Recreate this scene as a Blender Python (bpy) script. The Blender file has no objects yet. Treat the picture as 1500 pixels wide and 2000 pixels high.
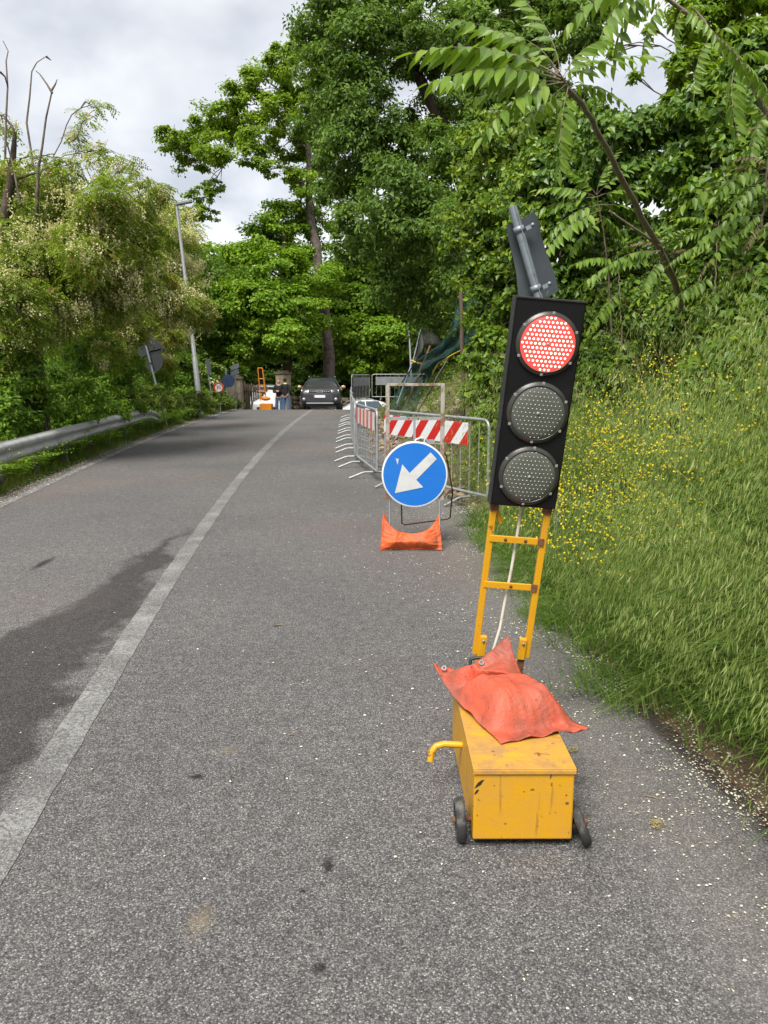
import bpy, bmesh, math, random
import numpy as np
from mathutils import Vector, Matrix, noise as mnoise

R = math.radians
rnd = random.Random(7)
scene = bpy.context.scene
col = scene.collection

# ------------------------------------------------------------------ camera
CAM_H, PITCH, FPX = 1.6, R(10.42), 1500.0
cam_d = bpy.data.cameras.new('camera')
cam = bpy.data.objects.new('camera', cam_d)
col.objects.link(cam)
cam.location = (0, 0, CAM_H)
cam.rotation_euler = (R(90) - PITCH, 0, 0)
cam_d.sensor_fit = 'VERTICAL'
cam_d.sensor_height = 36.0
cam_d.lens = 27.0
cam_d.clip_start = 0.05
cam_d.clip_end = 3000
scene.camera = cam

# ------------------------------------------------------------------ sky and sun
SUN_EL, SUN_AZ = R(54), R(-157)            # azimuth measured from +Y towards +X
world = bpy.data.worlds.new('World')
scene.world = world
world.use_nodes = True
wn, wl = world.node_tree.nodes, world.node_tree.links
wn.clear()
w_out = wn.new('ShaderNodeOutputWorld')
w_bg = wn.new('ShaderNodeBackground')
w_bg.inputs['Strength'].default_value = 0.12
w_sky = wn.new('ShaderNodeTexSky')
w_sky.sky_type = 'NISHITA'
w_sky.sun_disc = False
w_sky.sun_elevation = SUN_EL
w_sky.sun_rotation = SUN_AZ
w_tc = wn.new('ShaderNodeTexCoord')
w_map = wn.new('ShaderNodeMapping')
w_map.inputs['Scale'].default_value = (1.0, 1.0, 1.7)
w_map.inputs['Location'].default_value = (0.35, 0.1, 0.42)
w_n = wn.new('ShaderNodeTexNoise')
w_n.inputs['Scale'].default_value = 2.9
w_n.inputs['Detail'].default_value = 5.0
w_n.inputs['Roughness'].default_value = 0.5
w_n.inputs['Distortion'].default_value = 0.4
w_ramp = wn.new('ShaderNodeValToRGB')
w_ramp.color_ramp.elements[0].position = 0.37
w_ramp.color_ramp.elements[0].color = (0.56, 0.585, 0.635, 1)
w_ramp.color_ramp.elements[1].position = 0.56
w_ramp.color_ramp.elements[1].color = (1.0, 1.0, 1.0, 1)
w_mul = wn.new('ShaderNodeVectorMath')
w_mul.operation = 'SCALE'
w_mul.inputs['Scale'].default_value = 4.5
w_mix = wn.new('ShaderNodeMix')
w_mix.data_type = 'RGBA'
w_mix.inputs['Factor'].default_value = 0.9
wl.new(w_tc.outputs['Generated'], w_map.inputs['Vector'])
wl.new(w_map.outputs['Vector'], w_n.inputs['Vector'])
wl.new(w_n.outputs['Fac'], w_ramp.inputs['Fac'])
wl.new(w_ramp.outputs['Color'], w_mul.inputs[0])
wl.new(w_sky.outputs['Color'], w_mix.inputs['A'])
wl.new(w_mul.outputs['Vector'], w_mix.inputs['B'])
wl.new(w_mix.outputs['Result'], w_bg.inputs['Color'])
wl.new(w_bg.outputs['Background'], w_out.inputs['Surface'])

sun_d = bpy.data.lights.new('sun', 'SUN')
sun = bpy.data.objects.new('sun', sun_d)
col.objects.link(sun)
sun_d.energy = 3.3
sun_d.angle = R(28)
sun_d.color = (1.0, 0.95, 0.86)
_sd = Vector((math.sin(SUN_AZ) * math.cos(SUN_EL), math.cos(SUN_AZ) * math.cos(SUN_EL), math.sin(SUN_EL)))
sun.rotation_euler = _sd.to_track_quat('Z', 'Y').to_euler()

scene.view_settings.view_transform = 'Standard'
scene.view_settings.look = 'None'
scene.view_settings.gamma = 1
scene.view_settings.use_curve_mapping = False
scene.view_settings.exposure = 1.12
scene.render.engine = 'CYCLES'
scene.cycles.max_bounces = 8
scene.cycles.diffuse_bounces = 4
scene.cycles.glossy_bounces = 3
scene.cycles.transmission_bounces = 6
scene.cycles.transparent_max_bounces = 8
scene.cycles.use_adaptive_sampling = True
scene.cycles.adaptive_threshold = 0.015
scene.cycles.use_denoising = True
scene.cycles.sample_clamp_indirect = 6.0

# ------------------------------------------------------------------ measuring helpers
_c, _s = math.cos(PITCH), math.sin(PITCH)


def ray(px, py):
    u = (1000 - py) / FPX
    return Vector(((px - 750) / FPX, _c + _s * u, -_s + _c * u))


def P(px, py, d):
    """Point seen at photo pixel (px, py) that lies d metres ahead."""
    r = ray(px, py)
    return Vector((0, 0, CAM_H)) + r * (d / r.y)


def G(px, py, z=0.0):
    r = ray(px, py)
    return Vector((0, 0, CAM_H)) + r * ((z - CAM_H) / r.z)


# ------------------------------------------------------------------ object helpers
def tag(o, label=None, cat=None, group=None, kind=None):
    if label: o['label'] = label
    if cat: o['category'] = cat
    if group: o['group'] = group
    if kind: o['kind'] = kind
    return o


def empty(name, loc=(0, 0, 0), rz=0.0, label=None, cat=None, group=None):
    o = bpy.data.objects.new(name, None)
    o.empty_display_size = 0.1
    col.objects.link(o)
    o.location = loc
    o.rotation_euler = (0, 0, rz)
    return tag(o, label, cat, group)


def link(name, me, parent=None, loc=None):
    o = bpy.data.objects.new(name, me)
    col.objects.link(o)
    if parent is not None: o.parent = parent
    if loc is not None: o.location = loc
    return o


def copy_tree(o, parent=None):
    c = o.copy()
    col.objects.link(c)
    c.parent = parent
    for ch in list(o.children):
        copy_tree(ch, c)
    return c


def np_mesh(name, V, F, mats, parent=None, origin=None, midx=None, smooth=False):
    V = np.asarray(V, dtype=np.float32).reshape(-1, 3)
    F = np.asarray(F, dtype=np.int32)
    if origin is not None: V = V - np.asarray(origin, dtype=np.float32)
    k = F.shape[1]
    me = bpy.data.meshes.new(name)
    me.vertices.add(len(V))
    me.vertices.foreach_set('co', V.ravel())
    me.loops.add(F.size)
    me.loops.foreach_set('vertex_index', F.ravel())
    me.polygons.add(len(F))
    me.polygons.foreach_set('loop_start', np.arange(0, F.size, k, dtype=np.int32))
    for m in (mats if isinstance(mats, (list, tuple)) else [mats]): me.materials.append(m)
    if midx is not None: me.polygons.foreach_set('material_index', np.asarray(midx, dtype=np.int32))
    me.polygons.foreach_set('use_smooth', np.full(len(F), smooth))
    me.update(calc_edges=True)
    return link(name, me, parent)


class MB:
    """Collects shapes; build() links them as one mesh object."""
    def __init__(s):
        s.v, s.f, s.m, s.sm = [], [], [], []

    def add(s, vs, fs, mi=0, smooth=False):
        b = len(s.v)
        s.v += [Vector(v) for v in vs]
        for f in fs:
            s.f.append([i + b for i in f]); s.m.append(mi); s.sm.append(smooth)

    def box(s, c, size, rot=None, mi=0, bev=0.0):
        hx, hy, hz = size[0] / 2, size[1] / 2, size[2] / 2
        c = Vector(c)
        if bev <= 0:
            vs = [Vector((x, y, z)) for x in (-hx, hx) for y in (-hy, hy) for z in (-hz, hz)]
            fs = [(0, 1, 3, 2), (4, 6, 7, 5), (0, 4, 5, 1), (2, 3, 7, 6), (0, 2, 6, 4), (1, 5, 7, 3)]
        else:
            bm = bmesh.new()
            bmesh.ops.create_cube(bm, size=1.0)
            for v in bm.verts: v.co = Vector((v.co.x * size[0], v.co.y * size[1], v.co.z * size[2]))
            bmesh.ops.bevel(bm, geom=bm.edges[:], offset=bev, segments=2, affect='EDGES', profile=0.6)
            vs = [v.co.copy() for v in bm.verts]
            fs = [[v.index for v in f.verts] for f in bm.faces]
            bm.free()
        if rot is not None: vs = [rot @ v for v in vs]
        s.add([v + c for v in vs], fs, mi)

    def tube(s, pts, rad, n=8, mi=0, cap=True, smooth=True, sx=1.0):
        pts = [Vector(p) for p in pts]
        k = len(pts)
        rads = rad if isinstance(rad, (list, tuple)) else [rad] * k
        up = None
        vs, fs = [], []
        for i, p in enumerate(pts):
            t = (pts[min(i + 1, k - 1)] - pts[max(i - 1, 0)])
            if t.length < 1e-9: t = Vector((0, 0, 1))
            t.normalize()
            if up is None:
                up = Vector((0, 0, 1)) if abs(t.z) < 0.9 else Vector((0, 1, 0))
            a = t.cross(up)
            if a.length < 1e-6: a = t.cross(Vector((1, 0, 0)))
            a.normalize()
            b = a.cross(t).normalized()
            up = b
            for j in range(n):
                an = 2 * math.pi * (j + 0.5) / n
                vs.append(p + a * (math.cos(an) * rads[i] * sx) + b * (math.sin(an) * rads[i]))
        for i in range(k - 1):
            for j in range(n):
                fs.append((i * n + j, i * n + (j + 1) % n, (i + 1) * n + (j + 1) % n, (i + 1) * n + j))
        s.add(vs, fs, mi, smooth)
        if cap:
            s.add(vs[:n], [tuple(range(n))[::-1]], mi)
            s.add(vs[-n:], [tuple(range(n))], mi)

    def lathe(s, prof, n=24, M=None, mi=0, smooth=True, close=False):
        """prof: (radius, height) pairs turned about Z, then moved by matrix M."""
        vs, fs = [], []
        k = len(prof)
        for r, h in prof:
            for j in range(n):
                an = 2 * math.pi * j / n
                vs.append(Vector((r * math.cos(an), r * math.sin(an), h)))
        for i in range(k - 1 if not close else k):
            i2 = (i + 1) % k
            for j in range(n):
                fs.append((i * n + j, i * n + (j + 1) % n, i2 * n + (j + 1) % n, i2 * n + j))
        if M is not None: vs = [M @ v for v in vs]
        s.add(vs, fs, mi, smooth)

    def prism(s, outline, M, t, mi=0, side_mi=None):
        """Flat outline (x, y) with thickness t along local +Z, moved by matrix M."""
        n = len(outline)
        a = [M @ Vector((x, y, 0)) for x, y in outline]
        b = [M @ Vector((x, y, t)) for x, y in outline]
        s.add(a, [tuple(range(n))[::-1]], mi)
        s.add(b, [tuple(range(n))], mi)
        s.add(a + b, [(i, (i + 1) % n, n + (i + 1) % n, n + i) for i in range(n)], mi if side_mi is None else side_mi)

    def ball(s, c, r, n=10, mi=0, sc=(1, 1, 1)):
        prof = [(max(1e-4, math.sin(math.pi * i / n)) * r, -math.cos(math.pi * i / n) * r) for i in range(n + 1)]
        M = Matrix.Translation(Vector(c)) @ Matrix.Diagonal((sc[0], sc[1], sc[2], 1))
        s.lathe(prof, n + 2, M, mi)

    def build(s, name, mats, parent=None, origin=None, subsurf=0, bevel=0.0):
        me = bpy.data.meshes.new(name)
        o0 = Vector(origin) if origin is not None else Vector((0, 0, 0))
        me.from_pydata([tuple(v - o0) for v in s.v], [], s.f)
        for m in (mats if isinstance(mats, (list, tuple)) else [mats]): me.materials.append(m)
        me.polygons.foreach_set('material_index', s.m)
        me.polygons.foreach_set('use_smooth', s.sm)
        me.update()
        o = link(name, me, parent)
        if bevel:
            md = o.modifiers.new('bevel', 'BEVEL'); md.width = bevel; md.segments = 2; md.limit_method = 'ANGLE'
        if subsurf:
            md = o.modifiers.new('subsurf', 'SUBSURF'); md.levels = subsurf; md.render_levels = subsurf
        return o


def frame_matrix(o, x, y, z):
    return Matrix(((x.x, y.x, z.x, o.x), (x.y, y.y, z.y, o.y), (x.z, y.z, z.z, o.z), (0, 0, 0, 1)))


def circle(n, r, cx=0, cy=0):
    return [(cx + r * math.cos(2 * math.pi * i / n), cy + r * math.sin(2 * math.pi * i / n)) for i in range(n)]


# ------------------------------------------------------------------ material helpers
def new_mat(name):
    m = bpy.data.materials.new(name)
    m.use_nodes = True
    nt = m.node_tree
    return m, nt.nodes, nt.links, nt.nodes['Principled BSDF']


def c4(c): return (c[0], c[1], c[2], 1)


def add_noise(nd, lk, scale, detail=4, rough=0.6, coord='Object', dist=0.0, vec=None):
    n = nd.new('ShaderNodeTexNoise')
    n.inputs['Scale'].default_value = scale
    n.inputs['Detail'].default_value = detail
    n.inputs['Roughness'].default_value = rough
    n.inputs['Distortion'].default_value = dist
    if vec is None:
        tc = nd.new('ShaderNodeTexCoord')
        vec = tc.outputs[coord]
    lk.new(vec, n.inputs['Vector'])
    return n


def ramp(nd, lk, src, stops):
    r = nd.new('ShaderNodeValToRGB')
    e = r.color_ramp.elements
    while len(e) < len(stops): e.new(0.5)
    for el, (p, c) in zip(e, stops):
        el.position = p
        el.color = c4(c) if not isinstance(c, (int, float)) else (c, c, c, 1)
    lk.new(src, r.inputs['Fac'])
    return r


def mixc(nd, lk, fac, a, b, mode='MIX'):
    m = nd.new('ShaderNodeMix')
    m.data_type = 'RGBA'
    m.blend_type = mode
    for sock, v in ((m.inputs['Factor'], fac), (m.inputs['A'], a), (m.inputs['B'], b)):
        if isinstance(v, (int, float)): sock.default_value = v
        elif isinstance(v, (tuple, list)): sock.default_value = c4(v)
        else: lk.new(v, sock)
    return m.outputs['Result']


def math_n(nd, lk, op, a, b=0.0, clamp=False):
    m = nd.new('ShaderNodeMath')
    m.operation = op
    m.use_clamp = clamp
    for i, v in enumerate((a, b)):
        if isinstance(v, (int, float)): m.inputs[i].default_value = v
        else: lk.new(v, m.inputs[i])
    return m.outputs[0]


def bump(nd, lk, bsdf, src, strength=0.3, dist=0.01):
    b = nd.new('ShaderNodeBump')
    b.inputs['Strength'].default_value = strength
    b.inputs['Distance'].default_value = dist
    lk.new(src, b.inputs['Height'])
    lk.new(b.outputs['Normal'], bsdf.inputs['Normal'])


def worn(name, base, wear, scale=6.0, lo=0.5, hi=0.7, rough=0.5, metal=0.0, fine=None, bmp=0.15, tint=0.12, coord='Object', wear2=None):
    """A coat of one colour with irregular patches of a second (dirt, rust, fading) and slight tone drift."""
    m, nd, lk, b = new_mat(name)
    n1 = add_noise(nd, lk, scale, 6, 0.65, coord, 0.3)
    n2 = add_noise(nd, lk, scale * 0.35, 3, 0.5, coord)
    n3 = add_noise(nd, lk, fine or scale * 14, 3, 0.6, coord)
    dark = tuple(x * (1 - tint) for x in base)
    light = tuple(min(1, x * (1 + tint)) for x in base)
    c = mixc(nd, lk, n2.outputs['Fac'], dark, light)
    f = ramp(nd, lk, n1.outputs['Fac'], [(lo, 0.0), (hi, 1.0)])
    c = mixc(nd, lk, f.outputs['Color'], c, wear)
    if wear2 is not None:
        n4 = add_noise(nd, lk, scale * 2.7, 5, 0.7, coord)
        f2 = ramp(nd, lk, n4.outputs['Fac'], [(0.62, 0.0), (0.67, 1.0)])
        c = mixc(nd, lk, f2.outputs['Color'], c, wear2)
    c = mixc(nd, lk, math_n(nd, lk, 'MULTIPLY', n3.outputs['Fac'], 0.25), c, tuple(x * 0.6 for x in base))
    lk.new(c, b.inputs['Base Color'])
    b.inputs['Roughness'].default_value = rough
    b.inputs['Metallic'].default_value = metal
    if bmp: bump(nd, lk, b, n3.outputs['Fac'], bmp, 0.004)
    return m


def leaf_mat(name, stops, trans=0.45, rough=0.55, spec=0.25, var_scale=0.35):
    """Leaf: tone differs from leaf to leaf and drifts over the crown; lets light through."""
    m, nd, lk, b = new_mat(name)
    geo = nd.new('ShaderNodeNewGeometry')
    n = add_noise(nd, lk, var_scale, 3, 0.6, 'Object')
    f = math_n(nd, lk, 'ADD', math_n(nd, lk, 'MULTIPLY', geo.outputs['Random Per Island'], 0.62),
               math_n(nd, lk, 'MULTIPLY', math_n(nd, lk, 'SUBTRACT', n.outputs['Fac'], 0.25), 0.75), True)
    r = ramp(nd, lk, f, stops)
    lk.new(r.outputs['Color'], b.inputs['Base Color'])
    b.inputs['Roughness'].default_value = rough
    b.inputs['Specular IOR Level'].default_value = spec
    t = nd.new('ShaderNodeBsdfTranslucent')
    tc = mixc(nd, lk, 1.0, r.outputs['Color'], (1.25, 1.25, 0.55), 'MULTIPLY')
    lk.new(tc, t.inputs['Color'])
    mx = nd.new('ShaderNodeMixShader')
    mx.inputs['Fac'].default_value = trans
    lk.new(b.outputs[0], mx.inputs[1])
    lk.new(t.outputs[0], mx.inputs[2])
    lk.new(mx.outputs[0], nd['Material Output'].inputs['Surface'])
    return m


# ------------------------------------------------------------------ material list
M = {}
M['galv'] = worn('galvanised_steel', (0.33, 0.345, 0.36), (0.22, 0.23, 0.24), 9, 0.48, 0.7, 0.5, 0.5, bmp=0.05)
M['rail_zinc'] = worn('guardrail_zinc', (0.46, 0.47, 0.475), (0.28, 0.28, 0.275), 3, 0.48, 0.72, 0.55, 0.25, bmp=0.05)
M['rail_post'] = worn('guardrail_post', (0.13, 0.13, 0.125), (0.10, 0.06, 0.035), 5, 0.5, 0.6, 0.8, 0.1)
M['galv_dull'] = worn('dull_galvanised_steel', (0.25, 0.27, 0.29), (0.17, 0.175, 0.18), 7, 0.45, 0.7, 0.6, 0.35, bmp=0.05)
M['sign_back'] = worn('sign_back_grey', (0.042, 0.052, 0.062), (0.11, 0.105, 0.095), 16, 0.62, 0.74, 0.55, 0.1, bmp=0.05)
M['sign_back_dark'] = worn('dark_sign_back', (0.014, 0.017, 0.021), (0.04, 0.04, 0.036), 12, 0.6, 0.75, 0.6)
M['pole_grey'] = worn('pole_grey', (0.20, 0.235, 0.27), (0.12, 0.14, 0.16), 10, 0.5, 0.7, 0.5, 0.4, bmp=0.05)
M['post_rust'] = worn('rusty_steel_post', (0.30, 0.28, 0.25), (0.16, 0.075, 0.035), 7, 0.47, 0.56, 0.7, 0.2)
M['rust'] = worn('rust', (0.10, 0.045, 0.025), (0.16, 0.07, 0.03), 30, 0.45, 0.6, 0.85)
M['yellow'] = worn('yellow_paint', (0.54, 0.275, 0.006), (0.50, 0.24, 0.02), 9, 0.56, 0.75, 0.42, wear2=(0.16, 0.07, 0.02), tint=0.06)
M['black_head'] = worn('black_housing', (0.004, 0.004, 0.005), (0.011, 0.011, 0.012), 9, 0.55, 0.8, 0.5, bmp=0.03)
M['black_head'].node_tree.nodes['Principled BSDF'].inputs['Specular IOR Level'].default_value = 0.25
M['black'] = worn('black_plastic', (0.014, 0.014, 0.015), (0.05, 0.048, 0.045), 12, 0.55, 0.8, 0.55)
M['rubber'] = worn('tyre_rubber', (0.022, 0.022, 0.023), (0.13, 0.12, 0.11), 18, 0.48, 0.72, 0.85)
M['white_cable'] = worn('white_cable', (0.55, 0.53, 0.46), (0.35, 0.33, 0.28), 12, 0.5, 0.7, 0.5)
M['orange_far'] = worn('orange_paint', (0.70, 0.23, 0.008), (0.40, 0.14, 0.02), 6, 0.55, 0.75, 0.5)
M['red_board'] = worn('red_reflective', (0.44, 0.014, 0.012), (0.36, 0.02, 0.018), 6, 0.55, 0.8, 0.38)
M['white_board'] = worn('white_reflective', (0.58, 0.59, 0.60), (0.44, 0.43, 0.42), 6, 0.55, 0.8, 0.4)
M['red_old'] = worn('faded_red_board', (0.46, 0.10, 0.075), (0.5, 0.25, 0.2), 8, 0.5, 0.75, 0.6)
M['blue_sign'] = worn('blue_sign_face', (0.003, 0.12, 0.47), (0.012, 0.14, 0.44), 3, 0.5, 0.8, 0.35, tint=0.05)
M['arrow_white'] = worn('arrow_white', (0.47, 0.48, 0.49), (0.36, 0.37, 0.38), 7, 0.5, 0.75, 0.4, bmp=0.03)
M['bark'] = worn('bark', (0.075, 0.052, 0.036), (0.028, 0.02, 0.015), 5, 0.42, 0.6, 0.9, bmp=0.8, fine=40)
M['bark_grey'] = worn('grey_bark', (0.13, 0.105, 0.085), (0.05, 0.04, 0.033), 5, 0.45, 0.62, 0.9, bmp=0.7, fine=35)
M['bark_red'] = worn('reddish_bark', (0.105, 0.058, 0.036), (0.04, 0.024, 0.018), 4, 0.45, 0.62, 0.9, bmp=0.8, fine=30)
M['twig'] = worn('young_bark', (0.19, 0.15, 0.105), (0.12, 0.088, 0.06), 14, 0.45, 0.65, 0.8, bmp=0.2)
M['wood_old'] = worn('old_wood', (0.10, 0.070, 0.048), (0.05, 0.036, 0.026), 6, 0.45, 0.65, 0.9, bmp=0.4)
M['plaster'] = worn('weathered_plaster', (0.36, 0.31, 0.22), (0.17, 0.14, 0.10), 3, 0.45, 0.68, 0.95, bmp=0.4)
M['stone'] = worn('rough_stone', (0.20, 0.165, 0.12), (0.10, 0.082, 0.06), 5, 0.45, 0.65, 0.95, bmp=0.6)

M['oak_leaf'] = leaf_mat('oak_leaves', [(0.0, (0.083, 0.143, 0.015)), (0.5, (0.172, 0.285, 0.026)), (1.0, (0.320, 0.432, 0.045))])
M['maple_leaf'] = leaf_mat('maple_leaves', [(0.0, (0.074, 0.151, 0.013)), (0.5, (0.163, 0.293, 0.024)), (1.0, (0.294, 0.416, 0.034))])
M['dark_leaf'] = leaf_mat('dark_oak_leaves', [(0.0, (0.052, 0.097, 0.023)), (0.5, (0.106, 0.192, 0.036)), (1.0, (0.217, 0.327, 0.047))], 0.42)
M['acacia_leaf'] = leaf_mat('acacia_leaves', [(0.0, (0.085, 0.150, 0.018)), (0.45, (0.175, 0.260, 0.030)), (0.8, (0.270, 0.330, 0.050)), (1.0, (0.34, 0.33, 0.075))])
M['acacia_dry'] = leaf_mat('browned_acacia_leaves', [(0.0, (0.16, 0.14, 0.035)), (0.5, (0.26, 0.20, 0.06)), (1.0, (0.38, 0.29, 0.12))])
M['blossom'] = leaf_mat('acacia_blossom', [(0.0, (0.380, 0.360, 0.170)), (0.5, (0.560, 0.540, 0.300)), (1.0, (0.720, 0.710, 0.500))], 0.3, 0.7, 0.1)
M['shrub_leaf'] = leaf_mat('shrub_leaves', [(0.0, (0.057, 0.120, 0.015)), (0.5, (0.127, 0.241, 0.028)), (1.0, (0.265, 0.381, 0.043))])
M['ivy_leaf'] = leaf_mat('ivy_leaves', [(0.0, (0.029, 0.063, 0.010)), (0.45, (0.067, 0.142, 0.018)), (0.8, (0.147, 0.246, 0.023)), (1.0, (0.266, 0.351, 0.035))], 0.3, 0.4, 0.4, 0.55)
M['ivy_bright'] = leaf_mat('bright_ivy_leaves', [(0.0, (0.088, 0.164, 0.014)), (0.5, (0.168, 0.261, 0.019)), (1.0, (0.303, 0.376, 0.035))], 0.4, 0.4, 0.4, 0.55)
M['frond'] = leaf_mat('ailanthus_leaf', [(0.0, (0.070, 0.142, 0.019)), (0.55, (0.150, 0.250, 0.027)), (0.85, (0.220, 0.290, 0.030)), (1.0, (0.369, 0.230, 0.033))], 0.4, 0.42, 0.4, 1.5)
M['frond_red'] = leaf_mat('young_reddish_leaf', [(0.0, (0.120, 0.090, 0.042)), (0.5, (0.180, 0.126, 0.066)), (1.0, (0.144, 0.192, 0.048))], 0.3, 0.45, 0.4, 1.5)
M['grass'] = leaf_mat('tall_grass', [(0.0, (0.036, 0.085, 0.012)), (0.35, (0.095, 0.190, 0.028)), (0.72, (0.185, 0.290, 0.055)), (1.0, (0.38, 0.39, 0.16))], 0.4, 0.5, 0.3, 2.1)
M['oat'] = leaf_mat('oat_spikelets', [(0.0, (0.125, 0.20, 0.042)), (0.6, (0.215, 0.29, 0.075)), (1.0, (0.42, 0.42, 0.20))], 0.4, 0.5, 0.3, 1.4)
M['weed'] = leaf_mat('roadside_weeds', [(0.0, (0.056, 0.119, 0.017)), (0.5, (0.119, 0.196, 0.028)), (1.0, (0.252, 0.252, 0.063))], 0.3, 0.6, 0.2, 0.8)
M['fern'] = leaf_mat('fern', [(0.0, (0.081, 0.160, 0.020)), (0.5, (0.159, 0.282, 0.032)), (1.0, (0.317, 0.401, 0.055))], 0.35, 0.6, 0.2, 0.8)
M['flower'] = leaf_mat('yellow_flowers', [(0.0, (0.600, 0.460, 0.012)), (1.0, (0.800, 0.660, 0.030))], 0.35, 0.6, 0.1, 1.0)
M['petal'] = leaf_mat('fallen_petals', [(0.0, (0.420, 0.380, 0.260)), (0.5, (0.620, 0.590, 0.470)), (1.0, (0.800, 0.790, 0.720))], 0.15, 0.7, 0.1, 2.0)
M['litter'] = leaf_mat('dry_litter', [(0.0, (0.060, 0.032, 0.017)), (0.5, (0.130, 0.068, 0.034)), (1.0, (0.260, 0.170, 0.085))], 0.1, 0.8, 0.1, 2.0)
M['straw'] = leaf_mat('dry_straw', [(0.0, (0.300, 0.240, 0.120)), (1.0, (0.480, 0.410, 0.230))], 0.1, 0.8, 0.1, 2.0)

# ================================================================== THE SETTING
_cy = np.array([-6, 2.36, 5.17, 12.1, 21.2, 34.3, 60.0])
_cx = np.array([-0.15, -1.3, -1.62, -2.22, -2.72, -3.02, -3.4])
_pc = np.polyfit(_cy, _cx, 4)
_ly = np.array([-6, 2, 9.07, 11.9, 17, 26, 31.6, 40, 60.0])
_lx = np.array([-2.9, -3.8, -4.6, -5.0, -5.65, -6.1, -6.2, -6.3, -6.6])
_pl = np.polyfit(_ly, _lx, 4)
_ry = np.array([-8, 0, 2.5, 3.8, 6.7, 8.7, 12, 16, 25, 31, 40, 60.0])
_rx = np.array([2.3, 1.75, 1.42, 1.24, 1.15, 1.05, 0.62, 0.25, -0.35, -0.5, -0.4, -0.3])


def cl_x(y): return np.polyval(_pc, y)
def le_x(y): return np.polyval(_pl, y)
def re_x(y): return np.interp(y, _ry, _rx)


def drop(y):
    t = np.clip(np.asarray(y, float) - 32.0, 0, 26)
    return 0.13 * (t - 2 * (1 - np.exp(-t / 2)))


def wob(x, y, s=1.0):
    return (np.sin(x * 1.7 * s + 0.6 * np.sin(y * 0.9 * s)) * np.sin(y * 1.3 * s + 0.8 * np.sin(x * 1.1 * s)))


def H(x, y):
    """Height of the ground."""
    x = np.asarray(x, float); y = np.asarray(y, float)
    z = -drop(y)
    t = np.clip(x - re_x(y), 0, None)
    A = np.interp(y, [-50, 14, 22, 30, 34, 60], [1, 1, 0.75, 0.5, 0.45, 0.4])
    f = np.where(t < 0.35, 0.9 * t * t / 0.7 + 0.1 * t, 0)
    f = np.where(t >= 0.35, 0.1925 + 0.98 * (t - 0.35), f)
    f = np.where(t >= 2.6, 2.4 + 0.75 * (t - 2.6), f)
    f = np.where(t >= 7, 5.7 + 0.15 * (t - 7), f)
    f = np.minimum(f, 9)
    z = z + A * f + np.clip(t, 0, 1) * 0.07 * wob(x, y, 1.6) * A
    u = np.clip(le_x(y) - x, 0, None)
    g = np.where(u < 2.2, -0.06 * np.minimum(u, 0.5), -0.03 + 0.16 * (u - 2.2))
    z = z + np.where(u > 0, np.minimum(g, 6), 0) + np.clip(u, 0, 1) * 0.05 * wob(x, y, 1.1)
    return z


def h1(x, y): return float(H(x, y))


# ---- ground sheet
gx = np.concatenate([[-900, -500, -250, -120, -70, -45, -30, -22, -16, -12, -10], np.arange(-9, -3, 0.35), [-2.5, -1.5, -0.8],
                     np.arange(-0.6, 6.5, 0.22), [7, 8, 10, 13, 17, 24, 36, 60, 120, 250, 500, 900]])
gy = np.concatenate([[-900, -400, -150, -60, -25, -12, -8], np.arange(-5, 34, 0.3), np.arange(34, 62, 1.0), [64, 70, 80, 100, 140, 220, 400, 700, 1200]])
X, Y = np.meshgrid(gx, gy)
Z = H(X, Y)
on_road = (X > le_x(Y) - 0.02) & (X < re_x(Y) + 0.02)
Z = np.where(on_road, Z - 0.05, Z - 0.006)
n_x, n_y = len(gx), len(gy)
ii = (np.arange(n_y - 1)[:, None] * n_x + np.arange(n_x - 1)[None, :]).ravel()
F4 = np.stack([ii, ii + 1, ii + 1 + n_x, ii + n_x], 1)
m, nd, lk, b = new_mat('earth')
n1 = add_noise(nd, lk, 1.3, 6, 0.65)
n2 = add_noise(nd, lk, 22, 5, 0.7)
r1 = ramp(nd, lk, n1.outputs['Fac'], [(0.35, (0.085, 0.058, 0.036)), (0.55, (0.125, 0.088, 0.052)), (0.7, (0.062, 0.07, 0.028))])
r2 = ramp(nd, lk, n2.outputs['Fac'], [(0.3, 0.45), (0.7, 1.35)])
lk.new(mixc(nd, lk, 1.0, r1.outputs['Color'], r2.outputs['Color'], 'MULTIPLY'), b.inputs['Base Color'])
b.inputs['Roughness'].default_value = 1.0
bump(nd, lk, b, n2.outputs['Fac'], 0.9, 0.04)
M['earth'] = m
tag(np_mesh('ground', np.stack([X, Y, Z], -1).reshape(-1, 3), F4, M['earth'], smooth=True), kind='structure')


# ---- road sheet with (lateral offset from the centre line, distance) as UV
def strip(name, lx, rx, ys, z, mat, nu=6, kind='structure'):
    V, UV = [], []
    for y in ys:
        a, bb = float(lx(y)), float(rx(y))
        for k in range(nu + 1):
            x = a + (bb - a) * k / nu
            V.append((x, y, -float(drop(y)) + z))
            UV.append((x - float(cl_x(y)), y))
    i = (np.arange(len(ys) - 1)[:, None] * (nu + 1) + np.arange(nu)[None, :]).ravel()
    F = np.stack([i, i + 1, i + nu + 2, i + nu + 1], 1)
    o = np_mesh(name, V, F, mat, smooth=True)
    uv = o.data.uv_layers.new(name='UVMap')
    UV = np.asarray(UV, np.float32)
    uv.data.foreach_set('uv', UV[F.ravel()].ravel())
    return tag(o, kind=kind)


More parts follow.
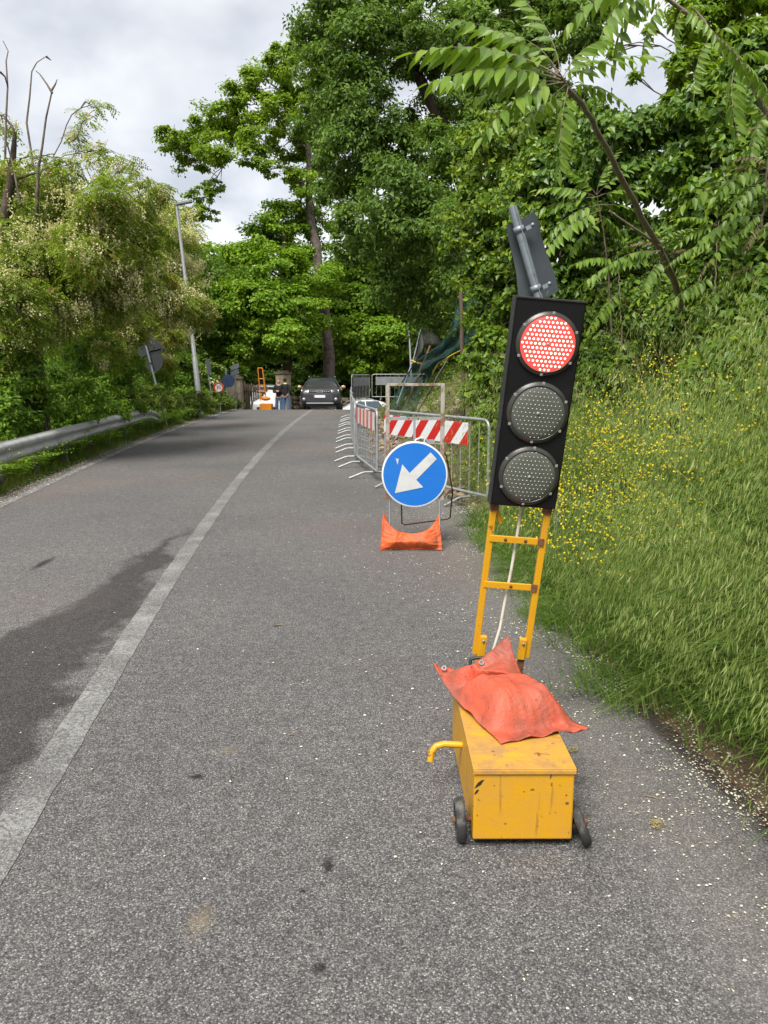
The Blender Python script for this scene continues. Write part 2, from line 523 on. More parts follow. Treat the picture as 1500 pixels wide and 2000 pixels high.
def asphalt_colour(nd, lk):
    """Returns (colour socket, height socket) of weathered asphalt with visible aggregate."""
    tc = nd.new('ShaderNodeTexCoord')
    ob = tc.outputs['Object']
    v = nd.new('ShaderNodeTexVoronoi')
    v.inputs['Scale'].default_value = 200
    v.inputs['Randomness'].default_value = 1.0
    lk.new(ob, v.inputs['Vector'])
    sp = nd.new('ShaderNodeSeparateColor')
    lk.new(v.outputs['Color'], sp.inputs['Color'])
    agg = ramp(nd, lk, sp.outputs['Red'], [(0.0, (0.060, 0.059, 0.061)), (0.40, (0.108, 0.106, 0.108)), (0.70, (0.156, 0.153, 0.154)),
                                           (0.92, (0.225, 0.22, 0.218)), (1.0, (0.36, 0.355, 0.345))])
    dsub = ramp(nd, lk, v.outputs['Distance'], [(0.25, 1.0), (0.75, 0.42)])
    c = mixc(nd, lk, 1.0, agg.outputs['Color'], dsub.outputs['Color'], 'MULTIPLY')
    nl = add_noise(nd, lk, 0.55, 5, 0.6, vec=ob)
    rl = ramp(nd, lk, nl.outputs['Fac'], [(0.3, (0.80, 0.80, 0.81)), (0.7, (1.08, 1.065, 1.06))])
    c = mixc(nd, lk, 1.0, c, rl.outputs['Color'], 'MULTIPLY')
    nm = add_noise(nd, lk, 14, 4, 0.65, vec=ob)
    rm = ramp(nd, lk, nm.outputs['Fac'], [(0.3, 0.80), (0.7, 1.2)])
    c = mixc(nd, lk, 1.0, c, rm.outputs['Color'], 'MULTIPLY')
    h = math_n(nd, lk, 'ADD', math_n(nd, lk, 'MULTIPLY', v.outputs['Distance'], -1.0), math_n(nd, lk, 'MULTIPLY', sp.outputs['Green'], 0.5))
    return c, h, ob


m, nd, lk, b = new_mat('asphalt')
c, h, ob = asphalt_colour(nd, lk)
uvn = nd.new('ShaderNodeUVMap')
sx = nd.new('ShaderNodeSeparateXYZ')
lk.new(uvn.outputs['UV'], sx.inputs[0])
U, Vv = sx.outputs['X'], sx.outputs['Y']
nst = add_noise(nd, lk, 1.9, 5, 0.6, vec=ob)
jit = math_n(nd, lk, 'MULTIPLY', math_n(nd, lk, 'SUBTRACT', nst.outputs['Fac'], 0.5), 0.9)


def band(src, centre, half, soft):
    d = math_n(nd, lk, 'ABSOLUTE', math_n(nd, lk, 'SUBTRACT', src, centre))
    return math_n(nd, lk, 'DIVIDE', math_n(nd, lk, 'SUBTRACT', half, d), soft, True)


# dark damp stain along the left of the centre line (wider towards the near end)
su = math_n(nd, lk, 'ADD', U, jit)
sv = math_n(nd, lk, 'ADD', Vv, math_n(nd, lk, 'MULTIPLY', jit, 1.6))
tap = math_n(nd, lk, 'MULTIPLY', math_n(nd, lk, 'SUBTRACT', 7.9, sv), 0.085, True)
dU = math_n(nd, lk, 'ABSOLUTE', math_n(nd, lk, 'ADD', su, math_n(nd, lk, 'ADD', tap, 0.13)))
st = math_n(nd, lk, 'DIVIDE', math_n(nd, lk, 'SUBTRACT', math_n(nd, lk, 'ADD', tap, 0.06), dU), 0.11, True)
st = math_n(nd, lk, 'MULTIPLY', st, band(sv, 4.9, 2.95, 0.5))
st = math_n(nd, lk, 'MULTIPLY', st, 0.70)
c = mixc(nd, lk, st, c, (0.16, 0.13, 0.13), 'MULTIPLY')
# small dark spots, pale ochre smears
tcn = nd.new('ShaderNodeTexCoord')


def spot(px, py, rad, colr, amt, stretch=1.0):
    global c
    g = G(px, py)
    dv = nd.new('ShaderNodeVectorMath'); dv.operation = 'SUBTRACT'
    lk.new(tcn.outputs['Object'], dv.inputs[0]); dv.inputs[1].default_value = (g.x, g.y, 0)
    sc = nd.new('ShaderNodeVectorMath'); sc.operation = 'MULTIPLY'
    lk.new(dv.outputs[0], sc.inputs[0]); sc.inputs[1].default_value = (1 / rad, 1 / rad / stretch, 0)
    ln = nd.new('ShaderNodeVectorMath'); ln.operation = 'LENGTH'
    lk.new(sc.outputs[0], ln.inputs[0])
    dd = math_n(nd, lk, 'ADD', ln.outputs['Value'], math_n(nd, lk, 'MULTIPLY', math_n(nd, lk, 'SUBTRACT', nsp.outputs['Fac'], 0.5), 2.4))
    f = math_n(nd, lk, 'MULTIPLY', math_n(nd, lk, 'SUBTRACT', 1.1, dd, True), amt * 1.6, True)
    c = mixc(nd, lk, f, c, colr) if colr[0] > 0.1 else mixc(nd, lk, f, c, (0.2, 0.19, 0.19), 'MULTIPLY')


nsp = add_noise(nd, lk, 38, 4, 0.7, vec=ob)
spot(385, 1517, 0.035, (0.02, 0.019, 0.019), 0.8, 0.7)
spot(625, 1891, 0.020, (0.012, 0.012, 0.012), 1.0)
spot(392, 1798, 0.05, (0.20, 0.155, 0.09), 0.25, 1.6)
spot(447, 1465, 0.05, (0.20, 0.16, 0.10), 0.22, 1.2)
spot(640, 1690, 0.02, (0.03, 0.028, 0.027), 0.8, 3.0)
spot(592, 1740, 0.012, (0.03, 0.028, 0.027), 0.8)
spot(85, 1100, 0.05, (0.02, 0.018, 0.018), 0.9, 5.0)
spot(540, 1223, 0.03, (0.035, 0.03, 0.028), 0.8, 0.8)
# tarry dark joint near the right edge and pale dust beside it
eo = nd.new('ShaderNodeAttribute'); eo.attribute_name = 'edge'
nj = math_n(nd, lk, 'MULTIPLY', math_n(nd, lk, 'SUBTRACT', nst.outputs['Fac'], 0.5), 0.22)
ed = math_n(nd, lk, 'ADD', eo.outputs['Fac'], nj)
c = mixc(nd, lk, math_n(nd, lk, 'MULTIPLY', band(ed, 0.42, 0.34, 0.25), 0.22), c, (0.19, 0.175, 0.16))
c = mixc(nd, lk, math_n(nd, lk, 'MULTIPLY', band(ed, 0.03, 0.10, 0.05), 0.9), c, (0.022, 0.018, 0.016))
nrd = add_noise(nd, lk, 0.23, 2, 0.5, vec=ob)
c = mixc(nd, lk, math_n(nd, lk, 'MULTIPLY', ramp(nd, lk, nrd.outputs['Fac'], [(0.5, 0.0), (0.62, 1.0)]).outputs['Color'], 0.25), c, (0.15, 0.105, 0.09))
lk.new(c, b.inputs['Base Color'])
lk.new(math_n(nd, lk, 'SUBTRACT', 0.9, math_n(nd, lk, 'MULTIPLY', st, 0.25)), b.inputs['Roughness'])
b.inputs['Specular IOR Level'].default_value = 0.35
bump(nd, lk, b, h, 0.38, 0.005)
M['asphalt'] = m
ys = np.concatenate([np.arange(-8, 14, 0.25), np.arange(14, 32, 0.5), np.arange(32, 64, 0.5)])
road = strip('road', lambda y: le_x(y) - 0.18, re_x, ys, 0.0, M['asphalt'], 8)
at_ = road.data.attributes.new('edge', 'FLOAT', 'POINT')
at_.data.foreach_set('value', np.array([float(re_x(v.co.y)) - v.co.x for v in road.data.vertices], np.float32))

# ---- worn painted lines
m, nd, lk, b = new_mat('road_paint')
c, h, ob = asphalt_colour(nd, lk)
nw = add_noise(nd, lk, 60, 5, 0.75, vec=ob)
nb = add_noise(nd, lk, 3.0, 4, 0.6, vec=ob)
wear = math_n(nd, lk, 'ADD', math_n(nd, lk, 'MULTIPLY', nw.outputs['Fac'], 0.75), math_n(nd, lk, 'MULTIPLY', nb.outputs['Fac'], 0.4))
f = ramp(nd, lk, wear, [(0.42, 0.88), (0.60, 0.06)])
uvn = nd.new('ShaderNodeUVMap')
vc = nd.new('ShaderNodeTexVoronoi'); vc.feature = 'DISTANCE_TO_EDGE'; vc.inputs['Scale'].default_value = 9
wv = nd.new('ShaderNodeVectorMath'); wv.operation = 'MULTIPLY_ADD'
n0 = add_noise(nd, lk, 12, 3, 0.6, vec=ob)
lk.new(n0.outputs['Color'], wv.inputs[0]); wv.inputs[1].default_value = (0.06, 0.06, 0); lk.new(ob, wv.inputs[2])
lk.new(wv.outputs[0], vc.inputs['Vector'])
ck = ramp(nd, lk, vc.outputs['Distance'], [(0.0, 0.12), (0.03, 1.0)])
fac = math_n(nd, lk, 'MULTIPLY', f.outputs['Color'], ck.outputs['Color'])
pr = ramp(nd, lk, nw.outputs['Fac'], [(0.3, (0.20, 0.202, 0.20)), (0.7, (0.43, 0.43, 0.42))])
c = mixc(nd, lk, fac, c, pr.outputs['Color'])
lk.new(c, b.inputs['Base Color'])
b.inputs['Roughness'].default_value = 0.8
bump(nd, lk, b, h, 0.45, 0.005)
M['paint'] = m


def jag(fn, amp, seed):
    r = random.Random(seed)
    ph = [r.uniform(0, 6) for _ in range(4)]
    return lambda y: fn(y) + amp * (math.sin(y * 9 + ph[0]) + math.sin(y * 23 + ph[1]) + 0.7 * math.sin(y * 41 + ph[2])) / 3


ysf = np.concatenate([np.arange(-8, 12, 0.06), np.arange(12, 34, 0.25), np.arange(34, 60, 0.5)])
strip('centre_line', jag(lambda y: cl_x(y) - 0.072, 0.006, 1), jag(lambda y: cl_x(y) + 0.072, 0.006, 2), ysf, 0.003, M['paint'], 1)
strip('edge_line', jag(lambda y: le_x(y), 0.008, 3), jag(lambda y: le_x(y) + 0.13, 0.008, 4), ysf, 0.004, M['paint'], 1)

# ================================================================== THE PORTABLE TRAFFIC LIGHT
TL_L, TL_R = P(930, 1262, 3.12), P(1030, 1262, 3.12)        # feet of the two ladder rails
TL_T = P(1073, 583, 2.96)                                    # middle of the head's top edge
tl_base = (TL_L + TL_R) / 2
tl_up = (TL_T - tl_base)
TLS = 0.866
tl_len = tl_up.length / TLS
tl_up.normalize()
tl_rt = (TL_R - TL_L); tl_w = tl_rt.length / TLS
tl_rt = (tl_rt - tl_up * tl_rt.dot(tl_up)).normalized()
tl_fw = tl_up.cross(tl_rt).normalized()                      # points away from the camera
if tl_fw.y < 0: tl_fw = -tl_fw
fa, fb = G(923, 1640, 0.035), G(1117, 1640, 0.035)           # near bottom edge of the battery box
bx_c = (fa + fb) / 2
bx_w = (fb - fa).length
bx_dir = (G(897, 1372, 0.29) - G(930, 1512, 0.29)); bx_dir.z = 0
bx_len = 0.72
bx_dir.normalize()
bx_rt = Vector((bx_dir.y, -bx_dir.x, 0))
bx_h = 0.255
root = empty('portable_traffic_light', (bx_c.x, bx_c.y, 0), 0,
             'yellow wheeled portable traffic light showing red beside the grassy bank', 'traffic light')
O = root.location
BM = frame_matrix(bx_c, bx_rt, bx_dir, Vector((0, 0, 1)))    # box frame: x right, y away, z up, origin near bottom edge
LM = frame_matrix(tl_base, tl_rt, tl_up, -tl_fw) @ Matrix.Scale(TLS, 4)             # ladder frame: x right, y up the ladder, z towards the camera


def bpt(x, y, z): return BM @ Vector((x, y, z))
def lpt(x, y, z): return LM @ Vector((x, y, z))


m, nd, lk, b = new_mat('yellow_battery_box_paint')           # sheet steel, scratched and grimy on top
geo = nd.new('ShaderNodeNewGeometry')
tc = nd.new('ShaderNodeTexCoord')
n1 = add_noise(nd, lk, 7, 6, 0.7, dist=0.5)
n2 = add_noise(nd, lk, 1.4, 3, 0.6)
n3 = add_noise(nd, lk, 70, 4, 0.7)
n4 = add_noise(nd, lk, 22, 5, 0.75, dist=1.0)
c = mixc(nd, lk, n2.outputs['Fac'], (0.47, 0.235, 0.004), (0.53, 0.272, 0.006))
sz = nd.new('ShaderNodeSeparateXYZ'); lk.new(tc.outputs['Object'], sz.inputs[0])
top = math_n(nd, lk, 'MULTIPLY', math_n(nd, lk, 'SUBTRACT', sz.outputs['Z'], 0.27), 60, True)
c = mixc(nd, lk, math_n(nd, lk, 'MULTIPLY', top, 0.35), c, (0.52, 0.29, 0.04))
dirt = ramp(nd, lk, n1.outputs['Fac'], [(0.38, 0.0), (0.60, 0.95)])
c = mixc(nd, lk, math_n(nd, lk, 'MULTIPLY', dirt.outputs['Color'], math_n(nd, lk, 'ADD', math_n(nd, lk, 'MULTIPLY', top, 0.75), 0.25)), c, (0.30, 0.165, 0.06))
chip = ramp(nd, lk, n4.outputs['Fac'], [(0.645, 0.0), (0.66, 1.0)])
c = mixc(nd, lk, chip.outputs['Color'], c, (0.13, 0.062, 0.024))
mpv = nd.new('ShaderNodeMapping'); mpv.inputs['Scale'].default_value = (34, 34, 3.0)
lk.new(tc.outputs['Object'], mpv.inputs['Vector'])
nr_ = add_noise(nd, lk, 1.0, 4, 0.6, vec=mpv.outputs['Vector'])      # rust runs and streaks down the sides
runs = ramp(nd, lk, nr_.outputs['Fac'], [(0.62, 0.0), (0.70, 0.55)])
c = mixc(nd, lk, runs.outputs['Color'], c, (0.22, 0.10, 0.025))
mps = nd.new('ShaderNodeMapping'); mps.inputs['Scale'].default_value = (5, 40, 60); mps.inputs['Rotation'].default_value = (0.3, 0.5, 0.2)
lk.new(tc.outputs['Object'], mps.inputs['Vector'])
ns_ = add_noise(nd, lk, 2.0, 5, 0.7, vec=mps.outputs['Vector'])
c = mixc(nd, lk, ramp(nd, lk, ns_.outputs['Fac'], [(0.66, 0.0), (0.72, 0.6)]).outputs['Color'], c, (0.10, 0.08, 0.05))
lk.new(c, b.inputs['Base Color'])
lk.new(ramp(nd, lk, n1.outputs['Fac'], [(0.3, 0.36), (0.7, 0.7)]).outputs['Color'], b.inputs['Roughness'])
bump(nd, lk, b, math_n(nd, lk, 'ADD', n3.outputs['Fac'], math_n(nd, lk, 'MULTIPLY', n2.outputs['Fac'], 4.0)), 0.12, 0.006)
M['box_yellow'] = m

# battery box: body with a slightly overhanging lid, back end reaching the ladder hinge
mb = MB()
hw = bx_w / 2
prof = [(-hw, 0, 0), (hw, 0, 0), (hw + 0.004, bx_len, 0), (-hw - 0.004, bx_len, 0)]
lo = [bpt(*p) for p in prof]
hi = [bpt(p[0] * 1.0, p[1], bx_h) for p in prof]
mb.add(lo + hi, [(3, 2, 1, 0), (4, 5, 6, 7), (0, 1, 5, 4), (1, 2, 6, 5), (2, 3, 7, 6), (3, 0, 4, 7)])
mb.build('battery_box', M['box_yellow'], root, O, bevel=0.006)
mb = MB()
mb.box(bpt(0, bx_len / 2, bx_h + 0.004), (bx_w + 0.008, bx_len + 0.008, 0.008), BM.to_3x3())
mb.box(bpt(0, -0.006, bx_h - 0.004), (bx_w + 0.006, 0.004, 0.014), BM.to_3x3())
mb.build('lid', M['box_yellow'], root, O, bevel=0.0015)
mb = MB()                                                     # outrigger handle on the left side
mb.tube([bpt(-hw + 0.02, 0.36, 0.16), bpt(-hw - 0.07, 0.36, 0.165), bpt(-hw - 0.10, 0.358, 0.158), bpt(-hw - 0.118, 0.355, 0.135), bpt(-hw - 0.122, 0.35, 0.10)], 0.0125, 10)
mb.build('outrigger_handle', M['yellow'], root, O)
mb = MB()
mb.tube([bpt(-hw - 0.055, 0.055, 0.045), bpt(hw + 0.035, 0.045, 0.045)], 0.009, 8)
mb.build('axle', M['rust'], root, O)


rc = random.Random(17)                                        # chipped paint showing rusty steel, black scuff on the corner


def chip(o, ux, uy, nrm, w, h, mat, name='paint_chip'):
    n = 9
    pts = []
    for i in range(n):
        a = 2 * math.pi * i / n
        r_ = rc.uniform(0.45, 1.0)
        pts.append(o + ux * (math.cos(a) * w * r_) + uy * (math.sin(a) * h * r_))
    mb = MB()
    q = [p + nrm * 0.0006 for p in pts]
    mb.add(q, [tuple(range(n))]); mb.add(pts + q, [(i, (i + 1) % n, n + (i + 1) % n, n + i) for i in range(n)])
    mb.build(name, mat, root, O)


_up = Vector((0, 0, 1))
for (x, z, w, h) in ((0.088, 0.232, 0.004, 0.013), (0.092, 0.205, 0.003, 0.010), (0.028, 0.185, 0.010, 0.004), (0.000, 0.178, 0.003, 0.003), (0.142, 0.165, 0.005, 0.004), (0.146, 0.135, 0.007, 0.008), (-0.10, 0.20, 0.003, 0.003), (-0.06, 0.06, 0.006, 0.003), (0.05, 0.05, 0.004, 0.002), (-0.155, 0.09, 0.003, 0.004), (0.12, 0.20, 0.003, 0.002)):
    chip(bpt(x, -0.0004, z), bx_rt, _up, -bx_dir, w, h, M['rust'])
chip(bpt(-hw + 0.016, -0.0004, 0.205), (bx_rt + _up * 0.9).normalized(), (bx_rt * -0.9 + _up).normalized(), -bx_dir, 0.028, 0.009, M['black'], 'scuff')
chip(bpt(-hw + 0.010, -0.0004, 0.178), (bx_rt + _up * 1.4).normalized(), (bx_rt * -1.4 + _up).normalized(), -bx_dir, 0.018, 0.005, M['black'], 'scuff')
for k in range(16):
    chip(bpt(rc.uniform(-hw * 0.9, hw * 0.9), rc.uniform(0.01, 0.30), bx_h + 0.0081), bx_rt, bx_dir, _up, rc.uniform(0.002, 0.008), rc.uniform(0.002, 0.005), M['rust'])


def wheel(cx, cy, cz, tilt, r=0.075, w=0.032):
    Mw = BM @ Matrix.Translation((cx, cy, cz)) @ Matrix.Rotation(tilt, 4, 'Y') @ Matrix.Rotation(R(90), 4, 'Y')
    mb = MB()
    mb.lathe([(r * 0.62, -w / 2), (r * 0.9, -w / 2), (r, -w * 0.25), (r, w * 0.25), (r * 0.9, w / 2), (r * 0.62, w / 2)], 28, Mw, close=True)
    ty = mb.build('tyre', M['rubber'], root, O)
    mb = MB()
    mb.lathe([(0.001, -w * 0.42), (r * 0.25, -w * 0.55), (r * 0.3, -w * 0.2), (r * 0.63, -w * 0.2), (r * 0.63, w * 0.2), (r * 0.3, w * 0.2), (r * 0.25, w * 0.55), (0.001, w * 0.42)], 20, Mw)
    mb.build('hub', M['black'], root, O)
    mb = MB()
    mb.lathe([(0.0005, -w * 0.85), (0.010, -w * 0.85), (0.010, w * 0.85), (0.0005, w * 0.85)], 8, Mw)
    mb.build('axle_nut', M['rust'], root, O)


wheel(-hw - 0.038, 0.055, 0.042, R(-3))
wheel(hw + 0.034, 0.035, 0.038, R(-20))

# ladder frame
RW, RD = 0.030, 0.026
lad_w = tl_w
lad_top = 0.80 * 0.98
HEAD_H = 0.925
head_bot = tl_len - HEAD_H
lad_len = head_bot + 0.05
mb = MB()
for sgn in (-1, 1):
    mb2 = MB()
    mb2.box(lpt(sgn * lad_w / 2, lad_len / 2 - 0.04, 0), (RW, lad_len + 0.02, RD), LM.to_3x3())
    mb2.build('rail', M['yellow'], root, O, bevel=0.003)
    mb2 = MB()                                                # hinge bracket with bolt
    mb2.box(lpt(sgn * lad_w / 2 - sgn * 0.028, 0.0, 0.012), (0.034, 0.11, 0.028), LM.to_3x3())
    hb = mb2.build('hinge_bracket', M['yellow'], root, O, bevel=0.003)
    mb2 = MB()
    mb2.box(lpt(sgn * lad_w / 2 - sgn * 0.022, -0.11, 0.0), (0.03, 0.16, 0.024), LM.to_3x3())
    mb2.build('hinge_post', M['rust'] if sgn > 0 else M['yellow'], root, O)
    mb2 = MB()
    mb2.lathe([(0.0005, 0.007), (0.007, 0.007), (0.007, 0), (0.0005, 0)], 6, LM @ Matrix.Translation((sgn * (lad_w / 2 - 0.028), 0.035, 0.027)))
    mb2.build('bolt', M['galv'], root, O)
    mb2 = MB()                                                # rusty socket that holds the head
    mb2.box(lpt(sgn * (lad_w / 2 - 0.002), head_bot - 0.012, 0.002), (RW + 0.008, 0.05, RD + 0.012), LM.to_3x3())
    mb2.build('head_socket', M['rust'], root, O, bevel=0.002)
rung_y = [0.325, 0.558]
for k, ry in enumerate(rung_y):
    mb2 = MB()
    mb2.box(lpt(0, ry, 0.012), (lad_w + 0.004, 0.032, 0.012), LM.to_3x3())
    rg = mb2.build('rung', M['yellow'], root, O, bevel=0.002)
    mb2 = MB()
    mb2.box(lpt(lad_w / 2 - 0.014, ry, 0.0145), (0.03, 0.0335, 0.012), LM.to_3x3())
    mb2.build('rust_patch', M['rust'], rg, O)
    for bxp in ((-0.055, 0.04) if k else (0.0,)):
        mb2 = MB()
        mb2.lathe([(0.0005, 0.004), (0.008, 0.003), (0.008, 0)], 8, LM @ Matrix.Translation((bxp, ry, 0.018)))
        bo = mb2.build('bolt', M['rust'], rg, O)
mb = MB()
mb.tube([lpt(-lad_w / 2 + 0.012, head_bot - 0.03, -0.01), lpt(-lad_w / 2 + 0.045, head_bot - 0.105, -0.02)], 0.010, 8)
mb.build('brace', M['yellow'], root, O)
mb = MB()
mb.tube([lpt(lad_w / 2 + 0.02, head_bot + 0.09, -0.06), lpt(lad_w / 2 + 0.052, head_bot + 0.095, -0.06)], 0.012, 8)
mb.build('locking_pin', M['yellow'], root, O)
mb = MB()                                                     # white supply cable hanging down between the rails
mb.tube([lpt(0.008, head_bot + 0.02, -0.03), lpt(0.006, head_bot - 0.12, -0.02), lpt(0.0, 0.40, -0.02), lpt(-0.012, 0.22, -0.015), lpt(-0.02, 0.10, 0.0), lpt(-0.05, -0.06, 0.02)], 0.0065, 8)
mb.build('supply_cable', M['white_cable'], root, O)
mb = MB()                                                     # black bent handle at the hinge
mb.tube([lpt(0.02, -0.03, 0.05), lpt(-0.06, -0.035, 0.06), lpt(-0.14, -0.045, 0.06), lpt(-0.155, -0.055, 0.06), lpt(-0.155, -0.085, 0.07), lpt(-0.12, -0.14, 0.09)], 0.007, 8)
mb.build('lever', M['black'], root, O)

# signal head
HW, HD = 0.302, 0.075
mb = MB()
hc = head_bot + HEAD_H / 2
mb.box(lpt(0, hc, 0.012), (HW, HEAD_H, HD), LM.to_3x3())
head = mb.build('housing', M['black_head'], root, O, bevel=0.006)
mb = MB()
fz = 0.012 + HD / 2
for (x, y, sx_, sy_) in ((0, head_bot + HEAD_H - 0.003, HW + 0.006, 0.008), (-HW / 2 - 0.001, hc, 0.006, HEAD_H)):
    mb.box(lpt(x, y, 0.014), (sx_, sy_, HD + 0.006), LM.to_3x3())
mb.build('edge_trim', M['black'], head, O, bevel=0.001)

m, nd, lk, b = new_mat('lens_red_lit')
b.inputs['Base Color'].default_value = (0.5, 0.01, 0.01, 1)
b.inputs['Emission Color'].default_value = (1.0, 0.11, 0.09, 1)
b.inputs['Emission Strength'].default_value = 0.44
b.inputs['Roughness'].default_value = 0.3
M['lens_red'] = m
m, nd, lk, b = new_mat('led_lit')
b.inputs['Base Color'].default_value = (0.8, 0.6, 0.5, 1)
b.inputs['Emission Color'].default_value = (1.0, 0.66, 0.55, 1)
b.inputs['Emission Strength'].default_value = 1.3
M['led_lit'] = m
M['lens_off'] = worn('lens_unlit', (0.072, 0.078, 0.066), (0.095, 0.102, 0.088), 8, 0.5, 0.8, 0.35, bmp=0.02)
m, nd, lk, b = new_mat('led_off')
b.inputs['Base Color'].default_value = (0.34, 0.35, 0.32, 1)
b.inputs['Roughness'].default_value = 0.25
M['led_off'] = m
m, nd, lk, b = new_mat('clear_cover_rim')
b.inputs['Base Color'].default_value = (0.030, 0.030, 0.026, 1)
b.inputs['Roughness'].default_value = 0.3
b.inputs['Specular IOR Level'].default_value = 0.5
M['clear'] = m
m, nd, lk, b = new_mat('clear_lug')
b.inputs['Base Color'].default_value = (0.20, 0.20, 0.18, 1)
b.inputs['Roughness'].default_value = 0.3
M['lug'] = m

lens_y = [head_bot + HEAD_H * f for f in (0.797, 0.474, 0.162)]
RO, RI = 0.1365, 0.119
for k, ly in enumerate(lens_y):
    lit = k == 0
    Ml = LM @ Matrix.Translation((0.004 if k else 0.006, ly, fz))
    mb = MB()
    mb.lathe([(RI + 0.004, 0.010), (RI * 0.98, 0.016), (RI * 0.75, 0.021), (RI * 0.4, 0.0245), (0.0005, 0.026)], 48, Ml)
    ln = mb.build('lens', M['lens_red'] if lit else M['lens_off'], root, O)
    tag(ln, 'red lit lens with pale light dots' if lit else 'dark unlit lens with grey light dots')
    mb = MB()
    mb.lathe([(RO, 0.0), (RO, 0.010), (RO - 0.004, 0.014), (RI + 0.006, 0.016), (RI + 0.002, 0.020), (RI, 0.020), (RI, 0.002)], 48, Ml)
    mb.build('cover_rim', M['clear'], ln, O)
    mb = MB()
    for j in range(6):
        a = R(90 + 60 * j - 4)
        p = Ml @ Vector((math.cos(a) * (RO - 0.006), math.sin(a) * (RO - 0.006), 0.010))
        mb.box(p, (0.013, 0.013, 0.014), LM.to_3x3(), bev=0.003)
    tag(mb.build('fixing_lug', M['lug'], ln, O), kind='stuff')
    mb = MB()
    pitch = 0.0182
    for iy in range(-6, 7):
        yy = iy * pitch
        half = int(math.sqrt(max(0, (RI * 0.93) ** 2 - yy * yy)) / pitch + 0.5)
        for ix in range(-half, half + 1):
            xx = (ix + (0.5 if iy % 2 else 0)) * pitch
            rr = math.hypot(xx, yy)
            if rr > RI * 0.94: continue
            zz = 0.026 - 0.011 * (rr / RI) ** 2
            r0 = 0.0054 if lit else 0.0033
            mb.lathe([(r0, 0.0), (r0 * 0.75, r0 * 0.5), (0.0003, r0 * 0.75)], 8, Ml @ Matrix.Translation((xx, yy, zz)))
    tag(mb.build('light_dots', M['led_lit'] if lit else M['led_off'], ln, O), kind='stuff')
    mb = MB()
    mb.lathe([(0.008, 0.0), (0.006, 0.004), (0.0005, 0.005)], 12, Ml @ Matrix.Translation((0, 0, 0.026)))
    mb.build('centre_screw', M['lug'], ln, O)


# ================================================================== SANDBAGS
def bag_mat(name, base, dirt, stain):
    m, nd, lk, b = new_mat(name)
    n1 = add_noise(nd, lk, 7, 6, 0.7, dist=0.8)
    n2 = add_noise(nd, lk, 2.2, 3, 0.6)
    n3 = add_noise(nd, lk, 26, 5, 0.75, dist=1.2)
    n4 = add_noise(nd, lk, 160, 2, 0.5)
    c = mixc(nd, lk, n2.outputs['Fac'], base, tuple(min(1, x * 1.18 + 0.01) for x in base))
    c = mixc(nd, lk, ramp(nd, lk, n1.outputs['Fac'], [(0.42, 0.0), (0.64, 0.9)]).outputs['Color'], c, dirt)
    c = mixc(nd, lk, ramp(nd, lk, n3.outputs['Fac'], [(0.60, 0.0), (0.65, 0.9)]).outputs['Color'], c, stain)
    n5 = add_noise(nd, lk, 3.6, 4, 0.65, dist=0.6)
    c = mixc(nd, lk, ramp(nd, lk, n5.outputs['Fac'], [(0.46, 0.0), (0.68, 0.75)]).outputs['Color'], c, tuple(x * 0.45 + 0.02 for x in dirt))
    lk.new(c, b.inputs['Base Color'])
    b.inputs['Roughness'].default_value = 0.55
    b.inputs['Specular IOR Level'].default_value = 0.35
    bump(nd, lk, b, math_n(nd, lk, 'ADD', math_n(nd, lk, 'MULTIPLY', n1.outputs['Fac'], 3.0), math_n(nd, lk, 'MULTIPLY', n4.outputs['Fac'], 0.4)), 0.35, 0.012)
    return m


M['bag_red'] = bag_mat('coral_red_sandbag', (0.46, 0.066, 0.030), (0.27, 0.075, 0.045), (0.06, 0.03, 0.02))
M['bag_orange'] = bag_mat('orange_sandbag', (0.52, 0.080, 0.014), (0.33, 0.075, 0.025), (0.06, 0.032, 0.022))


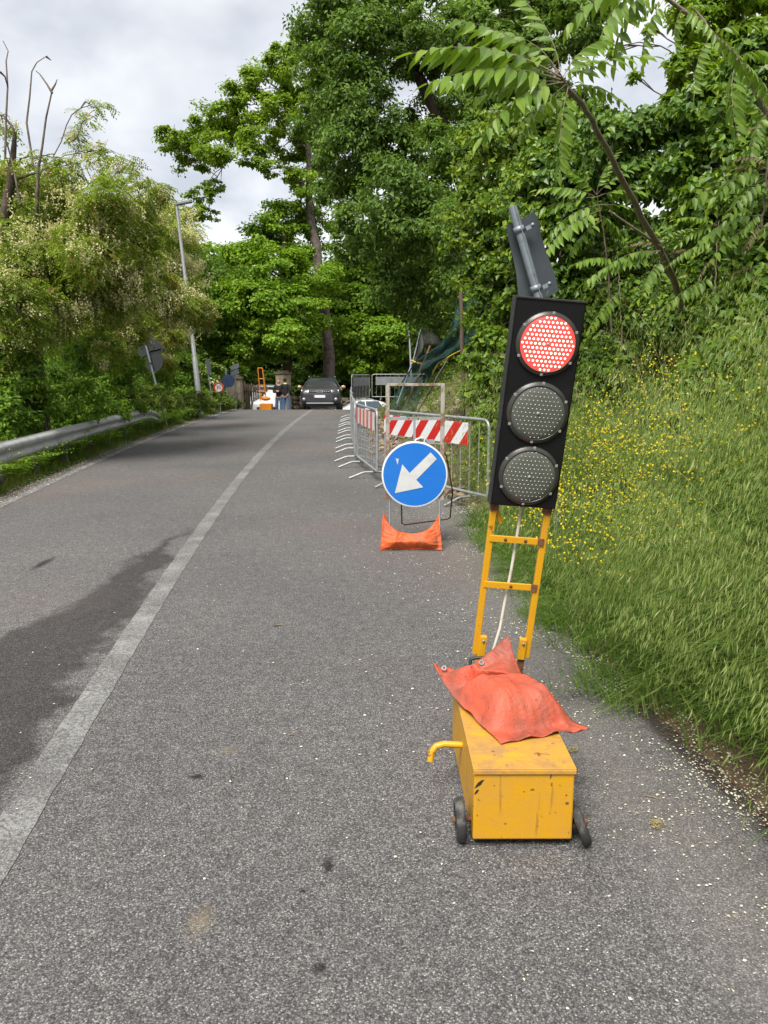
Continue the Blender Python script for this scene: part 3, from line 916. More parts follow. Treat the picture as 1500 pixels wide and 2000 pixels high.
def sandbag(name, fn, thick, mat, label, nu=64, nv=48, flange=0.1, seed=3, wr=0.006, up=Vector((0, 0, 1)), crease=None):
    """fn(u, v) gives the middle of the lower skin, u and v run 0..1; the filling swells above it."""
    V, F = [], []
    pts = [[None] * (nv + 1) for _ in range(nu + 1)]
    for i in range(nu + 1):
        for j in range(nv + 1):
            pts[i][j] = fn(i / nu, j / nv)
    off = Vector((seed * 3.1, seed * 1.7, 0))

    def swell(u, v):
        a = max(0, min(u - flange * 0.55, 1 - flange - u)) / 0.5
        c_ = max(0, min(v - 0.02, 0.98 - v)) / 0.5
        s = (1 - (1 - min(1, a * 2.3)) ** 2.2) * (1 - (1 - min(1, c_ * 2.0)) ** 2.0)
        if crease:
            cu = crease + 0.10 * (v - 0.5) + 0.03 * math.sin(v * 9)
            s *= 1 - 0.72 * math.exp(-((u - cu) / 0.055) ** 2)
        return s
    idx = {}
    for layer in (0, 1):
        for i in range(nu + 1):
            for j in range(nv + 1):
                u, v = i / nu, j / nv
                p = pts[i][j]
                tu = pts[min(i + 1, nu)][j] - pts[max(i - 1, 0)][j]
                tv = pts[i][min(j + 1, nv)] - pts[i][max(j - 1, 0)]
                n = tu.cross(tv).normalized()
                if n.dot(up) < 0: n = -n
                s = swell(u, v)
                rim = min(u, 1 - u, v, 1 - v)
                q = p.copy()
                if layer == 0:
                    w = mnoise.noise(p * 14 + off) * wr * 1.3 + mnoise.noise(p * 33 + off) * wr * 0.6
                    edge = math.exp(-rim * 9) * mnoise.noise(Vector((u * 7, v * 7, 5)) + off) * wr * 1.6
                    rid = abs(mnoise.noise(Vector((u * 5, v * 16, 2)) + off)) * math.exp(-min(u, 1 - u) * 6) * wr * 4
                    q += n * (thick * s + (w + rid) * min(1, s * 3 + 0.35) + edge + 0.003)
                else:
                    edge = math.exp(-rim * 9) * mnoise.noise(Vector((u * 7, v * 7, 5)) + off) * wr * 1.6
                    q += n * (0.001 + edge)
                idx[(layer, i, j)] = len(V)
                V.append(q)
    for i in range(nu):
        for j in range(nv):
            F.append([idx[0, i, j], idx[0, i + 1, j], idx[0, i + 1, j + 1], idx[0, i, j + 1]])
            F.append([idx[1, i, j], idx[1, i, j + 1], idx[1, i + 1, j + 1], idx[1, i + 1, j]])
    for i in range(nu):
        F.append([idx[0, i, 0], idx[1, i, 0], idx[1, i + 1, 0], idx[0, i + 1, 0]])
        F.append([idx[0, i, nv], idx[0, i + 1, nv], idx[1, i + 1, nv], idx[1, i, nv]])
    for j in range(nv):
        F.append([idx[0, 0, j], idx[0, 0, j + 1], idx[1, 0, j + 1], idx[1, 0, j]])
        F.append([idx[0, nu, j], idx[1, nu, j], idx[1, nu, j + 1], idx[0, nu, j + 1]])
    cen = sum(V, Vector()) / len(V)
    cen.z = min(v.z for v in V)
    me = bpy.data.meshes.new(name)
    me.from_pydata([tuple(v - cen) for v in V], [], F)
    me.materials.append(mat)
    me.polygons.foreach_set('use_smooth', [True] * len(F))
    me.update()
    o = link(name, me, None, cen)
    return tag(o, label, 'sandbag')


bt = bx_h + 0.035 + 0.010                                     # height of the lid
cA = G(846, 1312, 0.36)
cB = G(978, 1452, bt + 0.004)
cC = G(1150, 1416, bt + 0.02)
cD = P(993, 1241, 3.04)
mAD = G(925, 1330, bt + 0.03)


def bag1(u, v):
    # u from the AD end (propped against the hinge) to the BC end; v from the AB side to the DC side
    a, d = cA, cD
    near = cB.lerp(cC, v)
    far = a.lerp(d, v)
    far = far + Vector((0, 0, -0.055)) * math.sin(math.pi * v) ** 1.2
    p = far.lerp(near, u)
    # the bag lies on the lid from about a third of its length; before that it climbs towards the hinge
    flat = bt + 0.003
    lift = max(0, 1 - u / 0.42)
    side = 0.10 * max(0, 0.30 - v) * (1 - u)
    z = flat + (p.z - flat) * lift ** 1.4 + side
    sag = 0
    sag = 0
    p.z = max(flat, z) + (sag if (p - bx_c).dot(bx_rt) > hw else 0) + 0.012 * max(0, u - 0.93) / 0.07 * 0
    return p


bag = sandbag('sandbag', bag1, 0.125, M['bag_red'], 'coral red dirty sandbag lying on the yellow battery box', seed=3, flange=0.12, wr=0.0085, crease=0.30)


def eyelet(o, p, nrm):
    mb = MB()
    q = nrm.to_track_quat('Z', 'Y').to_matrix().to_4x4()
    mb.lathe([(0.006, 0), (0.011, 0.001), (0.012, 0.004), (0.009, 0.006), (0.006, 0.004)], 12, Matrix.Translation(p) @ q)
    return mb.build('eyelet', M['galv_dull'], o, o.location)
for (u_, v_) in ((0.03, 0.12), (0.035, 0.42), (0.03, 0.62)):
    p_ = bag1(u_, v_)
    eyelet(bag, p_ + Vector((0, -0.008, 0.012)), Vector((0, -0.7, 0.7)))

# ================================================================== BLUE ARROW SIGN ON ITS STAND
SG = 6.86
s_c = P(810, 927, SG)
sg_root = empty('arrow_sign_stand', (s_c.x, SG + 0.05, 0), 0, 'round blue sign with white arrow on a rusty steel stand', 'road sign')
O = sg_root.location
up_ = Vector((0.0, 0.07, 1)).normalized()
fr_ = Vector((0, -1, 0.07)).normalized()
SM = frame_matrix(s_c, Vector((1, 0, 0)), up_, fr_)           # sign frame: x right, y up, z towards the camera
mb = MB()
mb.prism(circle(48, 0.297), SM @ Matrix.Translation((0, 0, -0.008)), 0.008)
plate = mb.build('sign_plate', M['blue_sign'], sg_root, O)
mb = MB()
mb.lathe([(0.283, 0.0015), (0.295, 0.0015), (0.299, -0.004), (0.299, -0.012), (0.292, -0.012)], 64, SM)
mb.build('white_rim', M['white_board'], plate, O)
s_ = SG / FPX / math.cos(PITCH)


def spx(px, py): return ((px - 810) * s_ * 0.985, (927 - py) * s_ * 1.0)


ar = [spx(x, y) for x, y in ((771, 963), (785.5, 907), (800, 924), (841, 884), (853, 897), (813, 937), (827, 951.5))]
mb = MB()
mb.prism(ar, SM @ Matrix.Translation((0, 0, 0.0005)), 0.0025)
mb.build('white_arrow', M['arrow_white'], plate, O)
mb = MB()
mb.prism([spx(x, y) for x, y in ((772, 894), (775, 897), (778.5, 895.5), (776.5, 908))], SM @ Matrix.Translation((0, 0, 0.0005)), 0.0012)
mb.build('paint_scratch', M['arrow_white'], plate, O)
fx0, fx1 = (757.5 - 810) * s_, (863.5 - 810) * s_
ztop = (927 - 752) * s_
zbot = (927 - 977) * s_
for x in (fx0, fx1):
    mb = MB()
    mb.box(SM @ Vector((x, (ztop + zbot) / 2, -0.035)), (0.036, ztop - zbot, 0.036), SM.to_3x3())
    pst = mb.build('post', M['post_rust'], sg_root, O, bevel=0.003)
    mb = MB()                                                 # thin leg sliding out of the post, down to the road
    foot = SM @ Vector((x * 0.92, zbot, -0.035))
    g_ = Vector((foot.x, foot.y - 0.08, 0.008))
    mb.tube([foot + Vector((0, 0, 0.06)), g_], 0.0085, 8)
    mb.build('leg', M['galv_dull'], sg_root, O)
mb = MB()
mb.box(SM @ Vector(((fx0 + fx1) / 2, ztop - 0.012, -0.035)), (fx1 - fx0 - 0.038, 0.024, 0.030), SM.to_3x3())
mb.build('top_bar', M['post_rust'], sg_root, O, bevel=0.002)
mb = MB()
yb = (927 - 819) * s_
mb.box(SM @ Vector(((fx0 + fx1) / 2, yb, -0.028)), (fx1 - fx0 - 0.038, 0.030, 0.006), SM.to_3x3())
cb = mb.build('cross_bar', M['galv_dull'], sg_root, O)
for x in (-0.055, -0.008, 0.03):
    mb = MB()
    mb.lathe([(0.007, 0), (0.006, 0.005), (0.0005, 0.006)], 8, SM @ Matrix.Translation((x, yb, -0.025)))
    mb.build('bolt', M['rust'], cb, O)
mb = MB()
mb.box(SM @ Vector((-0.003, (yb + 0.29) / 2 - 0.01, -0.022)), (0.022, yb - 0.25, 0.005), SM.to_3x3())
mb.build('hanger_strap', M['galv_dull'], sg_root, O)
mb = MB()
yh = 0.315
mb.tube([SM @ Vector(p) for p in ((0.005, 0.30, -0.02), (0.012, yh, -0.015), (0.06, yh + 0.018, -0.015), (0.088, yh + 0.008, -0.015), (0.08, yh - 0.03, -0.018), (0.095, 0.285, -0.02))], 0.008, 8)
mb.build('hook', M['white_board'], sg_root, O)
mb = MB()
yl = (927 - 867) * s_
mb.box(SM @ Vector((0.16, yl, -0.03)), (0.16, 0.012, 0.01), SM.to_3x3())
mb.box(SM @ Vector((0.12, yl + 0.022, -0.04)), (0.10, 0.028, 0.012), SM.to_3x3())
mb.build('clamp_bar', M['galv_dull'], sg_root, O)
mb = MB()                                                     # rear prop: bent rod behind the sign
mb.tube([SM @ Vector((-0.125, -0.10, -0.06)), P(784, 985, SG + 0.28), P(785, 1022, SG + 0.50), P(789, 1025, SG + 0.52), P(873, 1014, SG + 0.52), P(879, 1011, SG + 0.50), P(884, 960, SG + 0.30), P(872, 890, SG + 0.10), SM @ Vector((fx1, 0.22, -0.06))], 0.007, 8)
mb.build('rear_prop', M['rust'], sg_root, O)

# orange sandbag over the stand's feet
bgA, bgB = G(742, 1079), G(866, 1081)


def bag2(u, v):
    e = 2 * u - 1
    ear = abs(e) ** 2.6
    x = (bgA.x + bgB.x) / 2 + (bgB.x - bgA.x) / 2 * e * (1 - 0.10 * v)
    hgt = 0.125 + (0.215 if e < 0 else 0.19) * ear ** 1.2
    return Vector((x, bgA.y + 0.09 + 0.10 * v - 0.03 * ear, 0.004 + hgt * v))


sandbag('sandbag', bag2, 0.085, M['bag_orange'], 'orange saddle-shaped sandbag at the foot of the blue arrow sign', seed=8, flange=0.05, wr=0.008, up=Vector((0, -1, 0.4)))


# ================================================================== CROWD BARRIERS
def barrier_proto(L, nbars, board):
    """A 1.05 m steel barrier, length along +X from the origin."""
    rt = empty('crowd_barrier')
    zt, zb, r = 1.04, 0.15, 0.0185
    mb = MB()
    pts = [(0.0, 0, zb), (0, 0, zt - 0.10)]
    for a in (22, 45, 68): pts.append((0.10 - 0.10 * math.cos(R(a)), 0, zt - 0.10 + 0.10 * math.sin(R(a))))
    pts.append((0.10, 0, zt)); pts.append((L - 0.10, 0, zt))
    for a in (22, 45, 68): pts.append((L - 0.10 + 0.10 * math.sin(R(a)), 0, zt - 0.10 + 0.10 * math.cos(R(a))))
    pts += [(L, 0, zt - 0.10), (L, 0, zb)]
    mb.tube(pts, r, 10)
    mb.tube([(0, 0, zb), (L, 0, zb)], r, 10)
    fr = mb.build('frame', M['galv'], rt)
    mb = MB()
    mb.tube([(0, 0, zb), (0, 0, zt - 0.03)], 0.0075, 6)
    bar_me = None
    for k in range(nbars):
        x = L * (k + 1) / (nbars + 1)
        if bar_me is None:
            ob_ = mb.build('bar', M['galv'], rt); bar_me = ob_.data
        else:
            ob_ = link('bar', bar_me, rt)
        ob_.location = (x, 0, 0)
    fm = None
    for x in (0.36, L - 0.36):
        mb = MB()
        mb.tube([(0, -0.37, 0.012), (0, -0.17, 0.088), (0, -0.12, 0.098), (0, 0.12, 0.098), (0, 0.17, 0.088), (0, 0.37, 0.012)], 0.0165, 8)
        mb.box((0, 0, 0.125), (0.04, 0.012, 0.06))
        if fm is None:
            ft = mb.build('foot', M['galv'], rt); fm = ft.data
        else:
            ft = link('foot', fm, rt)
        ft.location = (x, 0, 0)
    for zz in (0.86, 0.34):
        mb = MB()
        mb.box((L + 0.03, 0, zz), (0.045, 0.012, 0.035))
        mb.build('coupling_hook', M['galv'], rt)
    if board:
        x0, x1, z0, z1, n, slant, mats = board
        bd = None
        mb = MB()
        mb.box(((x0 + x1) / 2, -0.030, (z0 + z1) / 2), (x1 - x0, 0.004, z1 - z0), mi=0)
        bd = mb.build('striped_board', [mats[1]], rt)
        w = (x1 - x0) / n
        for k in range(-2, n + 2):
            if k % 2: continue
            poly = [(x0 + k * w, z0), (x0 + (k + 1) * w, z0), (x0 + (k + 1) * w + slant, z1), (x0 + k * w + slant, z1)]
            out = []                                          # clip to the board
            for (ax, az), (bx2, bz) in zip(poly, poly[1:] + poly[:1]):
                pass

            def clip(pl, lim, keep_ge):
                o2 = []
                for i in range(len(pl)):
                    a_, b_ = pl[i], pl[(i + 1) % len(pl)]
                    ia = a_[0] >= lim if keep_ge else a_[0] <= lim
                    ib = b_[0] >= lim if keep_ge else b_[0] <= lim
                    if ia: o2.append(a_)
                    if ia != ib:
                        t = (lim - a_[0]) / (b_[0] - a_[0])
                        o2.append((lim, a_[1] + t * (b_[1] - a_[1])))
                return o2
            pl = clip(clip(poly, x0, True), x1, False) if poly else []
            if len(pl) < 3: continue
            mb = MB()
            Ms = Matrix(((1, 0, 0, 0), (0, 0, -1, -0.0325), (0, 1, 0, 0), (0, 0, 0, 1)))
            mb.prism(pl, Ms, 0.0012)
            mb.build('red_stripe', mats[0], bd)
    return rt


def put(rt, a, b, z=None):
    a, b = Vector(a), Vector(b)
    d = b - a
    rt.location = (a.x, a.y, 0 if z is None else z)
    rt.rotation_euler = (0, math.atan2(-d.z if False else 0, 1), math.atan2(d.y, d.x))
    return rt


GB = 'steel crowd barriers round the roadworks'
bA = barrier_proto(2.42, 12, (0.02, 2.05, 0.72, 0.99, 11, 0.26, (M['red_board'], M['white_board'])))
put(bA, (0.02, 11.0), (1.20, 8.92))
tag(bA, 'steel crowd barrier with bright red and white slanted board behind the blue arrow sign', 'crowd barrier', GB)
bB = barrier_proto(2.08, 11, (0.12, 2.0, 0.74, 1.0, 10, 0.02, (M['red_old'], M['white_board'])))
put(bB, (-0.46, 13.2), (-0.10, 11.16))
tag(bB, 'steel crowd barrier with faded red and white upright stripes, second in the row', 'crowd barrier', GB)
bC = barrier_proto(2.2, 11, None)
spots = [((-0.60, 15.5), (-0.50, 13.36), 'third plain steel crowd barrier in the row, next after the faded striped one'),
         ((-0.74, 17.8), (-0.62, 15.66), 'fourth plain steel crowd barrier along the roadworks row'),
         ((-0.82, 20.1), (-0.76, 17.96), 'fifth plain steel crowd barrier along the roadworks row'),
         ((-0.95, 22.4), (-0.84, 20.26), 'sixth plain steel crowd barrier along the roadworks row'),
         ((-1.02, 24.7), (-0.97, 22.56), 'seventh plain steel crowd barrier along the roadworks row'),
         ((-1.15, 27.0), (-1.04, 24.86), 'last plain steel crowd barrier of the row, nearest the grey car')]
for k, (a, b2, lab) in enumerate(spots):
    o = bC if k == 0 else copy_tree(bC)
    put(o, a, b2)
    tag(o, lab, 'crowd barrier', GB)
bD = barrier_proto(2.2, 11, (0.15, 2.05, 0.62, 0.94, 1, 0.0, (M['galv_dull'], M['galv_dull'])))
put(bD, (-1.22, 29.4), (-0.62, 31.4), 0.40)
tag(bD, 'far crowd barrier with grey board turned sideways beside the white car', 'crowd barrier', GB)
bE = copy_tree(bD)
put(bE, (-0.48, 31.3), (1.7, 31.1), 0.42)
tag(bE, 'far crowd barrier with grey board facing the camera under the netting', 'crowd barrier', GB)

# ================================================================== GUARDRAIL
gl = np.array([[-4.30, 1.6], [-4.95, 7.6], [-5.28, 10.6], [-5.60, 13.6], [-5.90, 16.6], [-6.18, 19.6], [-6.30, 21.4]])
gr_root = empty('guardrail', (gl[1][0], gl[1][1], 0), 0, 'galvanised steel guardrail along the left edge of the road', 'guardrail')
O = gr_root.location
wprof = [(0.0, 0.46), (0.0, 0.475), (0.035, 0.49), (0.075, 0.515), (0.080, 0.545), (0.070, 0.575), (0.02, 0.60), (0.008, 0.615), (0.02, 0.63),
         (0.070, 0.655), (0.080, 0.685), (0.075, 0.715), (0.035, 0.74), (0.0, 0.755), (-0.004, 0.77)]


def gpos(s):
    k = int(min(max(s, 0), len(gl) - 1.0001)); t = s - k
    return Vector((gl[k][0] + (gl[k + 1][0] - gl[k][0]) * t, gl[k][1] + (gl[k + 1][1] - gl[k][1]) * t, 0))


for k in range(len(gl) - 1):
    a, b2 = gpos(k), gpos(k + 0.9999)
    d = (b2 - a).normalized()
    nrm = Vector((d.y, -d.x, 0))
    V, F = [], []
    end = k == len(gl) - 2
    segs = 6
    for sidx, off in ((0, 0.0), (1, -0.004)):
        for q in range(segs + 1):
            t = q / segs
            p = a - d * 0.12 + (b2 - a + d * 0.24) * t
            sink = 0.30 * max(0, t - 0.3) ** 1.5 if end else 0
            for (o_, z_) in wprof:
                V.append(p + nrm * (o_ + off + (0.004 if k % 2 else 0)) + Vector((0, 0, z_ - 0.135 - sink)))
    n = len(wprof)
    st_ = (segs + 1) * n
    for q in range(segs):
        for j in range(n - 1):
            F.append((q * n + j, q * n + j + 1, (q + 1) * n + j + 1, (q + 1) * n + j))
            F.append((st_ + q * n + j, st_ + (q + 1) * n + j, st_ + (q + 1) * n + j + 1, st_ + q * n + j + 1))
    mb = MB(); mb.add(V, F, 0, True)
    mb.build('rail_beam', M['rail_zinc'], gr_root, O)
    for q, t in enumerate((0.0, 0.5)):
        p = a.lerp(b2, t)
        mb = MB()
        mb.box(p - nrm * 0.075 + Vector((0, 0, 0.24)), (0.10, 0.05, 0.70), Matrix.Rotation(math.atan2(d.y, d.x) - R(90), 3, 'Z'))
        mb.build('post', M['rail_post'], gr_root, O)
        mb = MB()
        mb.box(p - nrm * 0.012 + Vector((0, 0, 0.48)), (0.03, 0.10, 0.20), Matrix.Rotation(math.atan2(d.y, d.x) - R(90), 3, 'Z'))
        mb.build('spacer', M['rail_post'], gr_root, O)
        mb = MB()
        for zz in (0.415, 0.545):
            for dd in (-0.06, 0.06):
                mb.ball(p + d * dd + nrm * 0.078 + Vector((0, 0, zz)), 0.012, 6)
        mb.build('bolt', M['post_rust'], gr_root, O)

# ================================================================== STREET LAMPS AND SMALL SIGNS
def street_lamp(base, top, head_vec, r0, label):
    rt = empty('street_lamp', base, 0, label, 'street lamp', 'street lamps')
    base, top = Vector(base), Vector(top)
    mb = MB()
    mid = base.lerp(top, 0.28)
    mb.tube([base - Vector((0, 0, 0.3)), mid, mid + (top - base) * 0.01, top], [r0, r0 * 0.95, r0 * 0.75, r0 * 0.5], 12)
    mb.build('pole', M['galv'], rt, base)
    hv = Vector(head_vec)
    mb = MB()
    x = hv.normalized(); y = Vector((0, 0, 1)).cross(x).normalized(); z = x.cross(y)
    Mh = frame_matrix(top + Vector((0, 0, 0.02)), x, y, z)
    L = hv.length
    mb.prism([(-0.06, -0.05), (L * 0.35, -0.12), (L * 0.9, -0.13), (L, -0.07), (L, 0.07), (L * 0.9, 0.13), (L * 0.35, 0.12), (-0.06, 0.05)], Mh, 0.06)
    hd = mb.build('lamp_head', M['galv_dull'], rt, base, bevel=0.015)
    mb = MB()
    mb.box(Mh @ Vector((L * 0.65, 0, -0.006)), (L * 0.45, 0.18, 0.012), Mh.to_3x3())
    mb.build('lamp_glass', M['white_board'], hd, base)
    return rt


lb = P(392, 775, 28.0); lb.z = h1(lb.x, lb.y)
street_lamp(lb, P(345, 402, 28.0), P(375, 396, 27.9) - P(345, 402, 28.0), 0.10, 'tall grey street lamp leaning left among the flowering acacias')
lb = P(806, 800, 44.0); lb.z = h1(lb.x, lb.y)
street_lamp(lb, P(796, 582, 44.0), Vector((-0.28, -0.25, 0.03)), 0.075, 'distant slim street lamp standing behind the green netting')


def signpost(name, label, base, top, r, cat='road sign'):
    rt = empty(name, base, 0, label, cat)
    mb = MB()
    mb.tube([Vector(base) - Vector((0, 0, 0.25)), Vector(top)], r, 10)
    mb.build('pole', M['pole_grey'], rt, base)
    return rt


# leaning sign seen from behind, above the traffic light head
pt, p2 = P(1001, 404, 6.0), P(1051, 578, 6.0)
dirp = (p2 - pt).normalized()
pb = Vector((1.44, 6.05, 0.0)); pb.z = h1(pb.x, pb.y)
rt = empty('leaning_sign', (pb.x, pb.y, h1(pb.x, pb.y)), 0, 'bent grey sign seen from behind, leaning on its pole above the traffic light', 'road sign')
O = rt.location
mb = MB()
mb.tube([pt, p2, P(1064, 625, 6.0), P(1074, 680, 6.0), pb - Vector((0, 0, 0.2))], 0.033, 14, smooth=True)
mb.tube([pt + Vector((0.012, -0.035, 0)), p2 + Vector((0.012, -0.035, 0))], 0.005, 5)
mb.build('pole', M['pole_grey'], rt, O)
pl_px = [(989, 440), (1002, 435), (1034, 419), (1042, 413), (1050, 424), (1056, 455), (1066, 490), (1076, 515), (1086, 545), (1091, 566), (1088, 571), (1062, 584), (1013, 580), (1008, 530), (999, 490), (993, 465)]
cen = Vector((0, 0, 0))
fr3, bk3 = [], []
for (x, y) in pl_px:
    bend = 0.0009 * (x - 1035) + 0.03 * math.sin((y - 420) / 50.0)
    p = P(x, y, 6.085 + bend)
    fr3.append(p); bk3.append(p + Vector((0.0, 0.012, 0)))
mb = MB()
n = len(fr3)
cf = sum(fr3, Vector()) / n; cbk = sum(bk3, Vector()) / n
mb.add(fr3 + [cf], [(i, (i + 1) % n, n) for i in range(n)], 0, True)
mb.add(bk3 + [cbk], [((i + 1) % n, i, n) for i in range(n)], 0, True)
mb.add(fr3 + bk3, [(i, n + i, n + (i + 1) % n, (i + 1) % n) for i in range(n)], 0)
mb.build('sign_plate', M['sign_back'], rt, O)
for (x, y) in ((1020, 448), (1050, 563)):
    t = (y - 404) / 174.0
    cpt = pt.lerp(p2, t)
    mb = MB()
    mb.lathe([(0.036, -0.022), (0.041, -0.022), (0.041, 0.022), (0.036, 0.022)], 16, Matrix.Translation(cpt) @ (pt - p2).to_track_quat('Z', 'Y').to_matrix().to_4x4(), close=True)
    mb.box(cpt + Vector((0.078, 0.015, 0.02)), (0.06, 0.03, 0.03), Matrix.Rotation(R(-25), 3, 'Y'))
    mb.ball(cpt + Vector((0.10, 0.0, 0.035)), 0.016, 6)
    mb.build('clamp', M['pole_grey'], rt, O)

# leaning triangular sign seen from behind, on the left
D = 22.5
pt, pb = P(275, 634, D), P(326, 775, D)
pb.z = h1(pb.x, pb.y)
rt = empty('triangle_sign', pb, 0, 'dark triangular sign seen from behind, leaning in the bushes behind the guardrail', 'road sign')
mb = MB(); mb.tube([pb - Vector((0, 0, 0.2)), pt], 0.032, 8)
mb.build('pole', M['pole_grey'], rt, pb)


def px_plate(pts, d, t, name, mat, parent, O, dy=0.05):
    fr3 = [P(x, y, d + dy) for x, y in pts]
    mb = MB(); n = len(fr3)
    bk3 = [p + Vector((0.01, t, 0)) for p in fr3]
    mb.add(fr3, [tuple(range(n))]); mb.add(bk3, [tuple(range(n))[::-1]])
    mb.add(fr3 + bk3, [(i, (i + 1) % n, n + (i + 1) % n, n + i) for i in range(n)])
    return mb.build(name, mat, parent, O)


px_plate([(274, 635), (282, 636), (296, 655), (313, 672), (319, 682), (317, 687), (300, 692), (272, 698), (268, 693), (270, 670), (271, 650)], D, 0.02, 'triangle_plate', M['sign_back_dark'], rt, pb)
px_plate([(302 + 17 * math.cos(a) , 708 + 19 * math.sin(a) - 3 * math.cos(a)) for a in [2 * math.pi * k / 20 for k in range(20)]], D, 0.02, 'round_plate', M['sign_back_dark'], rt, pb)
mb = MB()
for (x, y, w) in ((278, 647, 0.16), (300, 683, 0.40)):
    mb.box(P(x, y, D - 0.03 + 0.06), (w, 0.03, 0.03), Matrix.Rotation(R(-12), 3, 'Y'))
mb.build('clamp', M['black'], rt, pb)

# slim rectangular sign edge on
D = 30.0
pt, pb = P(402, 702, D), P(420, 790, D); pb.z = h1(pb.x, pb.y)
rt = signpost('edge_on_sign', 'narrow dark rectangular sign seen nearly edge on beside the street lamp', pb, pt, 0.022)
px_plate([(401, 701), (408, 701), (413, 729), (406, 731)], D, 0.03, 'sign_plate', M['sign_back'], rt, pb, -0.04)

# round speed limit sign
D = 30.5
ct = P(427, 757, D)
pb = Vector((ct.x + 0.03, ct.y + 0.06, h1(ct.x, ct.y)))
rt = signpost('speed_limit_sign', 'small round speed limit sign with red ring and black 30', pb, ct + Vector((0.01, 0.06, 0.2)), 0.022)
Ms = Matrix.Translation(ct) @ Matrix.Rotation(R(90), 4, 'X')
mb = MB(); mb.prism(circle(28, 0.20), Ms @ Matrix.Translation((0, 0, -0.01)), 0.01)
spl = mb.build('sign_plate', M['white_board'], rt, pb)
mb = MB(); mb.lathe([(0.142, 0.002), (0.198, 0.002), (0.198, 0.006), (0.142, 0.006)], 28, Ms, close=True)
mb.build('red_ring', M['red_board'], spl, pb)


def text_part(txt, size, Mw, mat, parent, O, name='lettering', t=0.002):
    cu = bpy.data.curves.new('t', 'FONT'); cu.body = txt; cu.size = size; cu.align_x = 'CENTER'; cu.align_y = 'CENTER'; cu.extrude = t
    o = bpy.data.objects.new('t', cu); col.objects.link(o)
    dg = bpy.context.evaluated_depsgraph_get()
    me = bpy.data.meshes.new_from_object(o.evaluated_get(dg))
    bpy.data.objects.remove(o)
    me.transform(Matrix.Translation(-Vector(O)) @ Mw)
    me.materials.clear(); me.materials.append(mat)
    return link(name, me, parent)


text_part('30', 0.21, Ms @ Matrix.Translation((0, 0, 0.004)), M['black'], spl, pb)

# blue round sign seen turned away, and the small direction panel on its pole
D = 33.0
pt, pb = P(441, 719, D), P(444, 790, D); pb.z = h1(pb.x, pb.y)
rt = signpost('blue_round_sign', 'small dark blue round sign at the far left verge before the pillar', pb, pt, 0.03)
ct = P(446, 744, D)
mb = MB(); mb.prism(circle(24, 0.27), Matrix.Translation(ct) @ Matrix.Rotation(R(90), 4, 'X') @ Matrix.Rotation(R(25), 4, 'Y'), 0.015)
M['blue_dark'] = worn('dark_blue_sign', (0.012, 0.026, 0.07), (0.05, 0.06, 0.08), 6, 0.5, 0.7, 0.5)
mb.build('sign_plate', M['blue_dark'], rt, pb)
D = 35.0
pt, pb = P(458, 711, D), P(461, 790, D); pb.z = h1(pb.x, pb.y)
rt = signpost('direction_sign', 'pale direction sign with two stacked panels on a pole before the pillar', pb, pt, 0.035)
for k, (ya, yb2) in enumerate(((711, 720), (722, 732))):
    px_plate([(450, ya + 4), (466, ya - 2), (466, yb2 - 2), (450, yb2 + 4)], D, 0.03, 'panel', M['pole_grey'] if k else M['galv_dull'], rt, pb, -0.06)

# ================================================================== GATE PILLARS, FENCE, WALL AT THE BEND
def pillar(px, D, w, ztop, label):
    p = P(px, 760, D)
    zb = h1(p.x, p.y)
    rt = empty('gate_pillar', (p.x, p.y, zb), 0, label, 'pillar', 'old plastered gate pillars')
    mb = MB()
    mb.box((p.x, p.y, (zb + ztop) / 2 - 0.1), (w, w, ztop - zb + 0.2))
    o = mb.build('shaft', M['plaster'], rt, rt.location, bevel=0.03)
    mb = MB()
    mb.box((p.x, p.y, ztop + 0.05), (w + 0.12, w + 0.12, 0.10))
    mb.box((p.x, p.y, ztop + 0.14), (w * 0.7, w * 0.7, 0.09))
    mb.build('cap', M['stone'], rt, rt.location, bevel=0.02)


pillar(459, 39.0, 0.66, 1.2, 'left plastered gate pillar behind the direction sign')
pillar(554, 42.5, 0.74, 1.42, 'pale plastered gate pillar behind the two standing men')
fa_, fb_ = P(472, 760, 40.6), P(541, 760, 43.8)
rt = empty('picket_fence', (fa_.x, fa_.y, h1(fa_.x, fa_.y)), 0, 'dark wooden picket fence between the two gate pillars', 'fence')
O = rt.location
zb = rt.location.z
npk = 17
pk = None
for k in range(npk):
    p = fa_.lerp(fb_, (k + 0.5) / npk)
    mb = MB()
    hgt = 1.95 + 0.08 * math.sin(k * 2.3)
    if pk is None:
        mb.prism([(-0.045, 0), (0.045, 0), (0.045, 1.9), (0, 1.98), (-0.045, 1.9)], Matrix.Rotation(R(90), 4, 'X'), 0.025)
        o = mb.build('picket', M['wood_old'], rt); pk = o.data
    else:
        o = link('picket', pk, rt)
    o.location = (p.x - O.x, p.y - O.y, h1(p.x, p.y) - O.z - 0.02 + 0.05 * math.sin(k * 1.9))
for z in (0.5, 1.55):
    mb = MB()
    mb.tube([fa_ * 1.0 + Vector((0, 0.05, 0)), fb_ + Vector((0, 0.05, 0))], 0.04, 4)
    for v in mb.v: v.z = v.z - (fa_.z if v.y < 42 else fb_.z) + h1(v.x, v.y) + z
    mb.build('rail', M['wood_old'], rt, O)
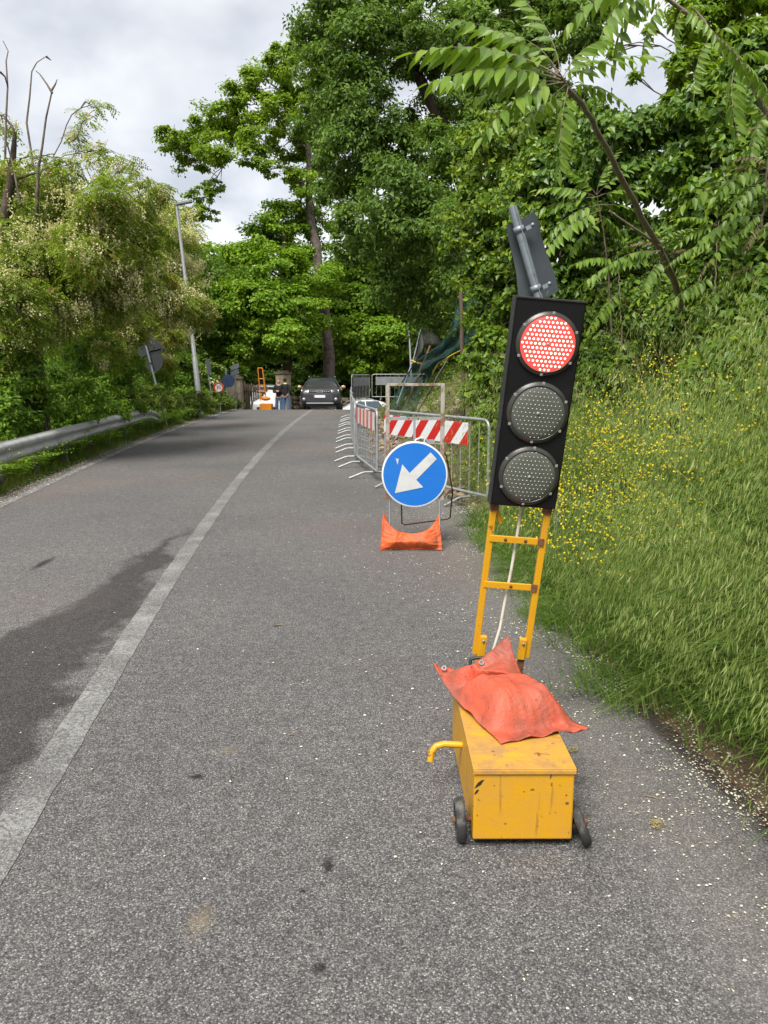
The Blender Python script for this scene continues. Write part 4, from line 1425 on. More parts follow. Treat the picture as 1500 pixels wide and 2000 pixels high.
# rubble stone wall right of the pillar
wa, wb = P(572, 780, 45.0), P(720, 780, 46.5)
rt = empty('stone_wall', (wa.x, wa.y, h1(wa.x, wa.y)), 0, 'low rubble stone wall behind the grey car', 'wall')
O = rt.location
rr = random.Random(5)
stm = []
for k in range(4):
    bm = bmesh.new(); bmesh.ops.create_icosphere(bm, subdivisions=1, radius=0.5)
    for v in bm.verts: v.co = Vector((max(-0.42, min(0.42, v.co.x)), max(-0.4, min(0.4, v.co.y)), max(-0.38, min(0.38, v.co.z)))) * (1 + 0.14 * rr.uniform(-1, 1))
    me = bpy.data.meshes.new('stone'); bm.to_mesh(me); bm.free(); me.materials.append(M['stone']); stm.append(me)
Lw = (wb - wa).length
for row in range(6):
    x = -rr.uniform(0, 0.2)
    while x < Lw:
        w = rr.uniform(0.3, 0.62)
        p = wa.lerp(wb, min(1, max(0, (x + w / 2) / Lw)))
        o = link('stone', stm[rr.randrange(4)], rt)
        zg = h1(p.x, p.y)
        o.location = (p.x - O.x, p.y - O.y + rr.uniform(-0.04, 0.04), zg - O.z + 0.14 + row * 0.27)
        o.scale = (w * 1.15, 0.5, 0.33)
        o.rotation_euler = (0, rr.uniform(-0.08, 0.08), math.atan2(wb.y - wa.y, wb.x - wa.x))
        x += w
mb = MB(); mb.tube([wa + Vector((0, 0.1, 0)), wb + Vector((0, 0.1, 0))], 0.16, 4)
for v in mb.v: v.z = h1(v.x, v.y) + (0.0 if v.z < 0 else 1.55)
mb.build('mortar_core', M['earth'], rt, O)

# ================================================================== SECOND (FAR) TRAFFIC LIGHT CART
D = 36.5
pbx = P(520, 790, D)
zg = h1(pbx.x, pbx.y)
rt = empty('portable_traffic_light', (pbx.x, pbx.y, zg), 0, 'distant orange portable traffic light cart seen from behind near the two men', 'traffic light')
O = rt.location
mb = MB(); mb.box((pbx.x, pbx.y, zg + 0.26), (0.56, 0.5, 0.34))
mb.build('battery_box', M['orange_far'], rt, O, bevel=0.01)
for s in (-1, 1):
    mb = MB(); mb.lathe([(0.05, -0.03), (0.10, -0.03), (0.11, 0), (0.10, 0.03), (0.05, 0.03)], 16, Matrix.Translation((pbx.x + s * 0.33, pbx.y, zg + 0.11)) @ Matrix.Rotation(R(90), 4, 'Y'), close=True)
    mb.build('tyre', M['rubber'], rt, O)
mb = MB()
c_ = P(519, 776, D)
mb.ball(c_ + Vector((0, 0, -0.06)), 0.17, 8, sc=(1.3, 1.0, 0.6))
sb_ = mb.build('weight_bag', M['orange_far'], rt, O)
l0, l1 = P(503.5, 719, D), P(512.5, 719, D)
l0b, l1b = P(509, 782, D), P(520, 782, D)
for a, b2 in ((l0, l0b), (l1, l1b)):
    mb = MB(); mb.tube([a, b2], 0.028, 6); mb.build('rail', M['orange_far'], rt, O)
for t in (0.0, 0.33, 0.53, 0.72):
    mb = MB(); mb.tube([l0.lerp(l0b, t), l1.lerp(l1b, t)], 0.026, 6); mb.build('rung', M['orange_far'], rt, O)
mb = MB()
cc = (l0.lerp(l0b, 0.25) + l1.lerp(l1b, 0.25)) / 2
mb.box(cc + Vector((0, 0.08, 0)), (0.20, 0.10, 0.70), Matrix.Rotation(R(-5), 3, 'Y'))
mb.build('housing', M['black_head'], rt, O, bevel=0.01)

# ================================================================== VEHICLES
m, nd, lk, b = new_mat('car_glass'); b.inputs['Base Color'].default_value = (0.16, 0.19, 0.21, 1); b.inputs['Roughness'].default_value = 0.06; b.inputs['Metallic'].default_value = 0.85
M['glass'] = m


def paint(name, colr, rough=0.3, metal=0.3):
    m, nd, lk, b = new_mat(name)
    n = add_noise(nd, lk, 5, 3, 0.6)
    lk.new(mixc(nd, lk, n.outputs['Fac'], tuple(x * 0.85 for x in colr), tuple(min(1, x * 1.1) for x in colr)), b.inputs['Base Color'])
    b.inputs['Roughness'].default_value = rough; b.inputs['Metallic'].default_value = metal
    b.inputs['Coat Weight'].default_value = 0.5; b.inputs['Coat Roughness'].default_value = 0.08
    return m


M['car_grey'] = paint('dark_grey_car_paint', (0.045, 0.045, 0.052), 0.35, 0.5)
M['car_white'] = paint('white_car_paint', (0.62, 0.64, 0.66), 0.4, 0.0)
m, nd, lk, b = new_mat('head_lamp'); b.inputs['Base Color'].default_value = (0.7, 0.72, 0.74, 1); b.inputs['Roughness'].default_value = 0.08; b.inputs['Metallic'].default_value = 0.4
b.inputs['Emission Color'].default_value = (1, 0.98, 0.95, 1); b.inputs['Emission Strength'].default_value = 0.5
M['head_lamp'] = m
m, nd, lk, b = new_mat('chrome'); b.inputs['Base Color'].default_value = (0.7, 0.7, 0.7, 1); b.inputs['Roughness'].default_value = 0.12; b.inputs['Metallic'].default_value = 1.0
M['chrome'] = m


def car_body(rt, stations, mat, name='body'):
    """stations: (y, z_low, z_belt, z_top, half_belt, half_top); front at small y; sections joined along the length."""
    V, F = [], []
    ns = 0
    for (y, zl, zb, zt, hb, ht) in stations:
        sec = [(0, zl), (hb * 0.8, zl), (hb * 0.97, zl + 0.10), (hb, (zl + zb) / 2 + 0.03), (hb * 0.985, zb - 0.04), (hb * 0.955, zb),
               (ht + 0.35 * (hb * 0.955 - ht) * 0.5, zb + (zt - zb) * 0.62), (ht, zt - 0.04 * min(1, (zt - zb) * 3)), (ht * 0.86, zt), (0, zt + 0.015)]
        full = [(-x, z) for x, z in sec[::-1][:-1]] + sec[0:]
        full = [(x, z) for x, z in full]
        ring = [(x, z) for x, z in sec] + [(-x, z) for x, z in sec[-2:0:-1]]
        ns = len(ring)
        V += [Vector((x, y, z)) for x, z in ring]
    k = len(stations)
    for i in range(k - 1):
        for j in range(ns):
            F.append((i * ns + j, i * ns + (j + 1) % ns, (i + 1) * ns + (j + 1) % ns, (i + 1) * ns + j))
    F.append(tuple(range(ns))[::-1]); F.append(tuple(range((k - 1) * ns, k * ns)))
    mb = MB(); mb.add(V, F, 0, True)
    return mb.build(name, mat, rt, subsurf=2)


def poly_part(rt, name, pts, mat, thick=0.012, nrm=None):
    mb = MB()
    pts = [Vector(p) for p in pts]
    n = len(pts)
    nn = (pts[1] - pts[0]).cross(pts[2] - pts[0]).normalized() if nrm is None else Vector(nrm)
    q = [p - nn * thick for p in pts]
    mb.add(pts, [tuple(range(n))]); mb.add(q, [tuple(range(n))[::-1]])
    mb.add(pts + q, [(i, n + i, n + (i + 1) % n, (i + 1) % n) for i in range(n)])
    return mb.build(name, mat, rt)


def car_wheel(rt, x, y, r=0.32, w=0.2):
    Mw = Matrix.Translation((x, y, r)) @ Matrix.Rotation(R(90), 4, 'Y')
    e = MB(); e.lathe([(r * 0.62, -w / 2), (r * 0.93, -w / 2), (r, -w * 0.3), (r, w * 0.3), (r * 0.93, w / 2), (r * 0.62, w / 2)], 24, Mw, close=True)
    wh = e.build('wheel', M['rubber'], rt)
    e = MB(); e.lathe([(0.001, -w * 0.4), (r * 0.2, -w * 0.44), (r * 0.62, -w * 0.36), (r * 0.64, 0), (r * 0.62, w * 0.36), (r * 0.2, w * 0.44), (0.001, w * 0.4)], 14, Mw)
    e.build('rim', M['galv'], wh)


car = empty('grey_car', (-2.83, 34.2, -float(drop(34.4)) + 0.02), R(1.5), 'dark grey small SUV driving towards the camera over the crest', 'car')
car.rotation_euler = (R(-5.0), 0, R(1.5))
st = [(0.0, 0.36, 0.66, 0.72, 0.66, 0.55), (0.06, 0.27, 0.80, 0.88, 0.80, 0.68), (0.20, 0.23, 0.90, 0.985, 0.88, 0.74), (0.6, 0.22, 0.96, 1.04, 0.905, 0.76), (1.0, 0.21, 1.0, 1.085, 0.91, 0.76),
      (1.12, 0.21, 1.01, 1.13, 0.91, 0.74), (1.75, 0.21, 1.03, 1.53, 0.91, 0.60), (2.1, 0.21, 1.04, 1.585, 0.91, 0.60), (3.0, 0.21, 1.05, 1.585, 0.90, 0.59), (3.55, 0.22, 1.06, 1.50, 0.88, 0.57), (3.95, 0.28, 1.02, 1.15, 0.85, 0.62), (4.05, 0.40, 0.90, 1.0, 0.76, 0.6)]
car_body(car, st, M['car_grey'])
poly_part(car, 'windscreen', [(-0.70, 1.16, 1.135), (0.70, 1.16, 1.135), (0.565, 1.73, 1.525), (-0.565, 1.73, 1.525)], M['glass'], 0.02, (0, -0.56, 0.83))
for s in (-1, 1):
    poly_part(car, 'side_window', [(s * 0.885, 1.42, 1.07), (s * 0.885, 3.3, 1.09), (s * 0.625, 3.15, 1.49), (s * 0.63, 1.95, 1.50)], M['glass'], 0.02, (s * 0.85, 0, 0.52))
    mb = MB(); mb.ball((s * 1.0, 1.32, 1.10), 0.11, 8, sc=(1.0, 0.6, 0.75)); mb.tube([(s * 0.86, 1.36, 1.06), (s * 0.95, 1.33, 1.08)], 0.03, 6)
    M['mirror_copper'] = M.get('mirror_copper') or paint('copper_mirror', (0.42, 0.22, 0.12), 0.35, 0.4)
    mb.build('mirror', M['mirror_copper'], car)
    poly_part(car, 'headlight', [(s * 0.47, 0.03, 0.79), (s * 0.80, 0.11, 0.80), (s * 0.83, 0.20, 0.90), (s * 0.50, 0.06, 0.88)], M['head_lamp'], 0.03, (s * 0.25, -0.93, 0.25))
    mb = MB(); mb.lathe([(0.075, 0.0), (0.06, 0.02), (0.001, 0.025)], 12, Matrix.Translation((s * 0.70, 0.04, 0.48)) @ Matrix.Rotation(R(90), 4, 'X'))
    mb.build('fog_light', M['galv'], car)
    mb = MB(); mb.tube([(s * 0.60, 1.85, 1.585), (s * 0.60, 1.95, 1.63), (s * 0.59, 3.1, 1.635), (s * 0.58, 3.25, 1.58)], 0.02, 6)
    mb.build('roof_rail', M['galv'], car)
    for y in (0.80, 3.25): car_wheel(car, s * 0.80, y, 0.33, 0.21)
    mb = MB(); mb.tube([(s * 0.3, 1.125, 1.14), (s * 0.62, 1.16, 1.16)], 0.012, 5); mb.build('wiper', M['black'], car)
mb = MB(); mb.box((0, 0.028, 0.81), (0.98, 0.05, 0.115)); gr = mb.build('grille', M['black'], car, bevel=0.01)
mb = MB()
for x in (-0.40, -0.30, -0.20, 0.20, 0.30, 0.40): mb.box((x, -0.002, 0.815), (0.055, 0.012, 0.022))
tag(mb.build('grille_bar', M['chrome'], gr), kind='stuff')
mb = MB()
for s in (-1, 1):
    mb.box((s * 0.075, -0.003, 0.84), (0.12, 0.012, 0.016)); mb.box((s * 0.075, -0.003, 0.79), (0.12, 0.012, 0.016))
    mb.box((s * 0.125, -0.003, 0.815), (0.018, 0.012, 0.036))
mb.build('emblem', M['chrome'], gr)
mb = MB(); mb.box((0, -0.02, 0.60), (0.54, 0.02, 0.115)); pl_ = mb.build('number_plate', M['white_board'], car)
M['plate_blue'] = worn('plate_blue', (0.03, 0.09, 0.40), (0.03, 0.09, 0.35), 5)
mb = MB()
for s in (-1, 1): mb.box((s * 0.25, -0.031, 0.60), (0.04, 0.004, 0.112))
mb.build('plate_band', M['plate_blue'], pl_)
mb = MB(); mb.box((0, 0.05, 0.42), (1.15, 0.08, 0.16)); mb.build('lower_intake', M['black'], car, bevel=0.02)
mb = MB(); mb.box((0, 0.06, 0.30), (1.2, 0.10, 0.06)); mb.build('skid_plate', M['galv_dull'], car, bevel=0.015)

# white van at the far left, behind the men
v = P(523, 780, 41.5)
van = empty('white_van', (v.x - 0.1, v.y, -float(drop(41.5))), R(10), 'white van parked beyond the crest behind the two men', 'van')
st = [(0.0, 0.36, 0.72, 0.80, 0.68, 0.58), (0.08, 0.27, 0.86, 0.94, 0.82, 0.70), (0.5, 0.22, 0.98, 1.06, 0.88, 0.74), (0.95, 0.21, 1.05, 1.16, 0.89, 0.74), (1.55, 0.21, 1.08, 1.70, 0.89, 0.66),
      (1.9, 0.21, 1.08, 1.80, 0.89, 0.68), (3.9, 0.21, 1.08, 1.80, 0.88, 0.68), (4.1, 0.25, 1.08, 1.70, 0.86, 0.66)]
car_body(van, st, M['car_white'])
poly_part(van, 'windscreen', [(-0.72, 0.98, 1.16), (0.72, 0.98, 1.16), (0.62, 1.54, 1.69), (-0.62, 1.54, 1.69)], M['glass'], 0.02, (0, -0.68, 0.73))
for s in (-1, 1):
    poly_part(van, 'side_window', [(s * 0.88, 1.3, 1.12), (s * 0.88, 2.3, 1.12), (s * 0.71, 2.25, 1.66), (s * 0.70, 1.75, 1.66)], M['glass'], 0.02, (s * 0.93, 0, 0.35))
    mb = MB(); mb.ball((s * 1.0, 1.15, 1.2), 0.12, 8, sc=(0.8, 0.5, 1.1)); mb.tube([(s * 0.85, 1.15, 1.15), (s * 0.97, 1.15, 1.18)], 0.03, 6); mb.build('mirror', M['black'], van)
    poly_part(van, 'headlight', [(s * 0.50, 0.05, 0.80), (s * 0.80, 0.15, 0.82), (s * 0.83, 0.28, 0.97), (s * 0.56, 0.10, 0.92)], M['head_lamp'], 0.03, (s * 0.25, -0.93, 0.25))
    for y in (0.8, 3.2): car_wheel(van, s * 0.79, y, 0.31, 0.2)
mb = MB(); mb.box((0, 0.02, 0.60), (1.0, 0.06, 0.14)); mb.build('grille', M['black'], van, bevel=0.02)
poly_part(van, 'bonnet_mark', [(-0.2, 0.42, 1.075), (0.25, 0.42, 1.075), (0.25, 0.7, 1.115), (-0.2, 0.7, 1.115)], M['blue_dark'], 0.01, (0, -0.1, 0.99))

# white car at the right, beyond the crest
v = P(701, 780, 45.5)
wc = empty('white_car', (v.x + 0.0, v.y + 0.8, -float(drop(46.3)) + 0.02), R(-78), 'white car with red side stripe parked beyond the barriers', 'car')
st = [(-2.0, 0.36, 0.66, 0.72, 0.66, 0.55), (-1.9, 0.27, 0.82, 0.88, 0.80, 0.68), (-1.4, 0.22, 0.92, 1.0, 0.85, 0.72), (-0.95, 0.21, 0.96, 1.06, 0.86, 0.70), (-0.35, 0.21, 0.98, 1.44, 0.86, 0.56), (0.0, 0.21, 0.99, 1.49, 0.86, 0.56),
      (1.1, 0.21, 1.0, 1.48, 0.85, 0.56), (1.75, 0.25, 1.0, 1.18, 0.83, 0.6), (1.95, 0.36, 0.85, 0.95, 0.76, 0.6)]
car_body(wc, st, M['car_white'])
poly_part(wc, 'windscreen', [(-0.66, -0.92, 1.06), (0.66, -0.92, 1.06), (0.53, -0.34, 1.43), (-0.53, -0.34, 1.43)], M['glass'], 0.02, (0, -0.54, 0.84))
for s in (-1, 1):
    for (y0, y1, y2, y3) in ((-0.6, 0.22, 0.20, -0.15), (0.30, 1.25, 1.05, 0.27)):
        poly_part(wc, 'side_window', [(s * 0.845, y0, 1.03), (s * 0.845, y1, 1.03), (s * 0.60, y2, 1.41), (s * 0.60, y3, 1.41)], M['glass'], 0.02, (s * 0.85, 0, 0.52))
    mb = MB(); mb.box((s * 0.872, 0.0, 0.70), (0.012, 3.2, 0.10)); mb.build('side_stripe', M['red_old'], wc)
    for y in (-1.25, 1.25): car_wheel(wc, s * 0.76, y, 0.3, 0.19)

# ================================================================== TWO MEN
def cloth(name, colr): return worn(name, colr, tuple(x * 0.6 for x in colr), 9, 0.45, 0.7, 0.9)


M['skin'] = worn('skin', (0.46, 0.25, 0.17), (0.40, 0.20, 0.13), 9, 0.5, 0.7, 0.6, tint=0.04)
M['navy'] = cloth('navy_jacket', (0.018, 0.02, 0.03))
M['black_cloth'] = cloth('black_jacket', (0.012, 0.013, 0.015))
M['jeans'] = cloth('blue_jeans', (0.085, 0.15, 0.27))
M['hair_dark'] = cloth('dark_hair', (0.015, 0.012, 0.01))
M['hair_grey'] = cloth('short_grey_hair', (0.22, 0.18, 0.15))
m, nd, lk, b = new_mat('hi_vis_collar'); b.inputs['Base Color'].default_value = (0.45, 0.75, 0.05, 1); M['hivis'] = m
M['shoe'] = cloth('dark_shoes', (0.02, 0.018, 0.016))


def skin_mesh(name, joints, edges, root_i, mat, parent, sub=2):
    me = bpy.data.meshes.new(name)
    me.from_pydata([j[0] for j in joints], edges, [])
    me.materials.append(mat)
    o = link(name, me, parent)
    md = o.modifiers.new('skin', 'SKIN'); md.use_smooth_shade = True
    sv = me.skin_vertices[0].data
    for i, j in enumerate(joints):
        sv[i].radius = (j[1], j[2] if len(j) > 2 else j[1])
        sv[i].use_root = i == root_i
    ms = o.modifiers.new('sub', 'SUBSURF'); ms.levels = sub; ms.render_levels = sub
    return o


def man(loc, rz, label, jacket, hair, pose, collar=None, bald=False):
    """1.76 m figure facing local -Y."""
    rt = empty('person', loc, rz, label, 'person')
    # hips, spine, neck, head
    j = [((0, 0, 0.93), 0.13, 0.10), ((0, 0, 1.12), 0.135, 0.10), ((0, 0, 1.34), 0.155, 0.105), ((0, 0.005, 1.45), 0.09, 0.075), ((0, 0.0, 1.52), 0.055, 0.055),
         ((0, -0.015, 1.60), 0.068, 0.080), ((0, -0.012, 1.67), 0.075, 0.092), ((0, -0.008, 1.745), 0.045, 0.055)]
    e = [(0, 1), (1, 2), (2, 3), (3, 4), (4, 5), (5, 6), (6, 7)]
    j.append(((0, -0.105, 1.635), 0.013, 0.016)); e.append((6, 8))      # nose
    legs = pose['legs']
    for s in (-1, 1):
        kx, ky, fx, fy = legs[s]
        b0 = len(j)
        j += [((s * 0.095, 0.0, 0.86), 0.085, 0.09), ((s * 0.10 + kx, ky, 0.49), 0.062, 0.065), ((s * 0.10 + fx, fy, 0.10), 0.042, 0.045), ((s * 0.11 + fx, fy - 0.12, 0.045), 0.045, 0.035)]
        e += [(0, b0), (b0, b0 + 1), (b0 + 1, b0 + 2), (b0 + 2, b0 + 3)]
        sh, el, wr, hn = pose['arms'][s]
        b0 = len(j)
        j += [(sh, 0.058), (el, 0.045), (wr, 0.030), (hn, 0.036, 0.022)]
        e += [(3, b0), (b0, b0 + 1), (b0 + 1, b0 + 2), (b0 + 2, b0 + 3)]
        hv = (Vector(hn) - Vector(wr)).normalized()
        side = hv.cross(Vector((0, 0, 1)))
        side = side.normalized() if side.length > 0.1 else Vector((0, 1, 0))
        for q in range(4):
            b1 = len(j)
            base = Vector(hn) + side * (q - 1.5) * 0.018
            j += [(tuple(base + hv * (0.05 - 0.004 * abs(q - 1))), 0.009), (tuple(base + hv * 0.085 + Vector((0, 0, -0.01))), 0.008)]
            e += [(b0 + 3, b1), (b1, b1 + 1)]
        b1 = len(j)
        j += [(tuple(Vector(wr).lerp(Vector(hn), 0.7) + side * 0.045 + hv * 0.02), 0.010)]
        e += [(b0 + 3, b1)]
    skin_mesh('body', j, e, 0, M['skin'], rt)
    # jacket
    jj = [((0, 0, 0.90), 0.165, 0.125), ((0, 0, 1.12), 0.160, 0.125), ((0, 0, 1.34), 0.178, 0.13), ((0, 0.005, 1.45), 0.11, 0.10), ((0, 0.0, 1.50), 0.072, 0.072)]
    ee = [(0, 1), (1, 2), (2, 3), (3, 4)]
    for s in (-1, 1):
        sh, el, wr, hn = pose['arms'][s]
        b0 = len(jj)
        jj += [(sh, 0.078), (el, 0.062), (tuple(Vector(el).lerp(Vector(wr), 0.95)), 0.048)]
        ee += [(3, b0), (b0, b0 + 1), (b0 + 1, b0 + 2)]
    skin_mesh('jacket', jj, ee, 1, jacket, rt)
    jt = [((0, 0, 0.95), 0.135, 0.112)]
    et = []
    for s in (-1, 1):
        kx, ky, fx, fy = legs[s]
        b0 = len(jt)
        jt += [((s * 0.095, 0.0, 0.84), 0.10, 0.105), ((s * 0.10 + kx, ky, 0.49), 0.080, 0.085), ((s * 0.10 + fx, fy, 0.09), 0.068, 0.075)]
        et += [(0, b0), (b0, b0 + 1), (b0 + 1, b0 + 2)]
    skin_mesh('jeans', jt, et, 0, M['jeans'], rt)
    for s in (-1, 1):
        kx, ky, fx, fy = legs[s]
        x = s * 0.10 + fx
        skin_mesh('shoe', [((x, fy + 0.04, 0.05), 0.05, 0.048), ((x, fy - 0.06, 0.045), 0.052, 0.042), ((x + s * 0.01, fy - 0.16, 0.035), 0.045, 0.03)], [(0, 1), (1, 2)], 0, M['shoe'], rt, 1)
        mb = MB(); mb.ball((s * 0.078, 0.0, 1.64), 0.022, 6, sc=(0.4, 0.8, 1.3)); mb.build('ear', M['skin'], rt)
        mb = MB(); mb.ball((s * 0.032, -0.092, 1.66), 0.010, 6, sc=(1, 0.6, 0.7)); mb.build('eye', M['hair_dark'], rt)
    mb = MB()
    mb.lathe([(0.082, -0.02), (0.095, 0.02), (0.090, 0.06), (0.065, 0.095), (0.001, 0.11)] if not bald else [(0.0785, -0.05), (0.0835, -0.02), (0.084, 0.0), (0.079, 0.012), (0.070, 0.008)], 16,
             Matrix.Translation((0, 0.022, 1.665)) @ Matrix.Rotation(R(-14), 4, 'X') @ Matrix.Diagonal((0.92, 1.12, 1, 1)))
    mb.build('hair', hair, rt)
    if collar:
        mb = MB(); mb.lathe([(0.078, 0), (0.088, 0.015), (0.083, 0.05), (0.074, 0.055)], 16, Matrix.Translation((0, 0.005, 1.475)))
        mb.build('collar', collar, rt)
    return rt


p = P(545, 780, 38.2)
man((p.x, p.y, -float(drop(p.y)) - 0.02), R(-8), 'bald man in dark navy jacket and jeans standing with folded arms', M['navy'], M['hair_grey'],
    {'legs': {-1: (-0.02, -0.02, -0.03, 0.02), 1: (0.02, -0.02, 0.04, 0.0)},
     'arms': {-1: ((-0.19, 0.0, 1.42), (-0.25, -0.06, 1.14), (-0.02, -0.22, 1.17), (0.06, -0.22, 1.19)), 1: ((0.19, 0.0, 1.42), (0.25, -0.06, 1.14), (0.02, -0.19, 1.20), (-0.06, -0.20, 1.22))}}, bald=True)
p = P(558, 780, 37.7)
man((p.x, p.y, -float(drop(p.y)) - 0.02), R(160), 'man in black jacket with lime collar and jeans seen from behind', M['black_cloth'], M['hair_dark'],
    {'legs': {-1: (-0.02, 0.0, -0.06, 0.02), 1: (0.01, -0.02, 0.02, 0.04)},
     'arms': {-1: ((-0.19, 0.0, 1.42), (-0.24, 0.02, 1.14), (-0.22, -0.10, 0.92), (-0.21, -0.14, 0.85)), 1: ((0.19, 0.0, 1.42), (0.28, 0.04, 1.14), (0.18, -0.10, 0.98), (0.14, -0.14, 0.95))}}, collar=M['hivis'])

# ================================================================== DEBRIS NETTING, POSTS, RUBBLE
M['net'] = worn('green_net', (0.012, 0.070, 0.058), (0.03, 0.10, 0.085), 4, 0.5, 0.7, 0.7)
M['tarp'] = worn('grey_net', (0.06, 0.065, 0.055), (0.10, 0.10, 0.085), 5, 0.45, 0.7, 0.9)
M['cord_yellow'] = worn('yellow_cord', (0.55, 0.38, 0.02), (0.45, 0.3, 0.02), 5)


def resample(pts, n):
    pts = [Vector(p) for p in pts]
    L = [0]
    for a, b2 in zip(pts, pts[1:]): L.append(L[-1] + (b2 - a).length)
    out = []
    for i in range(n):
        s = L[-1] * i / (n - 1)
        k = max(q for q in range(len(L) - 1) if L[q] <= s + 1e-9)
        t = (s - L[k]) / max(1e-9, L[k + 1] - L[k])
        out.append(pts[k].lerp(pts[k + 1], t))
    return out


def net(name, A, B, na, nb, mat, r, label, cat, fold=0.12, diag=True):
    A, B = resample(A, na), resample(B, na)
    Gd = [[A[i].lerp(B[i], j / (nb - 1)) + Vector((0, fold * math.sin(j / (nb - 1) * 9 + i * 0.10) * math.sin(math.pi * j / (nb - 1)) + 0.05 * math.sin(i * 0.37), -0.06 * math.sin(math.pi * j / (nb - 1)))) for j in range(nb)] for i in range(na)]
    V, E = [], []
    for i in range(na):
        for j in range(nb): V.append(Gd[i][j])
    quads = []

    def strand(p, q):
        d = (q - p)
        if d.length < 1e-5: return
        s1 = d.cross(Vector((0.3, 1, 0.2))).normalized() * r
        k = len(SV)
        SV.extend([p - s1, p + s1, q + s1, q - s1]); quads.append((k, k + 1, k + 2, k + 3))
        s2 = d.cross(s1).normalized() * r
        k = len(SV)
        SV.extend([p - s2, p + s2, q + s2, q - s2]); quads.append((k, k + 1, k + 2, k + 3))
    SV = []
    for i in range(na):
        for j in range(nb):
            if diag:
                if i + 1 < na and j + 1 < nb: strand(Gd[i][j], Gd[i + 1][j + 1])
                if i + 1 < na and j > 0: strand(Gd[i][j], Gd[i + 1][j - 1])
            else:
                if i + 1 < na: strand(Gd[i][j], Gd[i + 1][j])
                if j + 1 < nb: strand(Gd[i][j], Gd[i][j + 1])
    base = Gd[na - 1][nb - 1].copy()
    rt = empty(name, base, 0, label, cat)
    o = np_mesh('strands', [tuple(v) for v in SV], quads, mat, rt, base)
    tag(o, kind='stuff')
    return rt, Gd, base


eA = [P(x, y, d) for x, y, d in ((945, 548, 12.6), (896, 580, 13.4), (882, 638, 13.8), (860, 674, 14.2), (815, 704, 15.0), (787, 742, 15.8), (764, 790, 16.2), (748, 830, 16.4))]
eB = [P(x, y, d) for x, y, d in ((950, 645, 12.4), (925, 667, 12.9), (906, 681, 13.3), (880, 695, 13.7), (856, 709, 14.2), (838, 742, 14.8), (818, 785, 15.2), (800, 828, 15.4))]
rt, Gd, base = net('debris_netting', eA, eB, 110, 34, M['net'], 0.0024, 'dark green debris netting sagging from the post over the roadworks', 'netting')
mb = MB(); mb.tube([row[-1] for row in Gd[:70:4]], 0.012, 5); mb.build('yellow_border', M['cord_yellow'], rt, base)
mb = MB(); mb.tube([row[0] for row in Gd[::4]], 0.010, 5); mb.build('border_cord', M['net'], rt, base)
eA = [P(x, y, d) for x, y, d in ((808, 700, 20), (818, 660, 20), (822, 643, 20), (842, 648, 20.2), (858, 660, 20.4), (868, 672, 20.6))]
eB = [P(x, y, d) for x, y, d in ((803, 712, 19.8), (815, 712, 19.8), (828, 715, 19.8), (842, 712, 20), (853, 712, 20.2), (862, 708, 20.3))]
rt, Gd, base = net('grey_netting', eA, eB, 40, 34, M['tarp'], 0.008, 'grey torn shade netting hanging behind the green net', 'netting', 0.2, False)
mb = MB(); mb.tube([P(822, 643, 20), P(808, 700, 20), P(775, 790, 19.5)], 0.022, 6); mb.build('support_rod', M['pole_grey'], rt, base)


def stick(name, a, b2, r, mat, label, cat, r2=None):
    a, b2 = Vector(a), Vector(b2)
    mb = MB()
    k = 6
    pts = [a.lerp(b2, i / k) + Vector((0.01 * math.sin(i * 2.1), 0.01 * math.cos(i * 1.7), 0)) for i in range(k + 1)]
    mb.tube(pts, [r + ((r2 or r) - r) * i / k for i in range(k + 1)], 8)
    o = mb.build(name, mat, None, b2)
    o.location = b2
    return tag(o, label, cat)


a_, b_ = P(900, 570, 13.2), P(909, 748, 13.2); b_.z = h1(b_.x, b_.y) - 0.1
stick('netting_post', a_, b_, 0.034, M['wood_old'], 'brown wooden post holding up the green netting beside the ivy', 'post')
a_, b_ = P(840, 675, 17.0), P(790, 800, 16.6)
stick('wooden_stake', a_, b_, 0.02, M['rust'], 'thin reddish stake leaning through the netting', 'stake')
a_, b_ = P(880, 690, 15.4), P(812, 812, 14.9)
stick('steel_bar', a_, b_, 0.016, M['black'], 'dark thin bar leaning across the green netting', 'bar')
mb = MB(); mb.tube([P(803, 704, 16.8), P(812, 708, 16.8), P(824, 711, 16.9)], 0.022, 5, sx=1.0)
o = mb.build('yellow_strap', M['cord_yellow'], None, P(812, 708, 16.8)); o.location = P(812, 708, 16.8); tag(o, 'short yellow strap tied round the rod by the netting', 'strap')
# old stump on the broken bank
sp = P(897, 800, 12.6)
mb = MB()
zs = h1(sp.x, sp.y)
rr = random.Random(3)
mb.tube([(sp.x, sp.y, zs - 0.2), (sp.x + 0.01, sp.y, zs + 0.15), (sp.x - 0.02, sp.y, zs + 0.35), (sp.x + 0.01, sp.y, zs + 0.48)], [0.15, 0.11, 0.10, 0.07], 9)
for v in mb.v: v += Vector((rr.uniform(-1, 1), rr.uniform(-1, 1), rr.uniform(-1, 1))) * 0.018
o = mb.build('tree_stump', M['bark'], None, (sp.x, sp.y, zs)); o.location = (sp.x, sp.y, zs); tag(o, 'dark broken tree stump on the bank right of the netting', 'stump')

